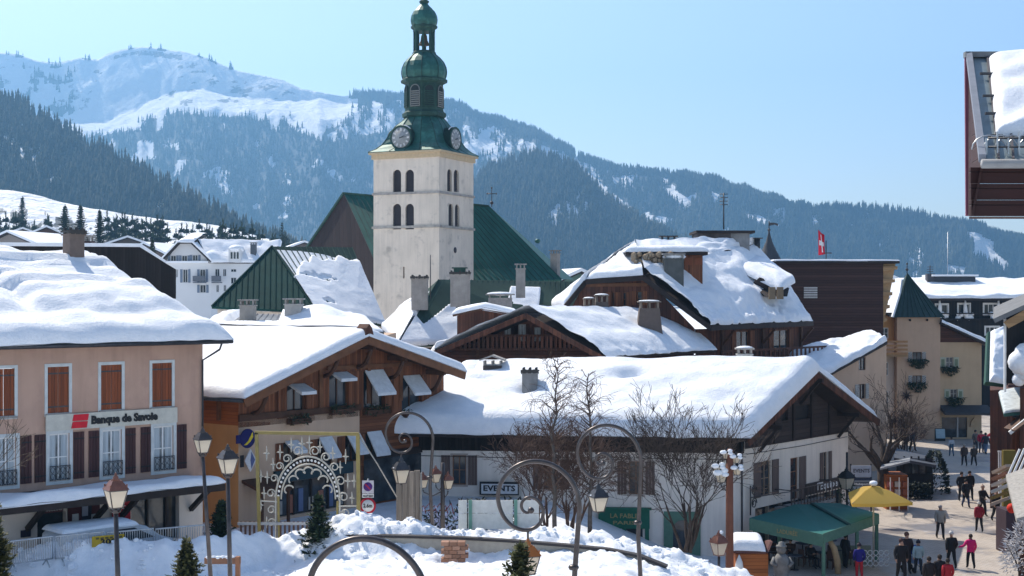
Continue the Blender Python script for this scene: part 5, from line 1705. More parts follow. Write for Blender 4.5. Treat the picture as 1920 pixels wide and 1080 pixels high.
# small gabled dormer house behind it
dm = WT_('small_house', 'small brown gabled house with rounded snow cap tucked behind the log house', 'building', (X(905, 98), 98, 3.0))
L = dm.L
a, b = L(856, 590, 97), L(962, 590, 97)
mb = MB(); mb.prism([(a.x, 0, 0), (b.x, 0, 0), (b.x, 0, b.z - .1), ((a.x + b.x) / 2, 0, b.z + .35), (a.x, 0, a.z - .1)], (0, 4, 0)); mb.build('wall', wood_old, dm.r)
m = Vector(((a.x + b.x) / 2, 0, a.z + .5))
for q in ([Vector((a.x - .3, -.6, a.z)), Vector((m.x, -.6, m.z)), Vector((m.x, 4, m.z)), Vector((a.x - .3, 4, a.z))], [Vector((m.x, -.6, m.z)), Vector((b.x + .3, -.6, b.z)), Vector((b.x + .3, 4, b.z)), Vector((m.x, 4, m.z))]):
    slab(dm.r, 'roof', q, .15, beam_m)
snow(dm.r, [Vector((a.x - .35, -.7, a.z)), Vector((b.x + .35, -.7, b.z)), Vector((b.x + .35, 4, b.z)), Vector((a.x - .35, 4, a.z))], .35, .4, (1, 1, 1, 1), .05, .25, lambda x, y, t, U, V: t + .5 * max(0, 1 - abs(x / U - .5) * 2), seed=61.0)

# ------------------------------------------------------------------ big timber house with half-hipped snow roof
bg_ = WT_('timber_house', 'big brown timber house with half-hipped snow roof, dormer and upright chimney', 'building', (X(1250, 106), 106, 2.0))
L = bg_.r and bg_.L
vl, cl_, cr, vr = L(1058, 572, 103), L(1098, 524, 104), L(1206, 516, 102), L(1332, 610, 100)
be, bt, rf, rb = L(1524, 602, 113), L(1418, 470, 120), L(1190, 462, 109), L(1412, 458, 119)
gl = [vl + Vector((0, 1.2, 0)), cl_ + Vector((0, 1.2, 0)), cr + Vector((0, 1.2, 0)), vr + Vector((-.6, 1.2, 0))]
# gable wall facing the square (plane through vl..vr)
p0, p1 = vl + Vector((.6, 1.4, -.15)), vr + Vector((-1.0, 1.4, -.15))
gang = math.atan2(p1.y - p0.y, p1.x - p0.x); gln = math.hypot(p1.x - p0.x, p1.y - p0.y)
Mg2 = side_M(p0.x, p0.y, gang)
inv = Mg2.inverted()
rfl = [(0, (inv @ vl).z - .2), ((inv @ cl_).x, (inv @ cl_).z - .15), ((inv @ cr).x, (inv @ cr).z - .15), (gln, (inv @ vr).z - .2)]
class FG:
    def __init__(s, thing_, M): s.m = (Matrix.Translation(thing_.b) @ M).inverted()
    def uv(s, px, py, y=0.0):
        o = s.m @ Vector((0, 0, CZ)); d = s.m.to_3x3() @ Vector(((px - 960) / FL, 1, -(py - HY) / FL)); t = (y - o.y) / d.y; p = o + d * t
        return p.x, p.z
fg = FG(bg_, Mg2)
ws = []
for (a, b, y0, y1) in ((1148, 1160, 548, 576), (1164, 1174, 548, 574), (1194, 1204, 546, 572)):
    ws.append((fg.uv(a, 560)[0], fg.uv(b, 560)[0], fg.uv(a, y1)[1], fg.uv(a, y0)[1]))
mb = MB(Mg2); wallp(mb, 0, gln, 0, max(z for _, z in rfl), ws, .2, roof=rfl); mb.build('gable_wall', wood_old, bg_.r)
for w in ws:
    window(bg_.r, *w, 0, 1, 2, .06, beam_warm, glass_m, M=Mg2)
    shutter(bg_.r, w[0] - .5, w[0] - .04, w[2], w[3], -.02, wood_chalet, M=Mg2, straps=False, n=2)
    shutter(bg_.r, w[1] + .04, w[1] + .4, w[2], w[3], -.02, wood_chalet, M=Mg2, straps=False, n=2)
zz = fg.uv(1100, 545)[1]
mb = MB(Mg2); mb.box(fg.uv(1095, 545)[0], fg.uv(1215, 545)[0], -.1, -.01, zz + .3, zz + .55); mb.build('tie_beam', beam_warm, bg_.r)
# side wall under the right eave
s0, s1 = vr + Vector((-.9, 1.4, -.3)), be + Vector((-.9, -.3, -.3))
sang = math.atan2(s1.y - s0.y, s1.x - s0.x); sln = math.hypot(s1.x - s0.x, s1.y - s0.y)
Ms2 = side_M(s0.x, s0.y, sang); fs2 = FG(bg_, Ms2)
ws2 = []
for (a, b) in ((1380, 1404), (1450, 1478)):
    ws2.append((fs2.uv(a, 640)[0], fs2.uv(b, 640)[0], fs2.uv(a, 660)[1], fs2.uv(1400, 620)[1]))
mb = MB(Ms2); wallp(mb, 0, sln, 0, s0.z, ws2, .25); mb.build('side_wall', wood_old, bg_.r)
for w in ws2:
    window(bg_.r, *w, 0, 2, 1, .08, beam_warm, glass_m, M=Ms2)
    shutter(bg_.r, w[0] - .7, w[0] - .05, w[2], w[3], -.02, wood_chalet, M=Ms2, straps=False)
    shutter(bg_.r, w[1] + .05, w[1] + .7, w[2], w[3], -.02, wood_chalet, M=Ms2, straps=False)
for px in (1352, 1428, 1500):
    u = fs2.uv(px, 640)[0]
    mb = MB(Ms2); mb.box(u - .12, u + .12, -.2, -.02, s0.z - 4, s0.z - .1); mb.beam((u, -.1, s0.z - 1.3), (u, -1.2, s0.z - .1), .14, .16); mb.build('post', beam_m, bg_.r)
zb1 = fs2.uv(1450, 672)[1]
mb = MB(Ms2); mb.box(1.5, sln + 1.5, -1.4, -.01, zb1 - .12, zb1); mb.box(1.5, sln + 1.5, -1.4, -1.3, zb1 + .75, zb1 + .9); mb.build('balcony', wood_old_h, bg_.r)
for k in range(24):
    u = lerp(1.6, sln + 1.4, k / 23); MB(Ms2).box(u - .12, u + .12, -1.38, -1.33, zb1, zb1 + .75).build('baluster', wood_old, bg_.r)
# roof panels
qR = [vr, be, bt, cr]
slab(bg_.r, 'roof', qR, .22, beam_dark)
slab(bg_.r, 'hip_roof', [cl_, cr, rf + Vector((.05, 0, 0)), rf], .2, beam_dark)
slab(bg_.r, 'roof', [L(1030, 575, 118), vl, cl_, rf], .2, beam_dark)
slab(bg_.r, 'roof', [cr, bt, rb, rf], .2, beam_dark)
for a, b in ((vl, cl_), (cl_, cr), (cr, vr), (vr, be)):
    mb = MB(); mb.beam(a + Vector((0, -.05, -.2)), b + Vector((0, -.05, -.2)), .1, .36); mb.build('bargeboard', beam_dark, bg_.r)
def bgs(x, y, t, U, V):
    low = 1 - sstep(V * .12, V * .42, y)
    t = t * (1 - .5 * low) + .16 * fbm(x * 1.3, y * 1.3, 4.0) * (.4 + low)
    t += .30 * nz(x * .28, y * .5, 8.0) * (1 - low)
    return max(t, .03)
snow(bg_.r, qR, .62, .5, (1, 1, 0, 0), .12, .2, bgs, seed=71.0)
snow(bg_.r, [cr, bt, rb, rf], .6, .5, (0, 0, 0, 0), .2, .25, seed=72.0)
snow(bg_.r, [cl_, cr, rf + Vector((.1, 0, 0)), rf], .5, .45, (1, 0, 0, 1), .22, .2, lambda x, y, t, U, V: max(.03, t + .15 * fbm(x * 1.5, y * 1.5, 1)), seed=73.0)
snow(bg_.r, [L(1030, 575, 118), vl, cl_, rf], .45, .4, (1, 1, 0, 0), .1, .3, seed=74.0)
# flat dormer with a snow slab
a, b = L(1172, 478, 105), L(1318, 474, 107)
mb = MB(); mb.box(a.x + .6, b.x - .3, a.y, a.y + 5, a.z - 2.4, a.z - .02); mb.build('dormer', wood_chalet, bg_.r)
mb = MB(); mb.box(a.x, b.x, a.y - .7, a.y + 5.2, a.z, a.z + .22); mb.build('dormer_roof', beam_dark, bg_.r)
z = a.z + .22
snow(bg_.r, [Vector((a.x - .1, a.y - .8, z)), Vector((b.x + .1, a.y - .8, z)), Vector((b.x + .1, a.y + 5.2, z)), Vector((a.x - .1, a.y + 5.2, z))], .5, .5, (1, 1, 1, 1), .08, .25, lambda x, y, t, U, V: t * (1.0 - .35 * abs(x / U - .5)), seed=75.0)
for k in range(4):
    u = lerp(a.x + 3.2, b.x - .6, k / 3); MB().box(u - .3, u + .3, a.y - .04, a.y - .012, a.z - .75, a.z - .2).build('dormer_panel', UNI((0.22, 0.07, 0.03)), bg_.r)
r = random.Random(5); mb = MB()
for k in range(70):
    p = L(1225 + r.uniform(-38, 40), 484 + r.uniform(-8, 8), 104.2); mb.ball((p.x, p.y + r.uniform(-.4, .4), p.z), r.uniform(.12, .3), n=5, m=3)
tag(mb.build('roof_rubble', MAT('straw_rubble', (0.32, 0.24, 0.16), .9, .4, 3), bg_.r), kind='stuff')
# chimney
p = L(1262, 535, 103.5); chimney(bg_.r, p.x, p.y, p.z - 1, 1.45, 1.2, 1 + 48 * 103.5 / 2600, MAT('dark_chimney', (0.10, 0.105, 0.10), .8, .2, 1.5, streak=.4), 'slab', snowcap=False)
p2 = L(1264, 484, 103.5); mb = MB(); mb.ball((p2.x, p2.y, p2.z + .1), .9, .7, .22); mb.build('snow_cap', snow_m, bg_.r)
# timber and concrete block on the ridge
a, b = L(1309, 436, 117), L(1408, 433, 117)
mb = MB(); mb.box(a.x, a.x + (b.x - a.x) * .62, a.y, a.y + 4, a.z - 3, a.z - .05); mb.build('lift_house', MAT('streaked_boards', (0.10, 0.085, 0.08), .85, .35, 1, streak=.7), bg_.r)
mb = MB(); mb.box(a.x + (b.x - a.x) * .62 + .01, b.x - .1, a.y + .05, a.y + 4, a.z - 3, a.z - .05); mb.build('lift_house', concrete, bg_.r)
mb = MB(); mb.box(a.x - .2, b.x + .3, a.y - .3, a.y + 4.3, a.z - .05, a.z + .16); mb.build('lift_house_roof', beam_dark, bg_.r)
mb = MB(); q = L(1357, 430, 118); mb.tube([q, q + Vector((0, 0, 3.1))], .06, 5)
for k in range(4): mb.tube([q + Vector((-.35, 0, 2.1 + .3 * k)), q + Vector((.35, 0, 2.1 + .3 * k))], .03, 4)
mb.build('aerial', metal_dark, bg_.r)
mb = MB(); q = L(1420, 476, 119); mb.tube([q, q + Vector((0, 0, 1.3))], .25, 8); mb.box(q.x - .4, q.x + .4, q.y - .4, q.y + .4, q.z + 1.3, q.z + 1.38); mb.build('flue', metal_dark, bg_.r)
mb = MB(); q = L(1253, 448, 113); mb.box(q.x - .6, q.x + .6, q.y - .4, q.y + .4, q.z - .8, q.z - .1); mb.box(q.x - .75, q.x + .75, q.y - .5, q.y + .5, q.z + .15, q.z + .25)
for s in (-.5, 0, .5): mb.box(q.x + s - .06, q.x + s + .06, q.y - .3, q.y + .3, q.z - .1, q.z + .15)
mb.build('vent', metal_dark, bg_.r)
# bulging eyebrow dormer on the right
a = L(1408, 520, 112); b = L(1486, 548, 110)
mb = MB(); mb.prism([a + Vector((0, 0, -.6)), L(1436, 556, 109), L(1476, 556, 110), L(1480, 540, 111), L(1425, 520, 111)], (0, 2.5, 0)); mb.build('dormer', beam_dark, bg_.r)
for px in (1447, 1462):
    p = L(px, 549, 109); MB().box(p.x - .25, p.x + .25, p.y - .25, p.y - .05, p.z - .5, p.z + .45).build('dormer_panel', UNI((0.22, 0.16, 0.10)), bg_.r)
snow(bg_.r, [L(1384, 508, 113), L(1464, 546, 109.6), L(1491, 530, 112.5), L(1418, 488, 117.5)], .42, .6, (1, 1, 0, 0), .08, .2, lambda x, y, t, U, V: t * (1.0 + .5 * math.sin(min(1, x / U) * 3.1)), seed=77.0)

# spired turret with weather vane behind
sp_ = WT_('turret', 'slate spire with a weather vane between timber house and dark block', 'turret', (X(1442, 140), 140, 2))
L = sp_.L
p = L(1442, 500, 140)
mb = MB(); mb.lathe([(1.75, 0), (1.3, .6), (.75, 1.6), (.3, 2.6), (.12, 3.3), (.08, 3.6)], 8, (p.x, p.y, p.z)); mb.build('spire', UNI((0.045, 0.05, 0.06)), sp_.r)
mb = MB(); mb.box(p.x - 1.5, p.x + 1.5, p.y - 1.5, p.y + 1.5, 0, p.z); mb.build('shaft', wood_dark, sp_.r)
mb = MB(); mb.tube([(p.x, p.y, p.z + 3.5), (p.x, p.y, p.z + 4.6)], .05, 5); mb.ball((p.x, p.y, p.z + 3.7), .16)
mb.prism([(p.x, p.y, p.z + 4.1), (p.x + .55, p.y, p.z + 4.25), (p.x + .9, p.y, p.z + 4.1), (p.x + .9, p.y, p.z + 4.35), (p.x + .5, p.y, p.z + 4.45), (p.x, p.y, p.z + 4.45)], (0, .05, 0)); mb.build('weather_vane', metal_dark, sp_.r)

# ------------------------------------------------------------------ dark clad block with a flat roof, flag
db = WT_('dark_block', 'tall dark brown clad block with flat roof and pale timber overhang', 'building', (X(1560, 124), 124, 1.0))
L = db.L
a, b = L(1452, 500, 124), L(1656, 494, 124)
mb = MB(); mb.box(a.x, b.x, 0, 14, 0, b.z); mb.build('wall', wood_dark, db.r)
mb = MB(); mb.box(a.x - .2, b.x + 1.4, -.3, 14.2, b.z, b.z + .22); mb.build('roof', beam_dark, db.r)
snow(db.r, [Vector((a.x - .2, -.3, b.z + .2)), Vector((b.x + 1.45, -.3, b.z + .2)), Vector((b.x + 1.45, 14, b.z + .2)), Vector((a.x - .2, 14, b.z + .2))], .16, .2, (1, 1, 1, 1), .04, .6, seed=81.0)
for k in range(5):
    z = b.z - .25 - k * 1.15
    w = 1.3 - .23 * k
    MB().prism([(b.x + .01, .05, z), (b.x + w, .05, z), (b.x + w, .05, z - .28), (b.x + .01, .05, z - .45)], (0, 9, 0)).build('overhang_beam', wood_light, db.r)
mb = MB(); mb.prism([(b.x + .01, .5, b.z - .02), (b.x + 1.25, .5, b.z - .02), (b.x + .15, .5, b.z - 5.6), (b.x + .01, .5, b.z - 5.6)], (0, 8, 0)); mb.build('overhang_panel', UNI((0.42, 0.28, 0.15)), db.r)
v0, v1 = L(1507, 560, 124), L(1532, 538, 124)
mb = MB(); mb.box(v0.x, v1.x, -.05, -.01, v0.z, v1.z); vt = mb.build('vent', UNI((0.10, 0.09, 0.09)), db.r)
for k in range(5):
    z = lerp(v0.z, v1.z, (k + .3) / 5); MB().box(v0.x, v1.x, -.14, -.055, z, z + .13).build('slat', UNI((0.5, 0.5, 0.5)), vt)
fl = thing('flag', 'red flag with a white cross on a pole above the dark clad block', 'flag', tuple(P(1549, 492, 126)))
mb = MB(); mb.tube([(0, 0, -.2), (0, 0, 2.0)], .05, 5); mb.box(-.1, .5, -.05, .05, .8, .9); mb.build('pole', metal_dark, fl)
def flagp(u, v):
    return (-.15 - .62 * u + .1 * v, .22 * math.sin(u * 5 + v * 2), 2.5 - 1.75 * v + .55 * u * (1 - v) - .1 * u)
mb = MB(); nn = 10
for i in range(nn):
    for j in range(nn):
        u, v = (i + .5) / nn, (j + .5) / nn
        cr_ = (abs(u - .5) < .12 and abs(v - .5) < .36) or (abs(v - .5) < .12 and abs(u - .5) < .36)
        mb.add([flagp(i / nn, j / nn), flagp((i + 1) / nn, j / nn), flagp((i + 1) / nn, (j + 1) / nn), flagp(i / nn, (j + 1) / nn)], [(0, 1, 2, 3)], 1 if cr_ else 0, True)
mb.build('cloth', [UNI((0.55, 0.01, 0.03)), UNI((.7, .7, .7))], fl)

# beige house with snow roof below it
bh = WT_('beige_house', 'beige house with steep snowy lean roof below the dark clad block', 'building', (X(1600, 112), 112, 0.0))
L = bh.L
fa, fb = L(1540, 760, 107), L(1662, 760, 114)
ba = math.atan2(fb.y - fa.y, fb.x - fa.x); bl_ = math.hypot(fb.x - fa.x, fb.y - fa.y)
Mb = side_M(fa.x, fa.y, ba); fb_ = FG(bh, Mb)
r0, r1 = fb_.uv(1540, 706)[1], fb_.uv(1661, 642)[1]
ws = [(fb_.uv(1610, 690)[0], fb_.uv(1623, 690)[0], fb_.uv(1616, 694)[1], fb_.uv(1616, 670)[1]), (fb_.uv(1609, 730)[0], fb_.uv(1622, 730)[0], fb_.uv(1616, 748)[1], fb_.uv(1616, 720)[1])]
mb = MB(Mb); wallp(mb, 0, bl_, 0, r1, ws, .2, roof=[(0, r0), (bl_, r1)]); mb.build('front_wall', beige_wall, bh.r)
for w in ws: window(bh.r, *w, 0, 2, 1, .05, beam_m, glass_m, M=Mb)
stripe = PLANK('striped_shutter_paint', (0.5, 0.5, 0.48), .16, False, .1, .7, .3)
for s in ((ws[1][0] - .5, ws[1][0] - .04), (ws[1][1] + .04, ws[1][1] + .5)): shutter(bh.r, *s, ws[1][2], ws[1][3], -.01, stripe, M=Mb, straps=False)
e0, e1_ = L(1536, 712, 106), L(1664, 641, 113.5)
bk0, bk1 = L(1470, 668, 112), L(1640, 630, 119)
slab(bh.r, 'roof', [e0, e1_, bk1, bk0], .2, beam_dark)
snow(bh.r, [e0, e1_, bk1, bk0], .55, .5, (1, 1, 0, 1), .2, .25, lambda x, y, t, U, V: max(.05, t + .2 * nz(x * .5, y * .4, 3)), seed=91.0)
# ------------------------------------------------------------------ turret house at the end of the street
th = WT_('turret_house', 'beige house with a pointed green turret at the end of the street', 'building', (X(1721, 138), 138, 0.0))
L = th.L
D0 = 138
x0, x1 = L(1682, 0, D0).x, L(1763, 0, D0).x
zt = L(0, 594, D0).z
def zz(py, d=D0): return L(0, py, d).z
def xx(px, d=D0): return L(px, 0, d).x
tw = [(xx(1711), xx(1728), zz(678), zz(660)), (xx(1711), xx(1728), zz(722), zz(704))]
mb = MB(); wallp(mb, x0, x1, 0, zt, tw, .2); mb.build('turret_wall', beige_wall, th.r)
mb = MB(); mb.poly([(x0, 0, 0), (x0, 4.2, 0), (x0, 4.2, zt), (x0, 0, zt)]); mb.poly([(x1, 0, 0), (x1, 4.2, 0), (x1, 4.2, zt), (x1, 0, zt)]); mb.build('turret_wall', beige_wall, th.r)
ax, az = xx(1712), L(0, 512, 140).z
a = [(x0 - .45, -.45, zt - .05), (x1 + .35, -.45, zt - .05), (x1 + .35, 4.6, zt - .05), (x0 - .45, 4.6, zt - .05)]
slate = MAT('dark_green_slate', (.022, .048, .047), .6, .25, 1.5)
mb = MB(); mb.add(a + [(ax, 2.1, az)], [(0, 1, 4), (1, 2, 4), (2, 3, 4), (3, 0, 4), (3, 2, 1, 0)]); mb.build('turret_roof', slate, th.r)
mb = MB()
for k in range(9):
    t = (k + .5) / 9; p = Vector(a[0]).lerp(Vector(a[1]), t); mb.beam(p + Vector((0, -.02, .03)), Vector((ax, 2.05, az)), .05, .05)
tag(mb.build('roof_seam', UNI((0.02, 0.05, 0.04)), th.r), kind='stuff')
p0, p1, p2 = Vector(a[3]), Vector(a[0]), Vector((ax, 2.1, az))
mb = MB(); n_ = (p1 - p0).cross(p2 - p0).normalized(); n_ = n_ if n_.x < 0 else -n_
mb.prism([p0.lerp(p2, .0), p1.lerp(p2, .0), p1.lerp(p2, .55), p0.lerp(p2, .85)], n_ * .16); mb.build('roof_snow', snow_m, th.r)
mb = MB(); mb.tube([(ax, 2.1, az - .1), (ax, 2.1, az + 1.0)], .05, 5); mb.ball((ax, 2.1, az + .35), .16); mb.ball((ax, 2.1, az + .95), .1); mb.build('finial', metal_dark, th.r)
stripe_w = UNI((0.55, 0.55, 0.53)); stripe_d = UNI((0.05, 0.05, 0.06))
def striped(u0, u1, z0, z1, y):
    mb = MB(); n = 5
    mb.box(u0, u1, y - .05, y - .01, z0, z1, 0)
    for k in range(-3, n):
        h = (z1 - z0) / n
        a0, b0 = z0 + k * h, z0 + k * h + h * .5
        pts = [(u0, y - .056, max(z0, min(z1, a0))), (u1, y - .056, max(z0, min(z1, a0 + (u1 - u0)))), (u1, y - .056, max(z0, min(z1, b0 + (u1 - u0)))), (u0, y - .056, max(z0, min(z1, b0)))]
        mb.poly(pts, 1)
    return mb.build('shutter', [stripe_w, stripe_d], th.r)
def wreath(x, z, r, seed, y=-.25):
    rr = random.Random(seed); mb = MB()
    for _ in range(330):
        an = rr.uniform(math.pi, 2 * math.pi); q = r * rr.uniform(.2, 1)
        p = Vector((x + q * math.cos(an), y + rr.uniform(-.15, .12), z + q * .9 * math.sin(an) + .2))
        dv = Vector((rr.uniform(-1, 1), rr.uniform(-1, .2), rr.uniform(-1, .6))).normalized() * rr.uniform(.15, .35); sd_ = dv.orthogonal().normalized() * .06
        mb.add([p - sd_, p + sd_, p + dv], [(0, 1, 2)])
    return mb.build('box_plant', needles_box, th.r)
for i, w in enumerate(tw):
    window(th.r, *w, 0, 2, 1, .06, beam_m, glass_m)
    striped(w[0] - .42, w[0] - .04, w[2], w[3], -.005); striped(w[1] + .04, w[1] + .42, w[2], w[3], -.005)
    wreath((w[0] + w[1]) / 2, w[2] + .05, 1.05, i)
sx, sz = xx(1699), zz(742)
st = thing('wall_star', 'dark eight-pointed star hanging on the beige turret wall', 'star', (th.b.x + sx, 138 - .12, sz))
mb = MB()
for k in range(8):
    an = k * math.pi / 4; r1 = .72 if k % 2 == 0 else .62
    mb.prism([(.12 * math.cos(an + 1.57), 0, .12 * math.sin(an + 1.57)), (r1 * math.cos(an), 0, r1 * math.sin(an)), (.12 * math.cos(an - 1.57), 0, .12 * math.sin(an - 1.57))], (0, -.07, 0))
mb.build('points', UNI((0.05, 0.03, 0.03)), st)
mb = MB()
for px in (1706, 1738): mb.ball((xx(px), -.1, zz(600)), .12)
mb.build('wall_lamp', black, th.r)
# left strip with ochre wall, pale bays and timber balcony
xl0 = xx(1652)
mb = MB(); mb.box(xl0, x0 - .01, 1.0, 5, zz(640), zz(592)); mb.build('side_wall', orange_wall, th.r)
mb = MB(); mb.box(xl0, x0 - .01, 1.0, 5, 0, zz(640) - .01); mb.build('side_wall', white_wall, th.r)
for (y0, y1) in ((615, 635), (680, 705), (735, 760)):
    window(th.r, xl0 + .15, xl0 + .95, zz(y1), zz(y0), .8, 2, 2, .06, white_paint, glass_m, depth=.12)
mb = MB(); mb.box(xx(1655), xx(1697), -.9, 1.0, zz(668), zz(664)); mb.build('balcony', wood_light, th.r)
for k in range(4):
    z = lerp(zz(664), zz(642), k / 3); MB().box(xx(1655), xx(1697), -.95, -.88, z, z + .2).build('balcony_board', UNI((0.40, 0.22, 0.10)), th.r)
mb = MB(); mb.box(xl0 - .2, x0 + .4, .3, 5, zz(590), zz(590) + .2); mb.build('eave', beam_dark, th.r)
# right wing
w0, w1 = x1 + .02, xx(1843)
rl = [(w0, zz(604)), (w1 + .3, zz(645))]
ww = [(xx(1776), xx(1789), zz(690), zz(670)), (xx(1784), xx(1797), zz(748), zz(730))]
zb2 = zz(642)
sh_ = (xx(1768), xx(1816), .15, zz(783))
mb = MB(); wallp(mb, w0, w1, 0, zb2, ww + [sh_], .25, y=.4); mb.build('wing_wall', MAT('warm_beige_render', (0.50, 0.37, 0.24), .9, .07, .6, streak=.12), th.r)
mb = MB(); wallp(mb, w0, w1, zb2, zz(600), (), y=.34, roof=rl); mb.build('gable_boarding', wood_old_h, th.r)
mb = MB(); mb.poly([(w1, .4, 0), (w1, 8, 0), (w1, 8, zb2), (w1, .4, zb2)]); mb.build('wing_side', beige_wall, th.r)
qw = [Vector((w0 - .05, -.6, rl[0][1])), Vector((w1 + .5, -.6, zz(645))), Vector((w1 + .5, 9, zz(645))), Vector((w0 - .05, 9, rl[0][1]))]
slab(th.r, 'roof', qw, .2, beam_dark)
snow(th.r, [qw[1], qw[2], qw[3], qw[0]], .3, .3, (1, 0, 0, 1), .1, .25, seed=101.0)
green_sh = UNI((0.28, 0.32, 0.22))
for i, w in enumerate(ww):
    window(th.r, *w, .4, 2, 2, .06, UNI((.4, .4, .36)), glass_m)
    for s in ((w[0] - .6, w[0] - .04), (w[1] + .04, w[1] + .6)):
        o = shutter(th.r, s[0], s[1], w[2], w[3], .39, UNI((.40, .42, .33)), straps=False, n=1)
        MB().box(s[0] + .12, s[1] - .12, .325, .333, w[2] + .2, w[3] - .2).build('shutter_panel', UNI((.16, .20, .13)), th.r)
    wreath((w[0] + w[1]) / 2, w[2] - .05, 1.0, 10 + i, .1)
MB().box(sh_[0], sh_[1], .62, .66, sh_[2], sh_[3]).build('shop_glass', glass_m, th.r)
MB().box(xx(1797), xx(1800), .5, .615, sh_[2], sh_[3]).build('mullion', UNI((.4, .4, .4)), th.r)
mb = MB(); mb.prism([(w0, .38, zz(760)), (w0, -1.4, zz(772)), (w0, -1.4, zz(776)), (w0, .38, zz(768))], (w1 - w0 + .6, 0, 0)); mb.build('canopy', UNI((.05, .05, .055)), th.r)
mb = MB(); mb.prism([(xx(1821), .2, zz(800)), (xx(1835), .2, zz(800)), (xx(1833), .2, zz(790)), (xx(1828), .2, zz(784)), (xx(1823), .2, zz(790))], (0, .2, 0)); mb.build('wall_niche', UNI((.5, .36, .22)), th.r)

# ------------------------------------------------------------------ long dark hotel behind
dh = WT_('dark_hotel', 'long dark timber hotel with white framed windows and snow along its roof', 'building', (X(1830, 178), 178, 0.0))
L = dh.L
X0, X1 = L(1640, 0, 178).x, L(2000, 0, 178).x
zt = L(0, 558, 178).z
wl = []
for (a, b, y0, y1) in ((1755, 1777, 571, 590), (1797, 1818, 570, 592), (1845, 1871, 570, 589), (1882, 1908, 570, 584), (1848, 1873, 613, 627), (1700, 1722, 571, 590), (1925, 1948, 571, 588)):
    wl.append((L(a, 0, 178).x, L(b, 0, 178).x, L(0, y1, 178).z, L(0, y0, 178).z))
mb = MB(); wallp(mb, X0, X1, 0, zt, wl, .25); mb.build('front_wall', wood_black, dh.r)
for w in wl:
    surround(dh.r, *w, 0, .16, white_paint)
    window(dh.r, *w, 0, 3 if w[1] - w[0] > 1.6 else 2, 1, .09, white_paint, glass_m, depth=.12)
for px in (1808, 1870, 1760):
    x = L(px, 0, 178).x; z = L(0, 592, 178).z; rr = random.Random(px); mb = MB()
    for _ in range(22): mb.ball((x + rr.uniform(-1, 1), -.4, z + rr.uniform(-.3, .3)), rr.uniform(.15, .35), n=6, m=4)
    mb.tube([(x, -.5, z), (x, -.4, z + 2.4)], [.35, .05], 5); mb.build('snow_ornament', snow_m, dh.r)
for k in range(2):
    z = zt - 2.9 - k * 3.0
    mb = MB(); mb.box(X0, X1, -.9, -.01, z, z + .22); mb.box(X0, X1, -.95, -.85, z + .8, z + .95); mb.build('gallery', wood_black, dh.r)
q = [Vector((X0, -1.6, zt - .1)), Vector((X1, -1.6, zt - .1)), Vector((X1, 9, zt + 2.2)), Vector((X0, 9, zt + 2.2))]
slab(dh.r, 'roof', q, .3, beam_dark)
snow(dh.r, q, .5, .5, (1, 0, 0, 0), .3, .7, seed=111.0)
a, b = L(1752, 538, 184), L(1829, 517, 184)
mb = MB(); mb.box(a.x, b.x, 6, 10, a.z - 1, b.z - .1); mb.build('roof_house', UNI((.05, .055, .065)), dh.r)
mb = MB(); mb.box(a.x - .4, b.x + .3, 5.6, 10.3, b.z - .08, b.z + .16); mb.build('roof_house_cap', snow_m, dh.r)
p = L(1746, 540, 184); mb = MB(); mb.box(p.x - .5, p.x + .5, 6, 7, p.z - 1, p.z + 1.9); mb.tube([(p.x, 6.5, p.z + 1.9), (p.x, 6.5, p.z + 3.0)], .06, 4)
for k in range(3): mb.tube([(p.x - .4, 6.5, p.z + 2.2 + .3 * k), (p.x + .4, 6.5, p.z + 2.2 + .3 * k)], .04, 4)
mb.build('roof_stack', UNI((.06, .06, .07)), dh.r)
p = L(1777, 500, 300)
ms = thing('mast', 'thin aerial mast rising far behind the dark hotel', 'mast', (p.x + dh.b.x, 300, 2)); mb = MB(); mb.tube([(0, 0, 0), (0, 0, p.z + 5.5)], [.12, .06], 4); mb.build('mast_pole', steel, ms)

# ------------------------------------------------------------------ houses on the right side of the street
rh = WT_('side_house', 'house with a steep snow-laden roof panel beside the dark boarded chalet', 'building', (X(1890, 98), 98, 0.0))
L = rh.L
q = [L(1848, 716, 92), L(1884, 720, 93), L(1886, 618, 99), L(1852, 622, 98)]
mb = MB(); mb.prism(q, (0, .4, -.25)); mb.build('roof', UNI((.03, .09, .07)), rh.r)
snow(rh.r, [q[0] + Vector((.25, 0, 0)), q[1], q[2], q[3] + Vector((.2, 0, 0))], .42, .4, (1, 1, 1, 1), .25, .15, seed=121.0)
a = q[0] + Vector((.5, .6, -.6)); mb = MB(); mb.prism([(a.x, a.y, 0), (a.x + 4, a.y, 0), (a.x + 4, a.y, a.z), (a.x, a.y, a.z)], (X(1860, 8), 8, 0)); mb.build('wall', wood_old, rh.r)
dc = WT_('dark_chalet', 'dark upright-boarded chalet with snow piled on its ledge at the right edge', 'building', (X(1930, 80), 80, 0.0))
L = dc.L
a, b = L(1886, 722, 80), L(2010, 590, 80)
va, vb = L(1862, 598, 78.5), L(1990, 540, 78.5)
mb = MB(); wallp(mb, a.x, b.x, a.z, vb.z, (), roof=[(a.x, L(0, 590, 80).z), (b.x, L(0, 536, 80).z)]); mb.build('upper_wall', wood_black, dc.r)
mb = MB(); e_ = L(1916, 0, 80).x; mb.prism([(e_, .3, 0), (b.x, .3, 0), (b.x, .3, a.z - .2), (e_, .3, a.z - .2)], (X(1930, 8), 8, 0)); mb.build('lower_wall', wood_old, dc.r)
mb = MB(); mb.poly([(a.x, 0, a.z), (a.x + X(1900, 9), 9, a.z), (a.x + X(1900, 9), 9, L(0, 590, 80).z), (a.x, 0, L(0, 590, 80).z)]); mb.build('side_wall', wood_black, dc.r)
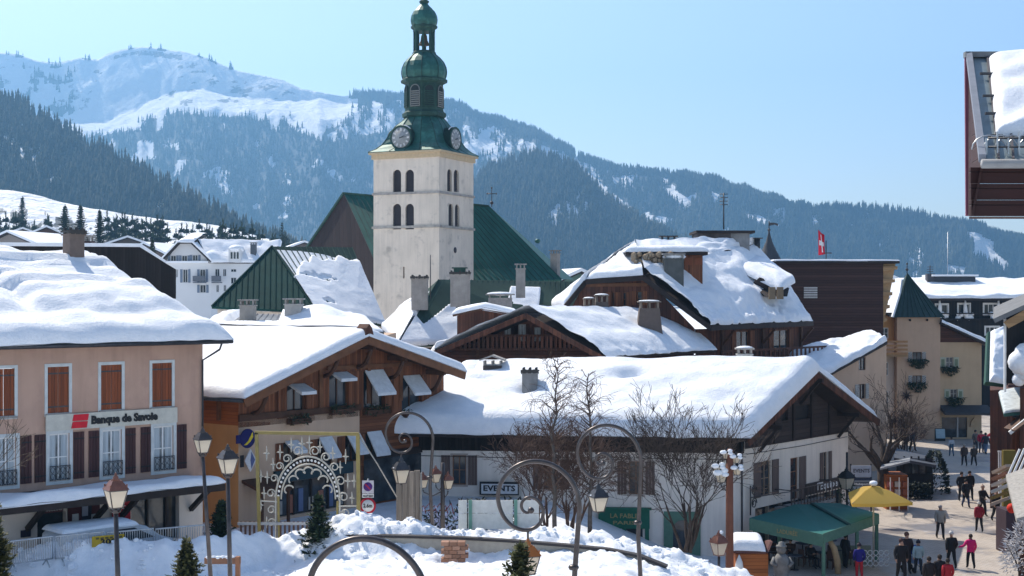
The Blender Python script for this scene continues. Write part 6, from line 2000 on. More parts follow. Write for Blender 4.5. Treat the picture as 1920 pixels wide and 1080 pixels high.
slab(dc.r, 'roof', [va, vb, vb + Vector((X(1900, 10), 10, .6)), va + Vector((X(1870, 10), 10, .6))], .25, MAT('grey_roof_edge', (.16, .16, .16), .8, .2, 2))
mb = MB(); mb.poly([va + Vector((.9, .9, -.2)), vb + Vector((0, .9, -.2)), vb + Vector((0, .9, -.9)), va + Vector((1.2, .9, -.55))]); mb.build('soffit_board', wood_light, dc.r)
mb = MB(); mb.box(a.x - .12, a.x - .01, -.1, .05, a.z - .4, L(0, 598, 80).z); mb.build('corner_post', white_paint, dc.r)
mb = MB(); mb.tube([(a.x, -.4, a.z), (b.x, -.4, a.z)], .12, 6); mb.build('gutter', UNI((.06, .03, .03)), dc.r)
rr = random.Random(8); mb = MB()
for k in range(16):
    mb.ball((L(1914 + rr.uniform(-6, 30), 0, 79).x, -1 + rr.uniform(-.3, .5), lerp(a.z + .35, L(0, 640, 79).z, (k / 15))), rr.uniform(.35, .7), n=9, m=6)
mb.build('snow_heap', snow_rough, dc.r)
lk = WT_('market_hut', 'timber market hut under a tilted grey snow-dusted roof at the right edge', 'hut', (X(1910, 84), 84, 0.0))
L = lk.L
q = [L(1882, 776, 81), L(1960, 766, 81), L(1950, 722, 88), L(1872, 736, 87)]
slab(lk.r, 'roof', q, .18, UNI((.04, .12, .10)))
snow(lk.r, q, .16, .2, (1, 1, 1, 1), .1, .2, m=MAT('dusty_snow', (.48, .52, .53), .8, .25, 3), seed=131.0)
mb = MB(); e_ = L(1898, 0, 81.5).x; mb.prism([(e_, -2.5, 2.6), (q[1].x, -2.5, 2.6), (q[1].x, -2.5, q[0].z - .25), (e_, -2.5, q[0].z - .25)], (X(1905, 6), 6, 0)); mb.build('wall', wood_chalet, lk.r)
for px in (1900, 1935): p = L(px, 0, 82); MB().box(p.x, p.x + .15, -2, -1.85, 0, 2.6).build('post', beam_m, lk.r)
mb = MB(); mb.beam(L(1893, 812, 80), L(1935, 778, 80), .14, .2); mb.build('white_brace', white_paint, lk.r)
mb = MB(); mb.beam(L(1893, 806, 80.3), L(1940, 772, 80.3), 1.8, .1); mb.build('porch_roof', beam_m, lk.r)
st_ = WT_('snow_hut', 'low stall hut with pale shingle roof sloping to the street, bottom right', 'hut', (X(1930, 66), 66, 0.0))
L = st_.L
q = [L(1886, 890, 70), L(1906, 972, 62), L(1990, 950, 62), L(1970, 860, 70)]
mb = MB(); mb.prism(q, (.0, .0, -.22)); mb.build('roof', MAT('pale_shingle', (.33, .31, .28), .9, .25, 6, .5, 20), st_.r)
mb = MB(); e_ = L(1909, 0, 62.5).x; mb.prism([(e_, -3.5, 0), (e_ + 4, -3.5, 0), (e_ + 4, -3.5, q[1].z - .2), (e_, -3.5, q[1].z - .2)], (X(1915, 6), 6, 0)); mb.build('wall', wood_old, st_.r)
for k in range(4):
    mb = MB(); mb.beam(L(1890 + k * 9, 892 - k * 1, 74), L(1912 + k * 9, 842 - k * 1, 74), .07, .1); mb.build('rail_bar', white_paint, st_.r)
sl_ = WT_('street_stall', 'street stall with slanting tiers of goods in front of the shingled hut', 'stall', (X(1880, 76), 76, 0.0))
L = sl_.L
cols = [(.34, .26, .20), (.22, .10, .06), (.40, .33, .28), (.5, .47, .44), (.18, .12, .03)]
for k in range(6):
    y = 880 + k * 12
    p, r_ = L(1866 - k * 1.5, y + 6, 77 - k * .5), L(1893, y - 7, 76 - k * .4)
    mb = MB(); mb.beam(p, r_, .5, .16); mb.build('display_board', UNI(cols[k % 5]), sl_.r)
a = L(1862, 900, 77); mb = MB(); mb.box(a.x + .3, a.x + 1.4, -.2, 1.4, 0, 2.4); mb.build('counter', UNI((.05, .03, .04)), sl_.r)
p = L(1897, 953, 72); mb = MB(); mb.ball(p, .26); mb.build('red_ball', UNI((.6, .03, .01)), sl_.r)
mb = MB(); p = L(1870, 880, 80); mb.box(p.x, p.x + .7, 3, 3.3, p.z - 2, p.z + 1.2); mb.build('olive_cloth', UNI((.14, .10, .015)), sl_.r)
fe = WT_('picket_panel', 'white picket panel standing beside the stall on the street', 'fence', (X(1882, 92), 92, 0.0))
L = fe.L
for k in range(6):
    x = L(1872 + k * 3.6, 0, 92).x; MB().box(x, x + .07, 0, .05, L(0, 882, 92).z, L(0, 846, 92).z).build('picket', white_paint, fe.r)
for y in (846, 880): MB().box(L(1871, 0, 92).x, L(1894, 0, 92).x, -.03, .03, L(0, y + 2, 92).z, L(0, y - 1, 92).z).build('rail', white_paint, fe.r)
MB().box(L(1872, 0, 92).x, L(1893, 0, 92).x, -.06, .06, 0, L(0, 884, 92).z).build('base', white_paint, fe.r)

# ------------------------------------------------------------------ near roof corner, upper right
nr = WT_('near_roof', 'corner of a near house with dark red timber edge and snowy metal roof', 'building', (X(1900, 26), 26, 4.0))
L = nr.L
g0, g1 = L(1842, 302, 25), L(2080, 302, 25)
t1, t0 = L(2080, 108, 30), L(1817, 108, 30)
mb = MB(); mb.prism([g0, g1, t1, t0], (0, .05, -.12)); mb.build('roof', MAT('pale_metal_roof', (.22, .27, .28), .45, .12, 3, metal=.4), nr.r)
for f in (.02, .13, .245, .36, .475, .6):
    mb = MB(); mb.beam(t0.lerp(t1, f) + Vector((0, 0, .03)), g0.lerp(g1, f) + Vector((0, 0, .03)), .04, .07); mb.build('roof_rib', UNI((.10, .09, .095)), nr.r)
for f in (.22, .45, .62, .82):
    p = t0.lerp(g0, f); q_ = t1.lerp(g1, f)
    mb = MB(); mb.beam(p.lerp(q_, .05) + Vector((0, -.1, .06)), p.lerp(q_, .16) + Vector((0, -.1, .06)), .05, .05); mb.build('snow_bar', UNI((.07, .07, .075)), nr.r)
mb = MB(); mb.beam(t0 + Vector((-.1, 0, .06)), t1 + Vector((0, 0, .06)), .16, .12); mb.build('ridge_flashing', UNI((.16, .17, .18)), nr.r)
mb = MB(); mb.beam(g0 + Vector((0, 0, .05)), t0 + Vector((0, 0, .05)), .12, .16); mb.build('verge_flashing', UNI((.20, .22, .26)), nr.r)
def nrs(x, y, t, U, V):
    return t * (1.0 + .5 * nz(x * 1.5, y * 1.2, 2)) if y > .15 else t
i0, i1 = g0.lerp(t0, .20), g1.lerp(t1, .20)
k0, k1 = g0.lerp(t0, .985), g1.lerp(t1, .985)
snow(nr.r, [i0.lerp(i1, .12), i1, k1, k0.lerp(k1, .135)], .22, .25, (1, 0, 1, 1), .05, .08, nrs, m=SNOW('near_snow', .7, 0, 2.0), seed=141.0, wav=.15)
# snow guard
mb = MB()
for z in (.14, .3): mb.tube([g0.lerp(t0, .05) + Vector((.1, -.05, z)), g1.lerp(t1, .05) + Vector((0, -.05, z))], .018, 5)
mb.build('snow_guard', metal_dark, nr.r)
for k in range(9):
    f = .03 + k * .085
    p = g0.lerp(g1, f).lerp(t0.lerp(t1, f), .05); mb = MB(); mb.beam(p + Vector((0, -.05, 0)), p + Vector((0, -.05, .42 if k % 2 else .3)), .03, .03); mb.build('guard_post', steel, nr.r)
for k in range(6):
    f = .05 + k * .09
    p = g0.lerp(g1, f).lerp(t0.lerp(t1, f), .09); mb = MB(); mb.tube([p + Vector((.32 * math.cos(a), -.1, .26 * math.sin(a))) for a in [j * math.pi / 8 for j in range(9)]], .014, 4); mb.build('guard_hoop', steel, nr.r)
mb = MB(); mb.tube([g0 + Vector((-.05, -.12, -.06)), g1 + Vector((0, -.12, -.06))], .085, 8); mb.build('gutter', UNI((.28, .28, .28)), nr.r)
red_w = PLANK('red_brown_fascia', (.05, .018, .016), .3, False, .2, .7, .06, wear=(.03, .016, .016))
bz0, bz1 = L(0, 405, 25).z, L(0, 312, 25).z
xb = L(1822, 0, 25).x
for k in range(3):
    a, b = lerp(bz0, bz1, k / 3), lerp(bz0, bz1, (k + 1) / 3)
    MB().box(xb + .02, xb + 4, -.92 + .02 * k, -.80, a + .006, b - .006).build('fascia_board', red_w, nr.r)
mb = MB(); k_ = 25.9 / 25.2; wx = xb + nr.b.x; mb.add([(xb + .02, -.79, bz0), (xb + 4, -.79, bz0), ((wx + 4) * k_ - nr.b.x, -.1, bz0 + .0), ((wx + .02) * k_ - nr.b.x, -.1, bz0)], [(0, 1, 2, 3)]); mb.build('soffit', red_w, nr.r)
side_p = [L(1821, 405, 25.05), L(1824, 303, 25.05), L(1817, 106, 30.05), L(1813, 112, 30.1), L(1817, 405, 30.1)]
mb = MB(); mb.prism([Vector(p) for p in (L(1821, 405, 25.0), L(1840, 308, 25.02), L(1816, 112, 30), L(1815.5, 405, 30))], (.05, .03, 0)); mb.build('end_wall', red_w, nr.r)
mb = MB(); mb.beam(L(1813, 106, 30.05), L(1815, 405, 30.05), .10, .05, up=(0, 1, 0)); mb.build('end_trim', UNI((.22, .08, .12)), nr.r)

# ------------------------------------------------------------------ kiosks, hedge, parasol, awning
kk = WT_('glass_kiosk', 'dark glazed kiosk with a sloping roof beside the hedge in the street', 'kiosk', (X(1715, 101), 101, 0.0))
L = kk.L
q = [L(1676, 858, 98), L(1756, 872, 98), L(1750, 858, 103), L(1680, 840, 103)]
mb = MB(); mb.prism(q, (0, 0, -.2)); mb.build('roof', UNI((.07, .08, .10)), kk.r)
a, b = L(1682, 930, 99), L(1750, 930, 99)
mb = MB(); mb.box(a.x, b.x, -2, 2.4, 0, 1.5); mb.build('lower_wall', black, kk.r)
for k in range(5):
    x = lerp(a.x, b.x, k / 5); w = (b.x - a.x) / 5
    MB().box(x + .05, x + w - .05, -1.98, -1.94, 1.52, 2.6).build('pane', glass_blue if k in (2, 3) else glass_m, kk.r)
    MB().box(x - .05, x + .05, -2.02, -1.9, 1.5, 2.75).build('mullion', black, kk.r)
ck = WT_('wood_kiosk', 'small wooden kiosk with grey awning and goods under the bare tree', 'kiosk', (X(1680, 92), 92, 0.0))
L = ck.L
a, b = L(1662, 926, 92), L(1702, 926, 92)
mb = MB(); mb.box(a.x, b.x, 0, 2, 0, 2.3); mb.build('wall', wood_orange, ck.r)
mb = MB(); mb.prism([L(1650, 878, 90.5), L(1706, 864, 90.5), L(1706, 858, 94), L(1655, 868, 94)], (0, 0, -.12)); mb.build('awning', UNI((.24, .25, .27)), ck.r)
for k in range(3):
    x = lerp(a.x + .1, b.x - .15, k / 2); MB().box(x, x + .06, -.5, -.44, 0, 2.2).build('post', white_paint, ck.r)
rr = random.Random(3)
for k in range(9):
    x = lerp(a.x + .2, b.x - .2, (k % 3) / 2); z = .7 + .5 * (k // 3); MB().cbox((x, -.1, z), .35, .18, .35).build('goods', UNI([(.4, .12, .1), (.5, .45, .4), (.3, .1, .05)][k % 3]), ck.r)

pr = thing('parasol', 'yellow square parasol open above the street terrace', 'parasol', (X(1645, 72), 72, 0.0))
zc = Z(937, 72) - .05; ztop = Z(909, 72.5)
xl, xr = X(1588, 72) - X(1645, 72), X(1704, 72) - X(1645, 72)
cs = [(xl, -1.1, zc + .0), (xr, -.7, zc + .02), (xr - .5, 2.0, zc + .15), (xl + .5, 1.7, zc + .2)]
mb = MB(); tp = (-.15, .2, ztop)
fs = []
for k in range(4):
    p, q_ = Vector(cs[k]), Vector(cs[(k + 1) % 4])
    m_ = (p + q_) / 2 + Vector((0, 0, -.05)); t_ = Vector(tp)
    a_, b_, c_ = p.lerp(t_, .6) + Vector((0, 0, .10)), q_.lerp(t_, .6) + Vector((0, 0, .10)), m_.lerp(t_, .6) + Vector((0, 0, .05))
    mb.add([p, m_, q_, b_, c_, a_, t_], [(0, 1, 4, 5), (1, 2, 3, 4), (5, 4, 6), (4, 3, 6)], 0, True)
    mb.add([p, m_, q_, q_ - Vector((0, 0, .16)), m_ - Vector((0, 0, .16)), p - Vector((0, 0, .16))], [(0, 1, 4, 5), (1, 2, 3, 4)], 0)
ycl, yt, yb = newmat('yellow_canvas')
yb.inputs['Base Color'].default_value = (.74, .50, .12, 1); yb.inputs['Roughness'].default_value = .8
trn = nd(yt, 'ShaderNodeBsdfTranslucent'); trn.inputs[0].default_value = (.90, .66, .16, 1)
mxs = nd(yt, 'ShaderNodeMixShader'); mxs.inputs[0].default_value = .55
yt.links.new(yb.outputs[0], mxs.inputs[1]); yt.links.new(trn.outputs[0], mxs.inputs[2]); yt.links.new(mxs.outputs[0], yt.nodes['Material Output'].inputs['Surface'])
mb.build('canopy', ycl, pr)
mb = MB(); mb.tube([(-.15, .2, 0), (-.15, .2, ztop)], .045, 6); mb.build('pole', UNI((.42, .38, .30)), pr)
mb = MB(); mb.ball((-.15, .2, ztop + .12), .22, .22, .14); mb.build('snow_cap', snow_m, pr)
for c in cs:
    mb = MB(); mb.tube([c, tp], .018, 4); mb.build('rib', UNI((.3, .25, .18)), pr)

aw = WT_('awning', 'large green terrace awning on green posts in front of the white house', 'awning', (X(1530, 72), 72, 0.0))
L = aw.L
agreen = MAT('awning_green', (.022, .145, .125), .6, .08, .8, streak=.1)
afr = UNI((.09, .19, .14))
fl_, ff, frt, fb = L(1405, 973, 72.6), L(1543, 1004, 69.0), L(1648, 968, 73.6), L(1492, 947, 76.2)
bk2 = L(1575, 948, 78)
for q in ([fl_, ff, (ff.lerp(frt, .42)), (fl_.lerp(fb, .55)).lerp(bk2, .18)],):
    pass
m0, m1 = ff.lerp(frt, .45), fb.lerp(bk2, .35)
mb = MB(); mb.prism([fl_, ff, m0, m1, fb], (0, 0, .05)); mb.build('canopy_panel', agreen, aw.r)
mb = MB(); mb.prism([m0 + Vector((0, 0, .09)), frt + Vector((0, 0, .09)), bk2 + Vector((0, 0, .09)), m1 + Vector((0, 0, .09))], (0, 0, .05)); mb.build('canopy_panel', agreen, aw.r)
mb = MB(); mb.beam(m0 + Vector((0, 0, .1)), m1 + Vector((0, 0, .1)), .16, .1); mb.build('canopy_bar', UNI((.015, .06, .055)), aw.r)
def valance(p, q_, h, name='valance'):
    mb = MB(); mb.prism([p, q_, q_ - Vector((0, 0, h)), p - Vector((0, 0, h))], (.0, .05, 0)); return mb.build(name, afr, aw.r)
valance(fl_ + Vector((0, -.06, .05)), ff + Vector((0, -.06, .05)), .62); valance(ff + Vector((.0, -.06, .1)), frt + Vector((0, -.06, .1)), .5); valance(fl_, fb, .35)
pp = fl_.lerp(ff, .52); ang = math.atan2(ff.y - fl_.y, ff.x - fl_.x)
text(aw.r, 'LADURÉE', .3, Matrix.Translation(pp + Vector((0, -.08, -.26))) @ Matrix.Rotation(ang, 4, 'Z'), gold, .004, .006, 'lettering', 1.3)
for p in (ff + Vector((.05, .1, 0)), frt + Vector((-.1, .1, 0)), fl_ + Vector((.3, .1, 0)), ff.lerp(frt, .6) + Vector((0, .1, 0)), fl_.lerp(ff, .55) + Vector((0, 2.6, 0))):
    MB().box(p.x - .08, p.x + .08, p.y - .08, p.y + .08, 0, p.z - .02).build('post', afr, aw.r)
mb = MB(); p = frt.lerp(ff, .12); mb.box(p.x - 2.0, p.x - .1, p.y - .05, p.y + .05, 0, 1.0); mb.build('terrace_screen', UNI((.22, .25, .20)), aw.r)
mb = MB(); p = ff.lerp(frt, .55)
for k in range(5):
    for j in range(3):
        c = Vector((p.x + .5 + k * .28, p.y - .1, .35 + j * .28)); mb.tube([c + Vector((.13 * math.cos(t), 0, .13 * math.sin(t))) for t in [i * math.pi / 4 for i in range(9)]], .02, 4)
mb.build('screen_lattice', white_paint, aw.r)
tab = None
for i, (px, py) in enumerate(((1490, 1064), (1530, 1058), (1575, 1052), (1440, 1060), (1505, 1040), (1555, 1035))):
    d = 71.5 + i * .9
    if tab is None:
        tab = thing('cafe_table', 'small round dark cafe table set under the green awning', 'table', (X(px, d), d, .02), 0, 'cafe tables under the green awning')
        mb = MB(); mb.lathe([(.4, .72), (.42, .74), (.4, .76)], 16); mb.build('table_top', UNI((.10, .11, .14)), tab)
        mb = MB(); mb.tube([(0, 0, .02), (0, 0, .72)], .035, 6); mb.lathe([(.22, 0), (.2, .03), (.03, .06)], 12); mb.build('table_leg', metal_dark, tab)
    else: dup(tab, (X(px, d), d, .02))
chr_ = None
for i, px in enumerate((1470, 1508, 1520, 1548, 1562, 1592, 1430, 1452)):
    d = 71.8 + .7 * (i % 4)
    if chr_ is None:
        chr_ = thing('cafe_chair', 'dark brown wicker cafe chair under the green awning', 'chair', (X(px, d), d, .02), 0, 'cafe chairs under the green awning')
        cm = UNI((.09, .05, .035))
        mb = MB(); mb.box(-.22, .22, -.22, .22, .42, .46); mb.build('seat', cm, chr_)
        mb = MB(); mb.box(-.22, .22, .19, .23, .48, .9); mb.build('backrest', cm, chr_)
        for a in (-1, 1):
            for b in (-1, 1): MB().box(a * .2 - .02, a * .2 + .02, b * .2 - .02, b * .2 + .02, 0, .42).build('leg', cm, chr_)
    else: dup(chr_, (X(px, d), d, .02), rnd.uniform(0, 6.28))
# hut with snow roof and stone figure at the terrace corner
hk = WT_('snow_roofed_hut', 'little timber hut with rounded snow roof next to the brown lamp pole', 'hut', (X(1408, 66), 66, 0.4))
L = hk.L
a, b = L(1376, 1034, 66), L(1436, 1034, 66)
mb = MB(); mb.box(a.x, b.x, -.6, 1.2, 0, a.z); mb.build('wall', wood_orange, hk.r)
qa = [L(1366, 1032, 65.2), L(1436, 1034, 65.2), L(1428, 1012, 67.2), L(1368, 1010, 67.2)]
slab(hk.r, 'roof', qa, .12, UNI((.10, .04, .035)))
snow(hk.r, qa, .45, .4, (1, 1, 1, 1), .06, .12, seed=151.0)
mb = MB(); mb.prism([L(1436, 1036, 65.3), L(1444, 1016, 66), L(1440, 1012, 67), L(1434, 1014, 67)], (.12, 0, 0)); mb.build('gable_board', UNI((.10, .04, .035)), hk.r)
p = L(1386, 1062, 65.2); mb = MB(); mb.lathe([(.22, -.2), (.16, .2), (.02, .55)], 8, p); mb.build('white_cone', white_paint, hk.r)
fg_ = thing('stone_figure', 'grey stone snowman figure standing in front of the green awning', 'statue', (X(1465, 69), 69, 0.0))
stm = MAT('grey_sculpture', (.20, .20, .195), .85, .25, 3, .4, 12)
mb = MB(); mb.lathe([(.45, 0), (.46, .15), (.36, .22), (.40, .5), (.43, .8), (.36, 1.1), (.22, 1.3)], 14); mb.build('body', stm, fg_)
mb = MB(); mb.ball((0, 0, 1.52), .24, .24, .27); mb.ball((0, -.22, 1.5), .06); mb.build('head', stm, fg_)
mb = MB(); mb.lathe([(.28, 1.66), (.26, 1.72), (.16, 1.74), (.14, 1.88), (.02, 1.92)], 12); mb.build('hat', stm, fg_)
for s in (-1, 1):
    mb = MB(); mb.tube([(s * .34, 0, 1.1), (s * .5, -.15, .85), (s * .3, -.38, .75)], [.11, .1, .08], 7); mb.build('arm', stm, fg_)
wd = thing('carved_plank', 'tall slanting carved wooden plank standing at the terrace', 'sculpture', (X(1566, 70.5), 70.5, 0.0))
mb = MB(); mb.tube([(.15, 0, 0), (.1, 0, .7), (-.05, 0, 1.3), (-.3, 0, 1.75)], [.16, .17, .16, .12], 7); mb.build('plank', UNI((.42, .30, .17)), wd)
# ------------------------------------------------------------------ snow heaps on the square in front
ridge_t = [(-400, 1100), (-60, 1085), (14, 1068), (30, 1046), (60, 1028), (130, 1018), (230, 1025), (330, 1014), (420, 1004), (480, 1010), (540, 1004), (560, 1000), (600, 984), (640, 970), (700, 966), (745, 976), (790, 986), (830, 990), (870, 1004), (900, 1004), (960, 1000), (1000, 992), (1060, 990), (1130, 1003), (1190, 1018), (1240, 1030), (1300, 1048), (1360, 1066), (1420, 1088), (1480, 1120)]
def heap(x, d):
    px = 960 + FL * x / d
    zr = Z(interp(ridge_t, px), 57.6)
    left = px < 575
    base = G(x, d)
    dr = lerp(54.0, 57.6, sstep(300, 560, px))
    if px < 575:
        zr = CZ - (interp(ridge_t, px) - HY) / FL * dr
    t = d - dr
    if t > 0:
        h = max(0, 1 - (t / 1.5) ** 2)
        z = lerp(base - .2, zr, h)
    else:
        k = sstep(0.2, 2.2, -t)
        plat_m = min(3.85 + .02 * -t, zr - .15)
        plat_l = base + .10
        w = sstep(520, 640, px)
        plat = lerp(plat_l, plat_m, w)
        plat = lerp(plat, min(plat, zr - .1), sstep(1150, 1300, px))
        z = lerp(zr, plat, k)
        if w < .5:
            z = lerp(zr, plat, sstep(.1, 1.7, -t))
    crest = math.exp(-(t / 1.3) ** 2)
    z += (.30 * fbm(x * .9, d * .9, 3, 5) + .16 * abs(nz(x * 2.1, d * 2.1, 9))) * (.35 + .65 * crest)
    z += .13 * nz(x * 1.3, d * 1.8, 5) + .12 * fbm(x * 2.8, d * 3.4, 6, 3) * sstep(500, 640, px) + .05 * nz(x * 7, d * 8, 2) + .07 * nz(x * 3.6, d * 4.4, 12)
    # dug hollows
    for (hx, hy, r, dp) in ((880, 1018, 1.3, .55), (760, 1040, 1.6, .4), (650, 1050, 1.3, .35), (900, 1050, 1.5, .35)):
        cx_, cd = X(hx, 54.5), 54.5
        e = ((x - cx_) / r) ** 2 + ((d - cd) / 1.0) ** 2
        if e < 4: z -= dp * math.exp(-e)
    return z
xs = [-22 + i * .13 for i in range(262)]
ys = [44 + i * .14 for i in range(112)]
heap_m = SNOW('ploughed_snow', 2.2, 0.16, 1.6)
tag(grid_mesh('snow_bank', xs, ys, heap, heap_m), kind='structure')
# loose lumps along the crest
rr = random.Random(12); mb = MB()
for k in range(300):
    px = rr.uniform(25, 1330); d = rr.gauss(56.9 if px > 560 else 53.6, .9)
    x = X(px, d); s = rr.uniform(.03, .13) * (1.6 if rr.random() < .12 else 1)
    o = len(mb.v); mb.ball((0, 0, 0), s * rr.uniform(.8, 1.5), s * rr.uniform(.8, 1.4), s * rr.uniform(.6, 1), 6, 4)
    c = Vector((x, d, heap(x, d) + s * .1))
    for i in range(o, len(mb.v)):
        v = Vector(mb.v[i]); mb.v[i] = tuple(c + v * rr.uniform(.72, 1.28))
mb.s = [False] * len(mb.s)
tag(mb.build('snow_lumps', heap_m), kind='stuff')
# low wall with dark coping under the snow
wl_ = thing('low_wall', 'low curved wall with dark coping buried under the ploughed snow', 'wall', (0, 0, 0))
pts = [(600, 1004, 56.6), (700, 1004, 56.4), (860, 1008, 56.0), (960, 1014, 55.8), (1060, 1022, 55.4), (1140, 1030, 55.0), (1200, 1042, 54.6), (1250, 1062, 54.2)]
cop = MB(); fc = MB()
for (a, b) in zip(pts, pts[1:]):
    pa, pb = P(*a), P(*b)
    cop.beam(pa, pb, .35, .1)
    fc.prism([pa + Vector((0, -.1, -.06)), pb + Vector((0, -.1, -.06)), pb + Vector((0, -.1, -1.4)), pa + Vector((0, -.1, -1.4))], (0, .25, 0))
cop.build('coping', UNI((.045, .04, .04)), wl_); fc.build('face', UNI((.36, .33, .28)), wl_)
bk_ = thing('brick_block', 'broken brown brick pier sticking out of the snow below the curled lamp', 'pier', (X(850, 54.5), 54.5, Z(1052, 54.5)))
for r_ in range(5):
    for c in range(3):
        x = (c - 1) * .32 + (.12 if r_ % 2 else 0)
        MB().box(x - .15, x + .15, -.25, .2 + .03 * (c % 2), r_ * .16, r_ * .16 + .145).build('brick', UNI([(.26, .13, .08), (.33, .18, .12), (.21, .11, .07)][(r_ + c) % 3]), bk_)

# ------------------------------------------------------------------ lanterns
glass_lamp, gt, gb = newmat('lamp_pane')
gb.inputs['Base Color'].default_value = (.80, .74, .62, 1); gb.inputs['Roughness'].default_value = .35
gtr = nd(gt, 'ShaderNodeBsdfTranslucent'); gtr.inputs[0].default_value = (.95, .86, .72, 1)
gmx = nd(gt, 'ShaderNodeMixShader'); gmx.inputs[0].default_value = .65
gt.links.new(gb.outputs[0], gmx.inputs[1]); gt.links.new(gtr.outputs[0], gmx.inputs[2]); gt.links.new(gmx.outputs[0], gt.nodes['Material Output'].inputs['Surface'])
def lantern(root, c, s, roofm, m, hang=False, rot=.5, depth_parts=True):
    """four-sided street lantern, s = height of the glass; c = bottom of the glass"""
    M_ = Matrix.Translation(c) @ Matrix.Rotation(rot, 4, 'Z')
    a, b, h = .30 * s, .52 * s, s
    f = MB(M_)
    f.box(-a - .03 * s, a + .03 * s, -a - .03 * s, a + .03 * s, -.05 * s, 0)
    cb = [(-a, -a), (a, -a), (a, a), (-a, a)]; ct = [(-b, -b), (b, -b), (b, b), (-b, b)]
    for k in range(4):
        f.beam((*cb[k], 0), (*ct[k], h), .055 * s, .055 * s)
        f.beam((*ct[k], h), (*ct[(k + 1) % 4], h), .07 * s, .07 * s)
    ln = f.build('lantern', m, root)
    for k in range(4):
        p, q_ = cb[k], cb[(k + 1) % 4]; r_, t_ = ct[(k + 1) % 4], ct[k]
        MB(M_).poly([(*p, .005), (*q_, .005), (*r_, h - .01), (*t_, h - .01)]).build('pane', glass_lamp, ln)
    g = MB(M_)
    e = b * 1.16
    lo = [(-e, -e, h + .03 * s), (e, -e, h + .03 * s), (e, e, h + .03 * s), (-e, e, h + .03 * s)]
    k2 = .52 * b; hi = [(-k2, -k2, h + .55 * s), (k2, -k2, h + .55 * s), (k2, k2, h + .55 * s), (-k2, k2, h + .55 * s)]
    g.add(lo + hi, [(0, 1, 5, 4), (1, 2, 6, 5), (2, 3, 7, 6), (3, 0, 4, 7), (4, 5, 6, 7), (3, 2, 1, 0)])
    k3 = .6 * k2
    g.lathe([(k2 * 1.1, h + .55 * s), (k3, h + .66 * s), (k3 * 1.1, h + .74 * s), (k3 * .5, h + .84 * s), (k3 * .6, h + .9 * s), (.02 * s, h + 1.0 * s)], 8)
    for k in range(4):
        g.cbox((lo[k][0] * .8, lo[k][1] * .8, h + .26 * s), .07 * s, .07 * s, .16 * s)
    g.build('lantern_roof', roofm, ln)
    g = MB(M_); g.ball((0, 0, -.14 * s), .07 * s); g.tube([(0, 0, -.05 * s), (0, 0, -.14 * s)], .05 * s, 6); g.build('lantern_knob', m, ln)
    return ln
def snow_on(root, pts, r):
    mb = MB(); rr = random.Random(len(pts))
    for p in pts: mb.ball(p, r * rr.uniform(.8, 1.3), r * rr.uniform(.8, 1.2), r * rr.uniform(.5, .8), 8, 5)
    return mb.build('snow_cap', snow_m, root)
def post_lamp(px, py0, py1, d, pxb, label, roofm):
    """py0 = finial, py1 = bottom of the glass"""
    x, z1, z0 = X(px, d), Z(py1, d), Z(py0, d)
    s = (z0 - z1) / 2.0
    zb = G(x, d)
    t = thing('street_lamp', label, 'street lamp', (x, d, zb), 0, 'lantern street lamps on straight posts')
    mb = MB(); dx = (pxb - px) / FL * d * 2.2
    mb.tube([(dx, 0, 0), (0, 0, z1 - zb - .14 * s)], [.085, .06], 8); mb.lathe([(.13, 0), (.13, .35), (.09, .5)], 10, (dx, 0, 0))
    mb.lathe([(.06, -.35 * s), (.1, -.3 * s), (.06, -.22 * s), (.11, -.12 * s)], 10, (0, 0, z1 - zb)); mb.build('pole', iron, t)
    mb = MB()
    for k in (-1, 1): mb.tube([(0, 0, z1 - zb - .35 * s), (k * .25 * s, 0, z1 - zb - .25 * s), (k * .33 * s, 0, z1 - zb)], .022, 5)
    mb.build('bracket', iron, t)
    lantern(t, Vector((0, 0, z1 - zb)), s, roofm, iron, rot=.62)
    return t
post_lamp(217, 886, 951, 36, 221, 'near copper-topped lantern on a straight post in front of the bank canopy', copper_roof)
post_lamp(380, 800, 848, 49, 388, 'tall slim lantern post between bank corner and chalet', iron)
post_lamp(427, 832, 887, 43, 430, 'lantern post beside the small spruce, right of the tallest lamp', iron)

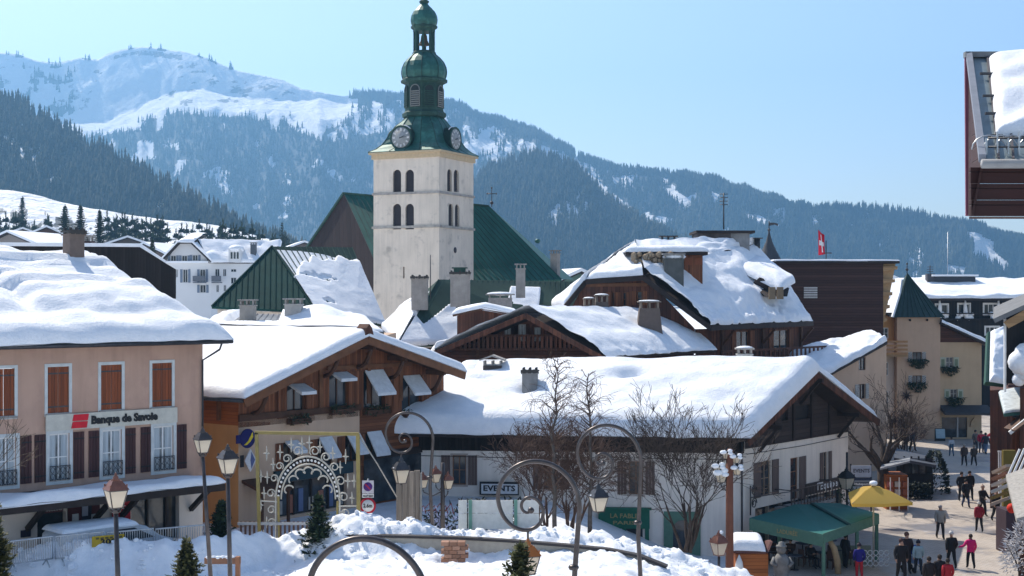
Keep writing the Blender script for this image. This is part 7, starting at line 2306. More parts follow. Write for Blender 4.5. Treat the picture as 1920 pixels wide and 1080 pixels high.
spir = [(-90, 55), (0, 55), (30, 55), (60, 54), (90, 51), (112, 47), (135, 42), (158, 36.5), (180, 31.5), (203, 28.5), (225, 26.5), (248, 25), (270, 23.5), (292, 21.5), (315, 19), (337, 16.5), (360, 14.5), (382, 13.2), (405, 12.6), (428, 12.3), (450, 12), (473, 11.2), (495, 10.2), (517, 9), (540, 7.8), (585, 6), (630, 4.4), (675, 3)]
def crook(cx, cy, k, d, pbx, label, lantern_px, zb=None, roofm=None, lit=True):
    """curled lamp: (cx, cy) = middle of the curl in the photo, k = curl size"""
    x, z = X(cx, d), Z(cy, d)
    u = d / FL * k
    zb = G(x, d) if zb is None else zb
    xb = X(pbx, d)
    t = thing('curled_lamp', label, 'street lamp', (xb, d, zb), 0, 'tall curled street lamps on the square')
    o = Vector((x - xb, 0, z - zb))
    pts = [Vector((0, 0, 0)), Vector((o.x * .12 + 0.0, 0, (o.z) * .55))]
    for i in range(0, 113):
        a = i * 6.0; r = (interp(spir, a - 8) + interp(spir, a) + interp(spir, a + 8)) / 3
        pts.append(o + Vector((r * u * math.cos(R(a)), 0, r * u * math.sin(R(a)))))
    n = len(pts)
    rad = [.085, .07] + [lerp(.062, .034, i / (n - 2)) for i in range(n - 2)]
    mb = MB(); mb.tube(pts, rad, 8); e = pts[-1]; mb.ball(e, .085, n=8, m=6); mb.build('curl', iron, t)
    mb = MB(); mb.lathe([(.16, 0), (.16, .25), (.11, .4)], 10); mb.lathe([(.11, o.z * .62), (.14, o.z * .62 + .06), (.11, o.z * .62 + .12)], 10, (o.x * .13, 0, 0)); mb.build('collar', iron, t)
    if lantern_px:
        px, y0, y1 = lantern_px
        lx, z1, z0 = X(px, d) - xb, Z(y1, d) - zb, Z(y0, d) - zb
        s = (z0 - z1) / 2.0
        lantern(t, Vector((lx, 0, z1)), s, roofm or metal_dark, iron, rot=.35)
        mb = MB(); mb.tube([(lx, 0, z0 - .05), (lx, 0, o.z - 24 * u)], .03, 5); mb.build('hanger', iron, t)
        r_ = .5 * s
        snow_on(t, [(lx + a * r_, -.05, z1 + s * 1.12) for a in (-1, .9)], .09 * s)
    return t
crook(757, 825, 1.0, 59, 813, 'curled lamp standing in snow left of the white house, lantern over grey planks', (752, 855, 905), zb=Z(1018, 59), roofm=metal_dark)
crook(1128, 866, 1.34, 46, 1206, 'curled lamp with lantern in front of the green shop sign', (1122, 905, 958))
crook(992, 953, 1.72, 35, 1088, 'curled lamp with big low ring before the white billboard', (990, 1008, 1075), roofm=UNI((.36, .12, .03), .4))
crook(664, 1138, 2.5, 23.5, 803, 'nearest curled lamp, only the top of its ring showing over the snow', None)

# cluster lamps
def cluster(name_label, px, ytop, ybot, d, arms, zb, colm, snowy, wallm=None, polew=.09):
    x = X(px, d); zt = Z(ytop, d)
    t = thing('cluster_lamp', name_label, 'street lamp', (x, d, zb))
    mb = MB(); mb.tube([(0, 0, 0), (0, 0, zt - zb)], [polew * 1.2, polew], 8); mb.build('pole', colm, t)
    for (lx, y0, y1) in arms:
        ax, z1, z0 = X(lx, d) - x, Z(y1, d) - zb, Z(y0, d) - zb
        s = (z0 - z1) / 2.0
        lantern(t, Vector((ax, 0, z1)), s, copper_roof if not snowy else black, black if snowy else iron, rot=.4)
        mb = MB(); mb.tube([(0, 0, z1 - .15), (ax * .5, 0, z1 - .38), (ax * .95, 0, z1 - .22), (ax, 0, z1 - .1)], .03, 5); mb.build('arm', iron, t)
        if snowy: snow_on(t, [(ax, 0, z1 + s * 1.3), (ax + .14, -.16, z1 + s * 1.4), (ax - .16, -.14, z1 + s * 1.15), (ax + .16, -.18, z1 + s * .95)], .5 * s)
    return t
cluster('brown pole carrying a cluster of snow-capped lanterns before the twiggy tree', 1368, 842, 1062, 63, ((1347, 862, 888), (1382, 866, 890), (1352, 872, 904), (1380, 846, 868), (1362, 838, 860)), .6, UNI((.16, .06, .035)), True, polew=.16)
cluster('small three-lantern lamp with red-brown brackets behind the curled lamp', 830, 868, 980, 62, ((793, 884, 914), (817, 872, 904), (840, 884, 916)), 2.6, iron, False)
t = thing('street_lamp', 'black lantern on a black post at the white house corner near the parasol', 'street lamp', (X(1588, 78), 78, 0))
mb = MB(); mb.tube([(0, 0, 0), (0, 0, Z(848, 78))], .06, 6); mb.build('pole', black, t)
lantern(t, Vector((-.1, -.3, Z(915, 78))), .62, black, black)
rr = random.Random(4); mb = MB()
for k in range(160):
    p = Vector((rr.uniform(-.5, .45), -.3 + rr.uniform(-.2, .2), Z(925, 78) + rr.uniform(-1.6, .5))); dv = Vector((rr.uniform(-1, 1), rr.uniform(-1, 1), rr.uniform(-1, 1))).normalized() * .22; sd_ = dv.orthogonal().normalized() * .06
    mb.add([p - sd_, p + sd_, p + dv], [(0, 1, 2)])
mb.build('garland', needles_box, t)
t = thing('street_lamp', 'small red-brown lantern post by the snow-roofed hut', 'street lamp', (X(1348, 62), 62, 1.5))
mb = MB(); mb.tube([(0, 0, 0), (0, 0, Z(1040, 62) - 1.6)], .06, 6); mb.build('pole', iron, t)
lantern(t, Vector((0, 0, Z(1040, 62) - 1.5)), .55, copper_roof, copper_roof)
snow_on(t, [(0, 0, Z(1040, 62) - 1.5 + .8), (.1, 0, Z(1040, 62) - 1.5 + 1.0)], .12)

# ------------------------------------------------------------------ festive arch of light scrolls
ar = thing('festive_arch', 'square gold festive arch frame filled with white light scrolls and stars', 'arch', (X(575, 60), 60, 2.9))
L = lambda px, py: P(px, py, 60) - Vector((X(575, 60), 60, 2.9))
goldm = UNI((.30, .23, .075), .5); ledm = UNI((.50, .47, .40), .5)
def bm(a, b, w, n='frame_beam', m=None):
    mb = MB(); mb.beam(L(*a), L(*b), w, w); return mb.build(n, m or goldm, ar)
bm((478, 811), (673, 814), .14); bm((481, 811), (487, 1016), .14); bm((671, 814), (673, 1012), .16); bm((522, 930), (523, 1018), .09); bm((633, 940), (632, 1016), .09)
bm((484, 939), (520, 941), .05, 'cross_bar', ledm); bm((634, 949), (672, 949), .05, 'cross_bar', ledm)
def arc(cx, cy, rx, ry, a0, a1, r, name, m, n=26, dy=0):
    mb = MB(); mb.tube([L(cx + rx * math.cos(R(a)), cy - ry * math.sin(R(a))) + Vector((0, dy, 0)) for a in [lerp(a0, a1, i / n) for i in range(n + 1)]], r, 6); return mb.build(name, m, ar)
arc(577, 934, 60, 78, 0, 180, .038, 'light_arch', ledm); arc(578, 936, 51, 66, 0, 180, .035, 'light_arch', ledm)
bm((517, 934), (517, 1016), .06, 'light_post', ledm); bm((637, 936), (637, 1010), .06, 'light_post', ledm)
mb = MB()
for k in range(25):
    a = R(4 + k * 172 / 24); mb.ball(L(577.5 + 55.5 * math.cos(a), 935 - 72 * math.sin(a)), .055, n=6, m=4)
tag(mb.build('bulbs', white_paint, ar), kind='stuff')
for (cx, cy, r, f) in ((538, 860, 9, 1), (558, 846, 10, 1), (590, 846, 10, -1), (611, 857, 9, -1), (524, 874, 8, 1), (627, 876, 9, -1), (514, 897, 8, 1), (638, 902, 10, -1), (508, 925, 9, 1), (644, 932, 10, -1), (509, 956, 9, 1), (509, 980, 9, 1), (648, 962, 8, -1)):
    mb = MB(); mb.tube([L(cx + f * r * (1 - t / 13) * math.cos(t - .8), cy - r * (1 - t / 13) * math.sin(t - .8)) for t in [i * .55 for i in range(16)]], .03, 5); mb.build('light_scroll', ledm, ar)
for (cx, cy, s) in ((500, 850, 14), (525, 848, 14), (546, 834, 14), (566, 832, 14), (580, 830, 14), (600, 838, 12), (624, 850, 13), (648, 856, 14), (512, 871, 12), (638, 876, 12), (489, 893, 12), (501, 895, 12), (652, 902, 14), (664, 902, 13), (495, 925, 12), (660, 934, 12), (489, 947, 12), (500, 981, 13), (494, 1000, 10)):
    mb = MB()
    for (dx, dy) in ((0, 1), (0, -1), (.45, 0), (-.45, 0)):
        a, b = L(cx, cy), L(cx + dx * s, cy - dy * s); mb.tube([a, a.lerp(b, .6), b], [.045, .03, .012], 5)
    mb.build('light_star', ledm, ar)
for k in range(7):
    a = R(20 + k * 140 / 6); cx, cy = 578 + 38 * math.cos(a), 936 - 52 * math.sin(a)
    arc(cx, cy, 9, 8, 200 - (90 - math.degrees(a)) * .5, -10 - (90 - math.degrees(a)) * .5, .035, 'light_scallop', ledm, 10)
rp = thing('stay_rope', 'pale stay rope running from the festive arch down to the grey planks', 'rope', tuple(P(673, 816, 60)))
mb = MB(); mb.tube([(0, 0, 0), P(708, 868, 60) - P(673, 816, 60) + Vector((0, 0, -.06)), P(744, 932, 60) - P(673, 816, 60)], .03, 5); mb.build('rope_strand', UNI((.40, .37, .32)), rp)

# grey plank stand, billboard, traffic signs
gp = thing('plank_stand', 'upright weathered grey planks standing in snow under the curled lamp', 'planks', (X(765, 60.5), 60.5, Z(990, 60.5) - .8))
for k in range(4):
    a, b = X(743 + k * 11.2, 60.5) - X(765, 60.5), X(743 + (k + 1) * 11.2 - .6, 60.5) - X(765, 60.5)
    MB().box(a, b, -.05 + .03 * (k % 2), .1, 0, Z(884 - 2 * (k % 2), 60.5) - Z(990, 60.5) + .8).build('plank', wood_grey, gp)
mb = MB(); mb.box(X(788, 60.5) - X(765, 60.5), X(791, 60.5) - X(765, 60.5), -.1, .12, 0, 3.2); mb.build('side_post', UNI((.25, .24, .22)), gp)
bb = thing('billboard', 'blank white board panels on green posts seen from behind in the snow', 'board', (X(935, 58.6), 58.6, Z(1020, 58.6) - .8))
x0_ = X(935, 58.6); z0_ = bb.location.z
for (a, b) in ((859, 876), (877.2, 962), (963.2, 1011)):
    for (y0, y1) in ((938, 962), (963, 992)):
        MB().box(X(a, 58.6) - x0_ + .01, X(b, 58.6) - x0_ - .01, 0, .05, Z(y1, 58.6) - z0_, Z(y0, 58.6) - z0_).build('panel', UNI((.56, .56, .53)), bb)
for px in (882, 967):
    MB().box(X(px - 3, 58.6) - x0_, X(px + 3, 58.6) - x0_, -.09, -.01, 0, Z(937, 58.6) - z0_).build('post', UNI((.12, .25, .20)), bb)
sg1 = thing('parking_sign', 'square white traffic sign with blue no-parking disc right of the arch', 'traffic sign', (X(690, 62), 62, 2.6))
zz1 = lambda y: Z(y, 62) - 2.6
mb = MB(); mb.tube([(0, .05, 0), (0, .05, zz1(898))], .04, 6); mb.build('pole', steel, sg1)
mb = MB(); mb.box(-.26, .26, -.03, 0, zz1(925), zz1(901)); mb.build('plate', UNI((.60, .58, .64)), sg1)
mb = MB(T(0, -.035, zz1(912.5)) @ Matrix.Rotation(R(90), 4, 'X')); mb.lathe([(.2, -.0), (.2, .015)], 20); mb.build('disc', UNI((.10, .03, .20)), sg1)
mb = MB(T(0, -.055, zz1(912.5))); mb.beam((-.12, 0, .12), (.12, 0, -.12), .02, .05); mb.build('bar', UNI((.45, .03, .06)), sg1)
mb = MB(); mb.box(-.26, .26, -.03, 0, zz1(933), zz1(926)); mb.build('sub_plate', white_paint, sg1)
text(sg1, 'sauf taxi', .13, T(0, -.045, zz1(929.5)), black, .003, .004, 'lettering', .44)
mb = MB(T(0, -.04, zz1(948)) @ Matrix.Rotation(R(90), 4, 'X')); mb.lathe([(.36, -.0), (.36, .02)], 24); mb.build('ring_disc', UNI((.50, .02, .04)), sg1)
mb = MB(T(0, -.065, zz1(948)) @ Matrix.Rotation(R(90), 4, 'X')); mb.lathe([(.27, -.0), (.27, .008)], 24); mb.build('disc', white_paint, sg1)
text(sg1, '2.6m', .24, T(0, -.08, zz1(948)), black, .008, .004, 'lettering', .40)

# ------------------------------------------------------------------ crowd barriers, fence, bench, van
def barrier_t(p, q, label, lead=None):
    a, b = Vector(p), Vector(q)
    d = b - a; Ln = d.length; rz = math.atan2(d.y, d.x)
    t = thing('crowd_barrier', label, 'barrier', a, rz, 'steel crowd barriers in front of the bank')
    h = 1.1
    mb = MB()
    mb.tube([(0, 0, .25), (0, 0, h), (Ln, 0, h), (Ln, 0, .25)], .035, 6); mb.tube([(0, 0, .25), (Ln, 0, .25)], .03, 6)
    for x in (.25, Ln - .25): mb.tube([(x, -.3, 0), (x, 0, .25), (x, .3, 0)], .03, 5)
    mb.build('frame', steel, t)
    mb = MB()
    n = 20
    for k in range(1, n):
        x = Ln * k / n; mb.box(x - .011, x + .011, -.011, .011, .25, h)
    tag(mb.build('bars', steel, t), kind='stuff')
    return t
bx = [(-70, 1024, 50.6), (12, 1016, 51.7), (104, 1006, 53.0), (200, 999, 54.2), (292, 992, 55.3), (388, 984, 56.4)]
names = ['leftmost crowd barrier at the photo edge', 'crowd barrier in front of the dark shop opening', 'crowd barrier in front of the rear of the snowy van', 'crowd barrier in front of the middle of the snowy van', 'crowd barrier in front of the van bonnet']
bars = []
for k in range(5):
    a, b = bx[k], bx[k + 1]
    pa, pb = P(*a), P(*b)
    pa.z = pa.z - 1.1; pb.z = pb.z - 1.1
    zb = min(pa.z, pb.z)
    t = barrier_t((pa.x, pa.y, pa.z), (pb.x - .08, pb.y - .08, pa.z), names[k])
yb_ = thing('banner', 'yellow banner with dark print hung on the crowd barrier by the van', 'banner', tuple(P(172, 1006, 53.7)), math.atan2(1.2, 2.0))
mb = MB(); mb.box(0, 1.25, -.03, -.01, -.42, .0); mb.build('cloth', UNI((.42, .29, .02)), yb_)
text(yb_, '300', .3, T(.62, -.04, -.26), black, .01, .005, 'lettering', .6)
mb = MB()
for k in range(6): mb.box(.15 + k * .18, .27 + k * .18, -.04, -.032, -.13, -.06)
tag(mb.build('small_print', UNI((.10, .08, .03)), yb_), kind='stuff')
fw = thing('wooden_fence', 'low brown picket fence behind the small spruce near the arch', 'fence', (X(450, 60), 60, 2.9))
zt = Z(982, 60) - 2.9
for k in range(17):
    x = k * .19; MB().box(x, x + .09, -.02, .02, 0, zt + .1).build('picket', UNI((.10, .055, .04)), fw)
mb = MB(); mb.box(-.1, 3.3, -.06, -.02, zt - .05, zt + .07); mb.build('rail', UNI((.40, .40, .40)), fw)
be_ = thing('timber_rail', 'thick brown timber rail on short posts between the two slim lamps', 'rail', (X(420, 50.5), 50.5, Z(1062, 50.5)))
mb = MB(); mb.box(-.7, .6, -.09, .09, .10, .32); mb.build('rail', UNI((.22, .11, .065)), be_)
for x in (.5,): MB().box(x - .07, x + .08, -.12, .12, -.4, .36).build('post', UNI((.26, .12, .065)), be_)
snow_on(be_, [(-.55 + k * .17, 0, .32) for k in range(6)], .11)

fr = FR_BANK
vx0, vx1 = fr.uv(112, 1010, -3.4)[0], fr.uv(332, 1000, -3.4)[0]
van = thing('parked_van', 'white parked van with a thick blanket of snow on its roof', 'van', tuple(fr.Mi.inverted() @ Vector((vx0, -3.4, 0.0))), fr.rz)
VL = vx1 - vx0
prof = [(0.05, .45), (0.0, .9), (.08, 1.62), (.35, 1.82), (VL * .60, 1.86), (VL * .74, 1.66), (VL * .86, 1.22), (VL * .97, 1.02), (VL, .8), (VL - .05, .42)]
mb = MB(); n = len(prof)
W_ = 1.75
rows = []
for (y, k) in ((0, .0), (.12, 1), (W_ - .12, 1), (W_, 0)):
    rows.append([(x if k else lerp(x, VL / 2, .03), y, z if k else (z - .05 if z > 1 else z)) for x, z in prof])
vs = [p for r_ in rows for p in r_]
fs = [(j * n + i, j * n + i + 1, (j + 1) * n + i + 1, (j + 1) * n + i) for j in range(3) for i in range(n - 1)] + [tuple(range(n)), tuple(range(3 * n, 4 * n))[::-1]]
mb.add(vs, fs); mb.build('body', UNI((.52, .55, .58), .3), van)
mb = MB(); mb.poly([(VL * .62, -.012, 1.68), (VL * .45, -.012, 1.68), (VL * .45, -.012, 1.2), (VL * .80, -.012, 1.2)]); mb.build('side_window', glass_m, van)
mb = MB(); mb.add([(VL * .615, .2, 1.86), (VL * .85, .2, 1.27), (VL * .85, W_ - .2, 1.27), (VL * .615, W_ - .2, 1.86)], [(0, 1, 2, 3)]); mb.build('windscreen', glass_m, van)
for x in (VL * .18, VL * .82):
    for y in (-.01, W_ - .2):
        mb = MB(T(x, y + .1, .33) @ Matrix.Rotation(R(90), 4, 'X')); mb.lathe([(.33, -.1), (.33, .1)], 16); w = mb.build('wheel', black, van)
        mb = MB(T(x, y + .1, .33) @ Matrix.Rotation(R(90), 4, 'X')); mb.lathe([(.19, .0), (.17, .115)], 12); mb.build('rim', steel, w)
MB().box(VL - .04, VL + .02, .15, .5, .72, .9).build('headlight', glass_blue, van)
MB().box(-.01, .03, .1, .25, .9, 1.2).build('tail_light', UNI((.4, .01, .01)), van)
snow(van, [Vector((.1, -.02, 1.76)), Vector((VL * .66, -.02, 1.78)), Vector((VL * .66, W_, 1.78)), Vector((.1, W_, 1.76))], .16, .2, (1, 1, 1, 1), .05, .15, lambda x, y, t, U, V: t - .0, seed=161.0)
# flower tubs with frosted plants in front of the white house
for i, (px, py, d, lab, wd_) in enumerate(((820, 985, 63, 'dark planter with frosted white decorations left of the white billboard', 1.7), (895, 945, 66, 'dark evergreen shrub left of the EVENTS sign', 1.2), (985, 945, 66, 'dark evergreen shrub right of the EVENTS sign', 1.1))):
    t = thing('planter', lab, 'planter', (X(px, d), d, 2.2))
    zt = Z(py, d) - 2.2 - (.55 if i else 0)
    rr = random.Random(i); mb = MB()
    for k in range(260):
        p = Vector((rr.gauss(0, wd_ * .35), rr.gauss(0, .3), zt + rr.uniform(-.6, .75) * (1 if i else .9))); dv = Vector((rr.uniform(-1, 1), rr.uniform(-1, 1), rr.uniform(-.4, 1))).normalized() * rr.uniform(.15, .4); sd_ = dv.orthogonal().normalized() * .07
        mb.add([p - sd_, p + sd_, p + dv], [(0, 1, 2)])
    mb.build('shrub', UNI((.012, .02, .018)), t)
    mb = MB(); mb.box(-wd_ * .6, wd_ * .6, -.3, .4, zt - 2.2, zt - .35); mb.build('tub', UNI((.035, .04, .05)), t)
    if i == 0 or i == 2:
        mb = MB()
        for k in range(70 if i == 0 else 30):
            p = Vector((rr.gauss(.1, .4), -.45, zt + rr.gauss(.25, .25))); dv = Vector((rr.uniform(-1, 1), 0, rr.uniform(-1, 1))).normalized() * .2; sd_ = Vector((dv.z, 0, -dv.x)).normalized() * .05
            mb.add([p - sd_, p + sd_, p + dv], [(0, 1, 2)])
        tag(mb.build('frost', UNI((.42, .46, .66)), t), kind='stuff')
    if i == 0:
        mb = MB()
        for k in range(6): mb.tube([(-.9 + k * .25, -.4, zt + .7), (-.6 + k * .25, -.4, zt + .95 + .1 * (k % 2)), (-.5 + k * .25, -.4, zt + .6)], .03, 4)
        mb.build('red_ornament', UNI((.14, .03, .04)), t)
# ------------------------------------------------------------------ trees
def conifer_mesh(seed, whorls, n, spread, dens, tip=None, needle=.16, up=.15):
    """trunk, and a crown of drooping twigs covered with needle sprays; unit height"""
    r = random.Random(seed)
    tr = MB(); tr.tube([(0, 0, 0), (0, 0, .5), (0, 0, .98)], [.018, .011, .002], 6)
    cr = MB()
    for i in range(whorls):
        f = (i + .3) / whorls
        z = .06 + .92 * f
        ln = spread * (1 - f) ** .85 * r.uniform(.8, 1.1) + .012
        for k in range(n):
            if r.random() < .12: continue
            a = 2 * math.pi * (k + r.uniform(-.25, .25)) / n + i * 1.1
            l_ = ln * r.uniform(.65, 1.12)
            dr = Vector((math.cos(a), math.sin(a), 0)); sd = Vector((-dr.y, dr.x, 0))
            m = max(3, int(dens * l_ / spread) + 2)
            for j in range(m):
                t = (j + .6) / m
                c = dr * (l_ * t) + Vector((0, 0, z - .10 * spread * math.sin(t * 2.5) - .16 * l_ * t + up * l_ * t * t))
                w = (needle * spread) * 1.7 * (1.15 - .6 * t) * r.uniform(.8, 1.3)
                for s in (-1, 1, 0):
                    d = (dr * (.8 if s else .5) + sd * s * .8 + Vector((0, 0, r.uniform(-.25, .25) if s else r.uniform(.3, .7)))).normalized() * w
                    q = d.cross(Vector((r.uniform(-.4, .4), r.uniform(-.4, .4), 1))).normalized() * w * .3
                    cr.add([c - q * .5, c + q, c + d * .55 + q * 1.2, c + d, c + d * .5 - q * 1.1], [(0, 1, 2, 3, 4)])
    tp = MB()
    for k in range(10):
        a = k * 2.4; d = Vector((math.cos(a) * .022, math.sin(a) * .022, .05 - .002 * k)); c = Vector((0, 0, .93 + .006 * k)); q = Vector((-d.y, d.x, 0)).normalized() * .006
        tp.add([c - q, c + q, c + d], [(0, 1, 2)])
    return tr, cr, tp

spr_far = None
def spruce(px, ytop, ybase, d, label, group=None, seed=1, whorls=14, n=8, spread=.24, dens=6, nm=None, name='spruce_tree', zb=None, top=None, needle=.16, up=.15):
    x = X(px, d); zb = Z(ybase, d) if zb is None else zb
    h = Z(ytop, d) - zb
    t = thing(name, label, 'tree', (x, d, zb), rnd.uniform(0, 6), group)
    a, b, c = conifer_mesh(seed, whorls, n, spread, dens, needle=needle, up=up)
    for mb, nm_, mt in ((a, 'trunk', bark_m), (b, 'crown', nm or needle_m), (c, 'leader', top or nm or needle_m)):
        mb.v = [(p[0] * h, p[1] * h, p[2] * h) for p in mb.v]
        mb.build(nm_, mt, t)
    return t
spruce(122, 383, 470, 330, 'leftmost of three tall dark spruces rising behind the bank roof', 'tall spruces behind the bank', 2, 20, 9, .29, 9, needle=.10)
spruce(151, 383, 470, 335, 'middle one of three tall dark spruces rising behind the bank roof', 'tall spruces behind the bank', 3, 20, 9, .27, 9, needle=.10)
spruce(187, 392, 470, 325, 'rightmost of three tall dark spruces rising behind the bank roof', 'tall spruces behind the bank', 4, 20, 9, .30, 9, needle=.10)
spruce(286, 448, 500, 230, 'small dark spruce just left of the white hotel', None, 5, 14, 8, .26, 6)
spruce(529, 416, 470, 420, 'slim spruce far behind between white hotel and church', None, 6, 16, 8, .22, 6, needle=.12)
spruce(42, 368, 440, 480, 'tall bluish spruce in front of the snowy meadow', None, 8, 18, 8, .26, 7, needle=.11)
# belt of trees along the foot of the meadow
belt = [spruce(240, 415, 468, 470, 'bluish spruce in the tree belt below the snowy meadow', 'spruces in the belt below the meadow', s, 12, 7, .2, 5, needle=.13) for s in (31,)][0]
rr = random.Random(77)
for k in range(150):
    px = rr.uniform(-20, 560); d = rr.uniform(430, 560)
    if 110 < px < 200: continue
    top = interp([(-20, 405), (100, 412), (200, 408), (300, 414), (400, 420), (480, 432), (560, 446)], px) + rr.uniform(-14, 20)
    zb = 4.5
    o = dup(belt, (X(px, d), d, zb), rr.uniform(0, 6.28))
    h0 = belt.dimensions[2] if False else (Z(415, 470) - Z(468, 470))
    k_ = (Z(top, d) - zb) / h0
    o.scale = (k_ * .8, k_ * .8, k_)
bare_px = []

def branchy(mb, p, d, ln, r, depth, rr, up=.12, spread=.55, kids=(2, 3), tw=None, seg=3, droop=0.0, minr=.006):
    pts = [p]; rs = [r]
    q, dv = p.copy(), d.normalized()
    for i in range(seg):
        dv = (dv + Vector((rr.gauss(0, .13), rr.gauss(0, .13), rr.gauss(0, .08) + up - droop * (1 if depth < 2 else 0)))).normalized()
        q = q + dv * (ln / seg)
        pts.append(q.copy()); rs.append(max(minr, r * (1 - .45 * (i + 1) / seg)))
    mb.tube(pts, rs, 5 if r > .05 else 3, 0 if (tw is None or r > .03) else 1, caps=False)
    if depth <= 0: return
    n = rr.randint(*kids)
    for k in range(n):
        t = rr.uniform(.35, 1.0) if k else 1.0
        i = min(seg - 1, int(t * seg)); b = pts[i].lerp(pts[i + 1], t * seg - i) if t < 1 else pts[-1]
        ax = dv.orthogonal().normalized(); ax = Matrix.Rotation(rr.uniform(0, 6.28), 3, dv) @ ax
        nd_ = (dv + ax * spread * rr.uniform(.6, 1.4)).normalized()
        branchy(mb, b, nd_, ln * rr.uniform(.6, .85), max(minr, rs[-1] * rr.uniform(.6, .85)), depth - 1, rr, up, spread, kids, tw, seg, droop, minr)

def bare_tree(px, ytop, ybase, d, label, seed, kind='round', m=None, zb=None):
    x = X(px, d); zb = Z(ybase, d) if zb is None else zb
    h = Z(ytop, d) - zb
    t = thing('bare_tree', label, 'tree', (x, d, zb))
    r = random.Random(seed)
    if kind == 'slim':
        tr = MB(); pts = [(r.gauss(0, .05) * i * .3, 0, h * i / 9) for i in range(10)]
        tr.tube(pts, [.10 * (1 - i / 9.5) + .012 for i in range(10)], 6); tr.build('trunk', m or birch_m, t)
        cr = MB()
        for k in range(78):
            f = r.uniform(.22, .98); a = r.uniform(0, 6.28)
            p = Vector((pts[int(f * 9)][0], 0, h * f))
            ln = h * .19 * (1.1 - f) ** .6 * r.uniform(.6, 1.2)
            branchy(cr, p, Vector((math.cos(a), math.sin(a), .75)), ln, .028, 2, r, -.02, .6, (2, 3), None, 3, .16, .008)
        cr.build('crown', m or twig_m, t)
    elif kind == 'bush':
        cr = MB()
        for k in range(9 if m is None else 6):
            a = r.uniform(0, 6.28); branchy(cr, Vector((r.gauss(0, .15), r.gauss(0, .15), 0)), Vector((math.cos(a) * .2, math.sin(a) * .2, 1)), h * .34, .085, 6, r, .05, .5, (2, 3), None, 3, 0, .010)
        cr.build('crown', m or bark_m, t)
    else:
        tr = MB(); th_ = h * .30
        tr.tube([(0, 0, 0), (.05, 0, th_ * .5), (0, .05, th_)], [.5, .4, .36], 8); tr.build('trunk', m or bark_m, t)
        cr = MB()
        for k in range(5):
            a = k * 1.26 + r.uniform(-.3, .3)
            branchy(cr, Vector((0, .05, th_ * r.uniform(.75, 1))), Vector((math.cos(a) * .7, math.sin(a) * .7, 1)), h * .30, .24, 5, r, .04, .55, (2, 3), None, 3, 0, .011)
        cr.build('crown', m or bark_m, t)
    return t
bare_tree(1040, 668, 1000, 64, 'tall slim bare birch, left of the pair in front of the white house', 5, 'slim')
bare_tree(1106, 700, 1002, 64.5, 'slim bare birch, right of the pair in front of the white house', 9, 'slim')
bare_tree(1292, 762, 1035, 66, 'bushy bare tree with many dark stems beside the brown lamp pole', 11, 'bush')
bare_tree(1012, 800, 1000, 65.5, 'twiggy reddish shrub at the foot of the slim birches', 13, 'bush', twig_m)
bare_tree(1070, 812, 1004, 66, 'dense brown shrub right of the slim birches', 15, 'bush', twig_m)
bare_tree(1655, 745, 925, 93, 'gnarled dark bare tree behind the EVENTS post in the street', 17, 'round')
bare_tree(1690, 765, 870, 112, 'small bare tree before the beige turret wall', 23, 'bush', twig_m)

spruce(415, 935, 1012, 57.5, 'bushy little spruce with snow flecks behind the slim lamps', None, 41, 13, 10, .46, 10, zb=3.0, needle=.11)
spruce(597, 922, 1022, 56.5, 'small spruce with a yellow-brown tip in front of the arch', None, 43, 14, 10, .38, 9, zb=3.0, top=needle_y, needle=.11)
spruce(350, 1003, 1120, 41, 'yellow-green young conifer at the bottom left of the snow', None, 45, 12, 9, .44, 11, nm=needle_y, needle=.11)
spruce(976, 1012, 1180, 29, 'young conifer in the near foreground below the big curl', None, 47, 12, 7, .46, 7, nm=MAT('dark_yellow_needles', (.075, .078, .028), .8, .45, 3), needle=.12, up=.5)
t = spruce(-22, 905, 1110, 30, 'conifer boughs reaching in from the left edge of the photo', None, 49, 14, 10, .30, 11, nm=needle_y)
# bush twigs poking in at the left edge and the frosted bush at the lower right
t = thing('bare_shrub', 'thin twigs reaching in at the left edge before the bank shutters', 'shrub', tuple(P(-14, 900, 28)))
mb = MB(); rr = random.Random(2)
for k in range(4): branchy(mb, Vector((-.1, 0, .0)), Vector((.3 + .2 * k, 0, 1)), .55, .014, 3, rr, .05, .5, (2, 3), None, 3, 0, .004)
mb.build('twigs', UNI((.07, .05, .03)), t)
t = thing('frosted_bush', 'white frosted bush at the lower right corner by the street', 'bush', (X(1935, 61), 61, 0))
mb = MB(); rr = random.Random(6)
for k in range(1500):
    a = rr.uniform(0, 6.28); e = rr.uniform(-.6, 1.4)
    q = Vector((math.cos(a) * math.cos(e), math.sin(a) * math.cos(e), math.sin(e))) * rr.uniform(.5, 1.0)
    p = Vector((q.x * 1.35, q.y * 1.2, 2.7 + q.z * 1.6)); dv = (q + Vector((rr.gauss(0, .4), rr.gauss(0, .4), rr.gauss(0, .4)))).normalized() * rr.uniform(.12, .3); sd_ = dv.orthogonal().normalized() * .035
    mb.add([p - sd_, p + sd_, p + dv], [(0, 1, 2)])
mb.build('frosted_twigs', MAT('frosted_twig', (.42, .40, .40), .9, .4, 3), t)
mb = MB()
for k in range(12):
    a = k * .52; mb.tube([(0, 0, 0), (math.cos(a) * .7, math.sin(a) * .6, 2.4), (math.cos(a) * 1.1, math.sin(a) * 1.0, 3.2)], [.05, .03, .01], 4)
mb.build('stems', bark_m, t)
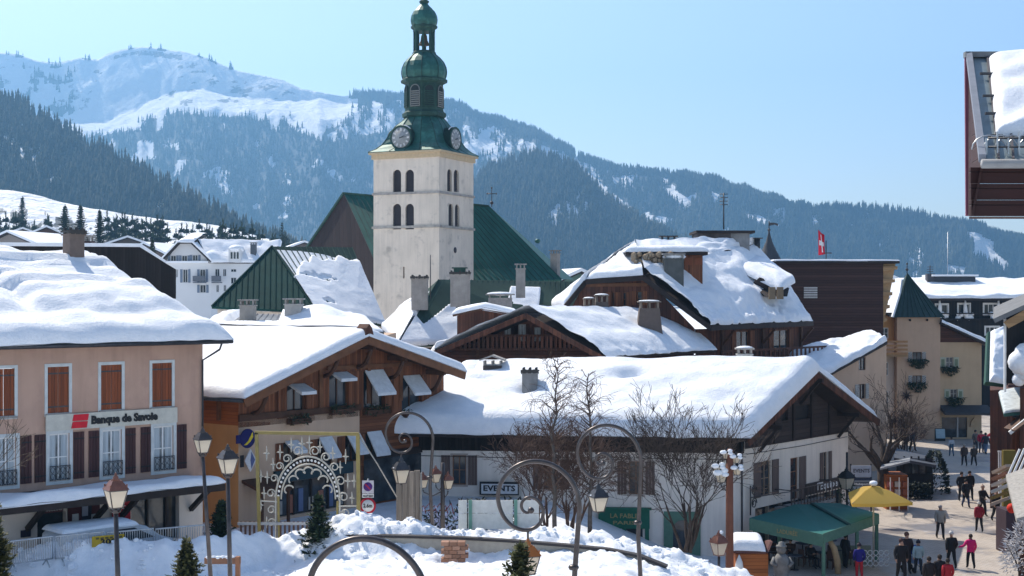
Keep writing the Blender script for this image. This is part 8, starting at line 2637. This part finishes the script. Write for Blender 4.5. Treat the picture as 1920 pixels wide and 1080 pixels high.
# hedge by the kiosk
t = thing('hedge', 'dark conical evergreen at the right end of the glass kiosk', 'hedge', (X(1752, 100), 100, 0))
mb = MB(); rr = random.Random(9)
for k in range(900):
    z = rr.uniform(0, 3.0); rad = 1.0 * (1 - (z / 3.2) ** 2) + .1; a = rr.uniform(0, 6.28)
    p = Vector((rad * math.cos(a) * rr.uniform(.7, 1), rad * math.sin(a) * rr.uniform(.7, 1), z)); dv = Vector((math.cos(a), math.sin(a), rr.uniform(0, 1))).normalized() * .25; sd_ = dv.orthogonal().normalized() * .09
    mb.add([p - sd_, p + sd_, p + dv], [(0, 1, 2)])
mb.build('foliage', UNI((.022, .032, .02)), t)
t = thing('low_hedge', 'low dark evergreen hedge running before the glass kiosk', 'hedge', (X(1712, 97), 97, 0))
mb = MB()
for k in range(700):
    p = Vector((rr.uniform(-1.6, 1.3), rr.uniform(-.5, .4), rr.uniform(0, 1.15))); dv = Vector((rr.uniform(-1, 1), rr.uniform(-1, 0), rr.uniform(0, 1))).normalized() * .25; sd_ = dv.orthogonal().normalized() * .09
    mb.add([p - sd_, p + sd_, p + dv], [(0, 1, 2)])
mb.build('foliage', UNI((.018, .024, .016)), t)
# ------------------------------------------------------------------ white hotel and small far houses
wh = WT_('white_hotel', 'large white hotel with snowy mansard roof, balconies and rounded dormers', 'building', (X(395, 225), 225, 4.0))
L = wh.L
D = 225
hw = MAT('hotel_white', (.66, .66, .66), .9, .05, .3)
def xz(px, py, d=D): p = L(px, py, d); return p.x, p.z
xa, xc, xd = xz(312, 0)[0], xz(396, 0)[0], xz(500, 0)[0]
zt = xz(0, 492)[1]
cx_ = (xa + xc) / 2
gv = [(xa - .8, xz(0, 490)[1]), (xz(336, 0)[0], xz(0, 455)[1]), (xz(362, 0)[0], xz(0, 455)[1]), (xc + .2, xz(0, 490)[1])]
wn_g = []
for (a, b) in ((316, 323), (322, 330), (341, 351), (361, 371)):
    pass
for (a, b, y0, y1) in ((320, 330, 479, 490), (341, 351, 479, 490), (361, 371, 478, 489), (343, 352, 505, 530), (375, 385, 505, 529), (375, 386, 534, 549), (330, 334, 505, 520), (354, 357, 504, 516), (320, 325, 508, 522)):
    u0, z0 = xz(a, y1); u1, z1 = xz(b, y0); wn_g.append((u0, u1, z0, z1))
mb = MB(); wallp(mb, xa, xc, 0, zt + 8, wn_g, .3, roof=[(xa - .1, gv[0][1])] + gv[1:3] + [(xc + .1, gv[3][1])]); mb.build('front_wall', hw, wh.r)
blue_sh = UNI((.16, .20, .26))
for w in wn_g:
    window(wh.r, *w, 0, 2, 1, .08, UNI((.5, .5, .5)), glass_m)
    if w[1] - w[0] > .7:
        shutter(wh.r, w[0] - .45, w[0] - .05, w[2], w[3], -.01, blue_sh, straps=False, n=1); shutter(wh.r, w[1] + .05, w[1] + .45, w[2], w[3], -.01, blue_sh, straps=False, n=1)
sd_w = []
Ms_ = side_M(xc, 0, R(18))
for (a, b, y0, y1) in ((403, 411, 504, 528), (405, 410, 534, 548), (417, 423, 504, 518), (418, 423, 534, 546), (431, 441, 504, 510), (431, 441, 520, 532)):
    u0, z0 = xz(a, y1); u1, z1 = xz(b, y0); sd_w.append(((u0 - xc) * 1.04, (u1 - xc) * 1.04, z0, z1))
mb = MB(Ms_); wallp(mb, 0, (xd - xc) * 1.06, 0, zt, sd_w, .3); mb.build('side_wall', hw, wh.r)
for w in sd_w: window(wh.r, *w, 0, 2, 1, .08, UNI((.5, .5, .5)), glass_m, M=Ms_)
for (a, b, y) in ((364, 387, 529), (399, 417, 529)):
    u0, z0 = xz(a, y); u1, _ = xz(b, y)
    mb = MB(); mb.box(u0, u1, -1.0, 0, z0 - .15, z0); mb.box(u0, u1, -1.05, -.95, z0 + .1, z0 + 1.0); mb.build('balcony', UNI((.12, .13, .15)), wh.r)
mb = MB(); mb.box(xa - .6, xc + .4, -.6, -.01, xz(0, 493)[1], xz(0, 489.5)[1]); mb.build('snow_ledge', snow_far, wh.r)
rz = xz(0, 449)[1]
q = [Vector((xc - .2, -.8, zt)), Vector((xd + 1, 3.5, zt)), Vector((xd + 1, 9, rz)), Vector((gv[2][0], 3, rz))]
slab(wh.r, 'roof', q, .2, beam_dark); snow(wh.r, q, .45, .5, (1, 1, 1, 0), .35, .5, seed=171.0, m=snow_far)
q = [Vector((gv[1][0], -1, gv[1][1])), Vector((gv[2][0] + .3, -1, gv[2][1])), Vector((gv[2][0] + .3, 8, rz + 1)), Vector((gv[1][0], 8, rz + 1))]
slab(wh.r, 'roof', q, .2, beam_dark); snow(wh.r, q, .5, .5, (1, 0, 0, 1), .2, .5, seed=172.0, m=snow_far)
for a, b in ((gv[0], gv[1]), (gv[2], gv[3])):
    q = [Vector((a[0], -1, a[1])), Vector((b[0], -1, b[1])), Vector((b[0], 7, b[1])), Vector((a[0], 7, a[1]))]
    slab(wh.r, 'roof', q, .25, beam_dark)
    mb = MB(); mb.prism([p + Vector((0, 0, .02)) for p in q], (0, 0, .35)); mb.build('roof_snow', snow_far, wh.r)
u0, z0 = xz(428, 492); u1, z1 = xz(450, 466)
mb = MB(); mb.box(u0, u1, .2, 5, z0, z1); mb.build('dormer', hw, wh.r)
mb = MB(); mb.ball(((u0 + u1) / 2, 2, z1), (u1 - u0) * .65, 2.6, .7); mb.build('dormer_snow', snow_far, wh.r)
for k in range(3):
    u = lerp(u0 + .5, u1 - .4, k / 2); MB().box(u - .15, u + .15, .15, .19, z0 + .6, z1 - .6).build('dormer_window', glass_m, wh.r)
for (px, y0, y1) in ((390, 484, 464), (468, 480, 458)):
    u, z = xz(px, y0); chimney(wh.r, u, 3.5, z, .9, .9, (y0 - y1) * D / 2600, UNI((.10, .11, .12)), 'slab')
def far_house(px, d, w, hgt, rise, label, wallm, yaw=0.0, base=None):
    zb = base if base is not None else 4.0
    t = thing('chalet', label, 'house', (X(px, d), d, zb), yaw, 'small chalets on the far slope')
    mb = MB(); mb.prism([(-w / 2, 0, 0), (w / 2, 0, 0), (w / 2, 0, hgt), (0, 0, hgt + rise), (-w / 2, 0, hgt)], (0, w * 1.2, 0)); mb.build('wall', wallm, t)
    for s in (-1, 1):
        q = [Vector((s * (w / 2 + .9), -1.2, hgt - .5)), Vector((s * (w / 2 + .9), w * 1.2 + 1, hgt - .5)), Vector((0, w * 1.2 + 1, hgt + rise + .1)), Vector((0, -1.2, hgt + rise + .1))]
        slab(t, 'roof', q, .2, beam_dark)
        mb = MB(); mb.prism(q, (0, 0, .45)); mb.build('roof_snow', snow_far, t)
    for k in range(3):
        u = (k - 1) * w * .26; MB().box(u - .45, u + .45, -.06, -.01, hgt * .5, hgt * .5 + 1.2).build('window', glass_m, t)
    return t
far_house(88, 300, 11, Z(447, 300) - 4 , 2.3, 'far brown chalet with snowy roof left of the tall spruces', UNI((.11, .065, .055)), .25)
far_house(20, 270, 12, Z(456, 270) - 4, 2.0, 'pale chalet with snowy roof at the left photo edge above the bank', UNI((.25, .22, .20)), -.3)
far_house(42, 330, 12, Z(446, 330) - 4, 2.0, 'low snowy chalet between the two left chalets', UNI((.14, .10, .08)), .4)
far_house(240, 300, 12, Z(462, 300) - 4, 1.8, 'snow-covered chalet between tall spruces and white hotel', UNI((.12, .10, .09)), .2)
far_house(275, 280, 9, Z(475, 280) - 4, 1.8, 'small snowy chalet directly left of the white hotel', UNI((.16, .12, .10)), -.3)
far_house(505, 300, 8, Z(474, 300) - 4, 1.6, 'snowy chalet between white hotel and green hall', UNI((.2, .17, .15)), .3)
far_house(570, 330, 10, Z(468, 330) - 4, 1.6, 'snowy chalet just left of the church gable', UNI((.15, .12, .1)), .3)
far_house(1085, 190, 7, Z(528, 190) - 2, 1.3, 'snowy house roof between church and timber house', UNI((.12, .2, .17)), .3, 2.0)
far_house(1620, 210, 9, Z(520, 210) - 2, 1.5, 'white far chalet glimpsed right of the dark block', UNI((.3, .25, .2)), .3, 2.0)
far_house(1700, 230, 9, Z(545, 230) - 2, 1.6, 'far chalet roof left of the turret spire', UNI((.3, .25, .2)), .2, 2.0)
# ------------------------------------------------------------------ people on the street
def skin_body(name, J, E, rad, root):
    me = bpy.data.meshes.new(name + '_cage')
    bm = bmesh.new()
    vs = {}
    lay = bm.verts.layers.skin.verify()
    for k, p in J.items():
        v = bm.verts.new(p); vs[k] = v
        r = rad[k]; r = r if isinstance(r, tuple) else (r, r)
        v[lay].radius = r
        v[lay].use_root = (k == root)
    for a, b in E: bm.edges.new((vs[a], vs[b]))
    bm.to_mesh(me); bm.free()
    ob = bpy.data.objects.new(name + '_cage', me); C.objects.link(ob)
    ob.modifiers.new('skin', 'SKIN').use_smooth_shade = True
    s = ob.modifiers.new('sub', 'SUBSURF'); s.levels = 1; s.render_levels = 1
    dg = bpy.context.evaluated_depsgraph_get()
    out = bpy.data.meshes.new_from_object(ob.evaluated_get(dg))
    bpy.data.objects.remove(ob); bpy.data.meshes.remove(me)
    out.name = 'body'
    return out

def person_mesh(pose, hem):
    sw = {'walk': .17, 'stride': .24, 'stand': .03, 'sit': 0, 'push': .14, 'arm': .16}[pose]
    J, rad = {}, {}
    def j(k, p, r): J[k] = p; rad[k] = r
    sit = pose == 'sit'
    dz = -.45 if sit else 0
    j('pelvis', (0, 0, .95 + dz), (.18, .135)); j('waist', (0, -.01, 1.12 + dz), (.185, .135)); j('chest', (0, -.015, 1.30 + dz), (.215, .145)); j('neck', (0, -.01, 1.47 + dz), (.06, .06)); j('jaw', (0, -.035, 1.555 + dz), (.078, .085)); j('head', (0, -.02, 1.655 + dz), (.085, .10)); 
    E = [('pelvis', 'waist'), ('waist', 'chest'), ('chest', 'neck'), ('neck', 'jaw'), ('jaw', 'head')]
    for s, n in ((-1, 'l'), (1, 'r')):
        f = s * sw
        if sit:
            leg = [('hip', (s * .10, -.05, .5), .095), ('knee', (s * .13, -.45, .52), .065), ('ankle', (s * .13, -.47, .10), .045), ('toe', (s * .14, -.64, .04), .035)]
        else:
            leg = [('hip', (s * .105, -.0, .88), .11), ('knee', (s * .11, -f * .55 - .03, .49), .084), ('ankle', (s * .11, -f + (.10 if f < 0 else 0), .10 + (.05 if f < -.1 else 0)), .062), ('toe', (s * .12, -f - .15 + (.10 if f < 0 else 0), .035), .036)]
        prev = 'pelvis'
        for nm, p, r in leg:
            j(nm + n, p, r); E.append((prev, nm + n)); prev = nm + n
        g = -f
        sh = (s * .20, -.0, 1.405 + dz)
        if pose == 'push': el, wr = (s * .25, -.12, 1.14), (s * .18, -.40, 1.05)
        elif sit: el, wr = (s * .26, -.10, .72), (s * .14, -.34, .76)
        elif pose == 'arm' and s > 0: el, wr = (s * .34, .02, 1.17), (s * .56, -.06, 1.10)
        elif pose == 'stand': el, wr = (s * .27, .03, 1.14), (s * .24, -.10, .93)
        else: el, wr = (s * .27, -g * .35 + .03, 1.14), (s * .27, -g * .8 - .05, .92)
        j('sh' + n, sh, .095); j('el' + n, el, .075); j('wr' + n, wr, .052)
        w, e = Vector(wr), Vector(el); d = (w - e).normalized()
        pm = w + d * .07; j('palm' + n, tuple(pm), (.038, .022))
        E += [('chest', 'sh' + n), ('sh' + n, 'el' + n), ('el' + n, 'wr' + n), ('wr' + n, 'palm' + n)]
        sd = Vector((0, 1, 0)) - d * d.y; sd.normalize()
        for i, (o, ln) in enumerate(((-.03, .07), (-.01, .085), (.012, .08), (.032, .06))):
            j('f%d%s' % (i, n), tuple(pm + d * ln + sd * o + Vector((-s * .015, 0, 0))), .010); E.append(('palm' + n, 'f%d%s' % (i, n)))
        j('th' + n, tuple(w + d * .05 - sd * .06), .012); E.append(('wr' + n, 'th' + n))
    me = skin_body('person', J, E, rad, 'pelvis')
    me.materials.clear()
    for _ in range(4): me.materials.append(None)
    hands = [Vector(J['palm' + n]) for n in 'lr']; wrs = [Vector(J['wr' + n]) for n in 'lr']
    toes = [Vector(J['toe' + n]) for n in 'lr'] + [Vector(J['ankle' + n]) for n in 'lr']
    for p in me.polygons:
        c = p.center
        if min((c - h).length for h in hands) < .085: m = 2
        elif c.z > 1.49 + dz and abs(c.x) < .15: m = 2
        elif min((c - h).length for h in toes) < .085: m = 3
        elif sit: m = 0 if c.z > .56 and c.y > -.3 or abs(c.x) > .2 else 1
        elif c.z > hem or (abs(c.x) > .19 and c.z > .8): m = 0
        else: m = 1
        p.material_index = m
        p.use_smooth = True
    return me, J['head'], dz
_pm = {}
def person(px, py, pose, head, label, jacket, trousers, hair=(.03, .02, .015), hat=None, hem=.86, scale=1.0, d=None, z=0.012, shoe=(.02, .02, .02), coat=None):
    d = d or 36400.0 / (py - HY)
    key = (pose, hem)
    if key not in _pm: _pm[key] = person_mesh(pose, hem)
    me, hd, dz = _pm[key]
    t = thing('person', label, 'person', (X(px, d), d, z), head, 'people in the street')
    t.scale = (scale,) * 3
    b = link('body', me, t)
    for i, m in enumerate((UNI(jacket), UNI(trousers), UNI((.42, .25, .18)), UNI(shoe))):
        b.material_slots[i].link = 'OBJECT'; b.material_slots[i].material = m
    h = Vector(hd)
    mb = MB()
    if hat:
        mb.lathe([(.118, -.02), (.122, .03), (.10, .10), (.05, .14), (.015, .15)], 12, tuple(h)); mb.ball(h + Vector((0, 0, .165)), .03, n=6, m=4); mb.build('hat', UNI(hat), t)
    else:
        mb.ball(h + Vector((0, .025, .015)), .108, .105, .115, 10, 7); mb.build('hair', UNI(hair), t)
    mb = MB(); mb.add([h + Vector(p) for p in ((-.014, -.105, -.03), (.014, -.105, -.03), (0, -.135, -.035), (0, -.1, .03))], [(0, 1, 2), (0, 2, 3), (1, 3, 2)]); mb.build('nose', UNI((.42, .25, .18)), t)
    return t
PI = math.pi
person(1820, 1067, 'arm', PI, 'woman in a bright pink jacket and black trousers walking away', (.62, .012, .16), (.012, .012, .014), (.05, .03, .02), scale=1.02)
person(1784, 1066, 'stride', PI, 'person all in black with a white cap striding away, left of the pink jacket', (.012, .012, .013), (.012, .012, .013), hat=(.6, .58, .56), scale=1.08)
person(1763, 1011, 'walk', 0, 'man in a pale grey jacket with dark vest walking towards the camera', (.30, .28, .25), (.03, .025, .025), (.35, .30, .28), scale=1.12)
person(1836, 998, 'walk', PI, 'person in a dark red jacket and white hat walking away up the street', (.26, .012, .03), (.015, .015, .018), hat=(.6, .56, .5), scale=1.02)
person(1811, 952, 'walk', .2, 'person in a long black coat and blue jeans, front one of the dark trio', (.012, .012, .015), (.04, .06, .14), hem=.6, scale=1.08)
person(1803, 940, 'stand', 0, 'dark coated person at the left back of the dark trio', (.014, .014, .018), (.016, .016, .02), hem=.6, scale=1.15)
person(1818, 938, 'walk', 0, 'dark coated person at the right back of the dark trio', (.018, .016, .018), (.02, .02, .025), hem=.6, scale=1.15)
person(1808, 874, 'walk', PI, 'brown coated person with grey hair, left one of the pair in the sunlit street', (.06, .04, .035), (.015, .015, .018), (.3, .28, .25), scale=1.05)
person(1826, 874, 'stride', PI, 'brown coated person, right one of the pair in the sunlit street', (.05, .038, .033), (.015, .015, .018), (.25, .2, .16), scale=1.0)
person(1784, 856, 'walk', PI, 'person with white top and blue skirt in the far sunlit street', (.4, .42, .45), (.05, .10, .16), hem=1.1, scale=.98)
person(1840, 850, 'stand', 0, 'person in bright red by the far shop, left of the round red sign', (.45, .02, .05), (.05, .05, .08), scale=1.15)
person(1829, 848, 'stand', .4, 'person in grey by the far shop, left of the one in red', (.12, .11, .10), (.04, .05, .07), scale=1.15)
person(1848, 852, 'walk', 2.5, 'person with dark top and blue jeans right of the one in red', (.03, .03, .04), (.10, .16, .26), scale=1.1)
person(1711, 846, 'walk', .6, 'dark figure under the bare tree by the turret, right one of two', (.02, .02, .025), (.02, .02, .025), scale=1.15)
person(1698, 848, 'stand', .3, 'dark figure under the bare tree by the turret, left one of two', (.03, .025, .025), (.02, .02, .025), scale=1.1)
person(1690, 1090, 'walk', 0, 'tall person in a long black coat at the lower left of the street', (.014, .012, .014), (.014, .012, .014), (.06, .03, .03), hem=.5, scale=1.2)
person(1700, 1076, 'stand', .2, 'dark brown coated person standing behind the long black coat', (.03, .018, .018), (.02, .018, .018), (.09, .04, .03), hem=.6, scale=1.2)
person(1722, 1078, 'walk', PI, 'person in a pale blue jacket and black cap beside the blue pushchair', (.30, .42, .46), (.02, .025, .035), hat=(.02, .02, .03), scale=.98)
person(1742, 1118, 'walk', PI, 'black haired person cut by the bottom edge, leftmost of three', (.02, .015, .016), (.02, .02, .02), scale=1.05)
person(1762, 1116, 'walk', PI, 'dark clad person cut by the bottom edge, middle of three', (.018, .014, .014), (.02, .02, .02), scale=1.08)
person(1777, 1118, 'walk', PI, 'person in a red jacket cut by the bottom edge, rightmost of three', (.40, .02, .03), (.02, .02, .02), scale=1.0)
person(1611, 1086, 'stand', PI, 'person in a deep blue jacket and red trousers beside the awning post', (.015, .012, .16), (.40, .02, .03), hat=(.03, .02, .03), hem=.9, scale=1.0)
person(1842, 968, 'push', .4, 'dark clad person with a pale hat leaning at the street stall', (.03, .022, .022), (.02, .02, .02), hat=(.45, .32, .25), scale=1.12)
person(1868, 978, 'walk', .3, 'dark clad person with grey hair in front of the street stall', (.025, .025, .03), (.03, .03, .03), (.4, .38, .36), scale=1.15)
person(1520, 0, 'sit', .5, 'dark clad guest seated at a table under the green awning, right', (.02, .018, .02), (.02, .02, .025), d=72.2)
person(1482, 0, 'sit', -.6, 'brown clad guest seated under the green awning, left', (.07, .04, .03), (.02, .02, .025), d=73.4)
person(1585, 0, 'stand', 2.2, 'dark clad person standing at the right end of the green awning', (.02, .02, .022), (.02, .02, .022), d=72.0)
ps = thing('pushchair', 'blue pushchair with a pale cover beside the person in pale blue', 'pushchair', (X(1708, 71.3), 71.3, .012), .5)
mb = MB(); mb.tube([(0, -.45, .95), (0, -.25, 1.12), (0, .1, 1.08), (0, .35, .75)], [.20, .27, .27, .2], 8); mb.build('hood', UNI((.02, .06, .32)), ps)
mb = MB(); mb.box(-.22, .22, -.6, .2, .45, .75); mb.build('seat', UNI((.25, .36, .60)), ps)
mb = MB()
for s in (-1, 1): mb.tube([(s * .22, .6, 1.05), (s * .24, .1, .5), (s * .24, -.5, .15)], .018, 5)
mb.build('frame', metal_dark, ps)
for s in (-1, 1):
    for y in (-.5, .3):
        mb = MB(T(s * .27, y, .14) @ Matrix.Rotation(R(90), 4, 'Y')); mb.lathe([(.14, -.03), (.14, .03)], 12); mb.build('wheel', black, ps)
rs2 = thing('no_entry_sign', 'round red no-entry sign on a post by the far shop', 'traffic sign', (X(1858, 128), 128, 0))
z = Z(820, 128)
mb = MB(); mb.tube([(0, .05, 0), (0, .05, z)], .04, 6); mb.build('pole', steel, rs2)
mb = MB(T(0, 0, z) @ Matrix.Rotation(R(90), 4, 'X')); mb.lathe([(.40, -.0), (.40, .03)], 20); mb.build('disc', UNI((.50, .02, .04)), rs2)
MB().box(-.26, .26, -.05, -.035, z - .07, z + .07).build('bar', white_paint, rs2)
mb = MB(); mb.box(-.3, .3, -.03, 0, z - .68, z - .46); mb.build('sub_plate', white_paint, rs2)
mbd = thing('menu_board', 'pale blue framed menu board before the turret wall', 'board', (X(1764, 136), 136, 0))
mb = MB(); mb.prism([(-.45, 0, .3), (.45, 0, .3), (.45, .2, 1.2), (-.45, .2, 1.2)], (0, .04, 0)); mb.build('face', UNI((.30, .42, .48)), mbd)
mb = MB(); mb.box(-.52, .52, .24, .3, 0, 1.25); mb.build('frame', black, mbd)
b0 = thing('event_board', 'pale EVENTS sign board on posts under the gnarled tree', 'sign', (X(1615, 86), 86, 0))
w_ = 38 * 86 / 2600
mb = MB(); mb.box(-w_ / 2, w_ / 2, 0, .06, Z(894, 86), Z(873, 86)); mb.build('sign_board', UNI((.36, .38, .44)), b0)
text(b0, 'EVENTS', .32, T(0, -.01, Z(883, 86)), UNI((.08, .07, .08)), .008, .006, 'lettering', w_ * .8)
mb = MB(); mb.box(-w_ / 2, w_ / 2, .0, .06, Z(901, 86), Z(895.5, 86)); mb.build('dark_panel', UNI((.03, .035, .06)), b0)
mb = MB(); mb.box(-w_ / 2 + .1, w_ / 2, -.01, .05, Z(912, 86), Z(903, 86)); mb.build('lower_panel', UNI((.10, .10, .11)), b0)
text(b0, 'Hubsports', .18, T(.05, -.02, Z(907.5, 86)), white_paint, .004, .004, 'lettering', w_ * .75)
for s in (-1, 1): MB().box(s * w_ / 2 - .04, s * w_ / 2 + .04, .07, .14, 0, Z(870, 86)).build('post', black, b0)
# ------------------------------------------------------------------ valley haze
hm = bpy.data.materials.new('valley_haze')
hm.use_nodes = True
ht = hm.node_tree
ht.nodes.clear()
hv = ht.nodes.new('ShaderNodeVolumePrincipled')
hv.inputs['Color'].default_value = (0.27, 0.59, 1.0, 1)
hv.inputs['Density'].default_value = 0.00020
hv.inputs['Anisotropy'].default_value = 0.4
ho = ht.nodes.new('ShaderNodeOutputMaterial')
ht.links.new(hv.outputs[0], ho.inputs['Volume'])
hb = MB()
hb.box(-7000, 7000, -120, 4800, -2.5, 800)
tag(hb.build('haze', hm), kind='stuff')
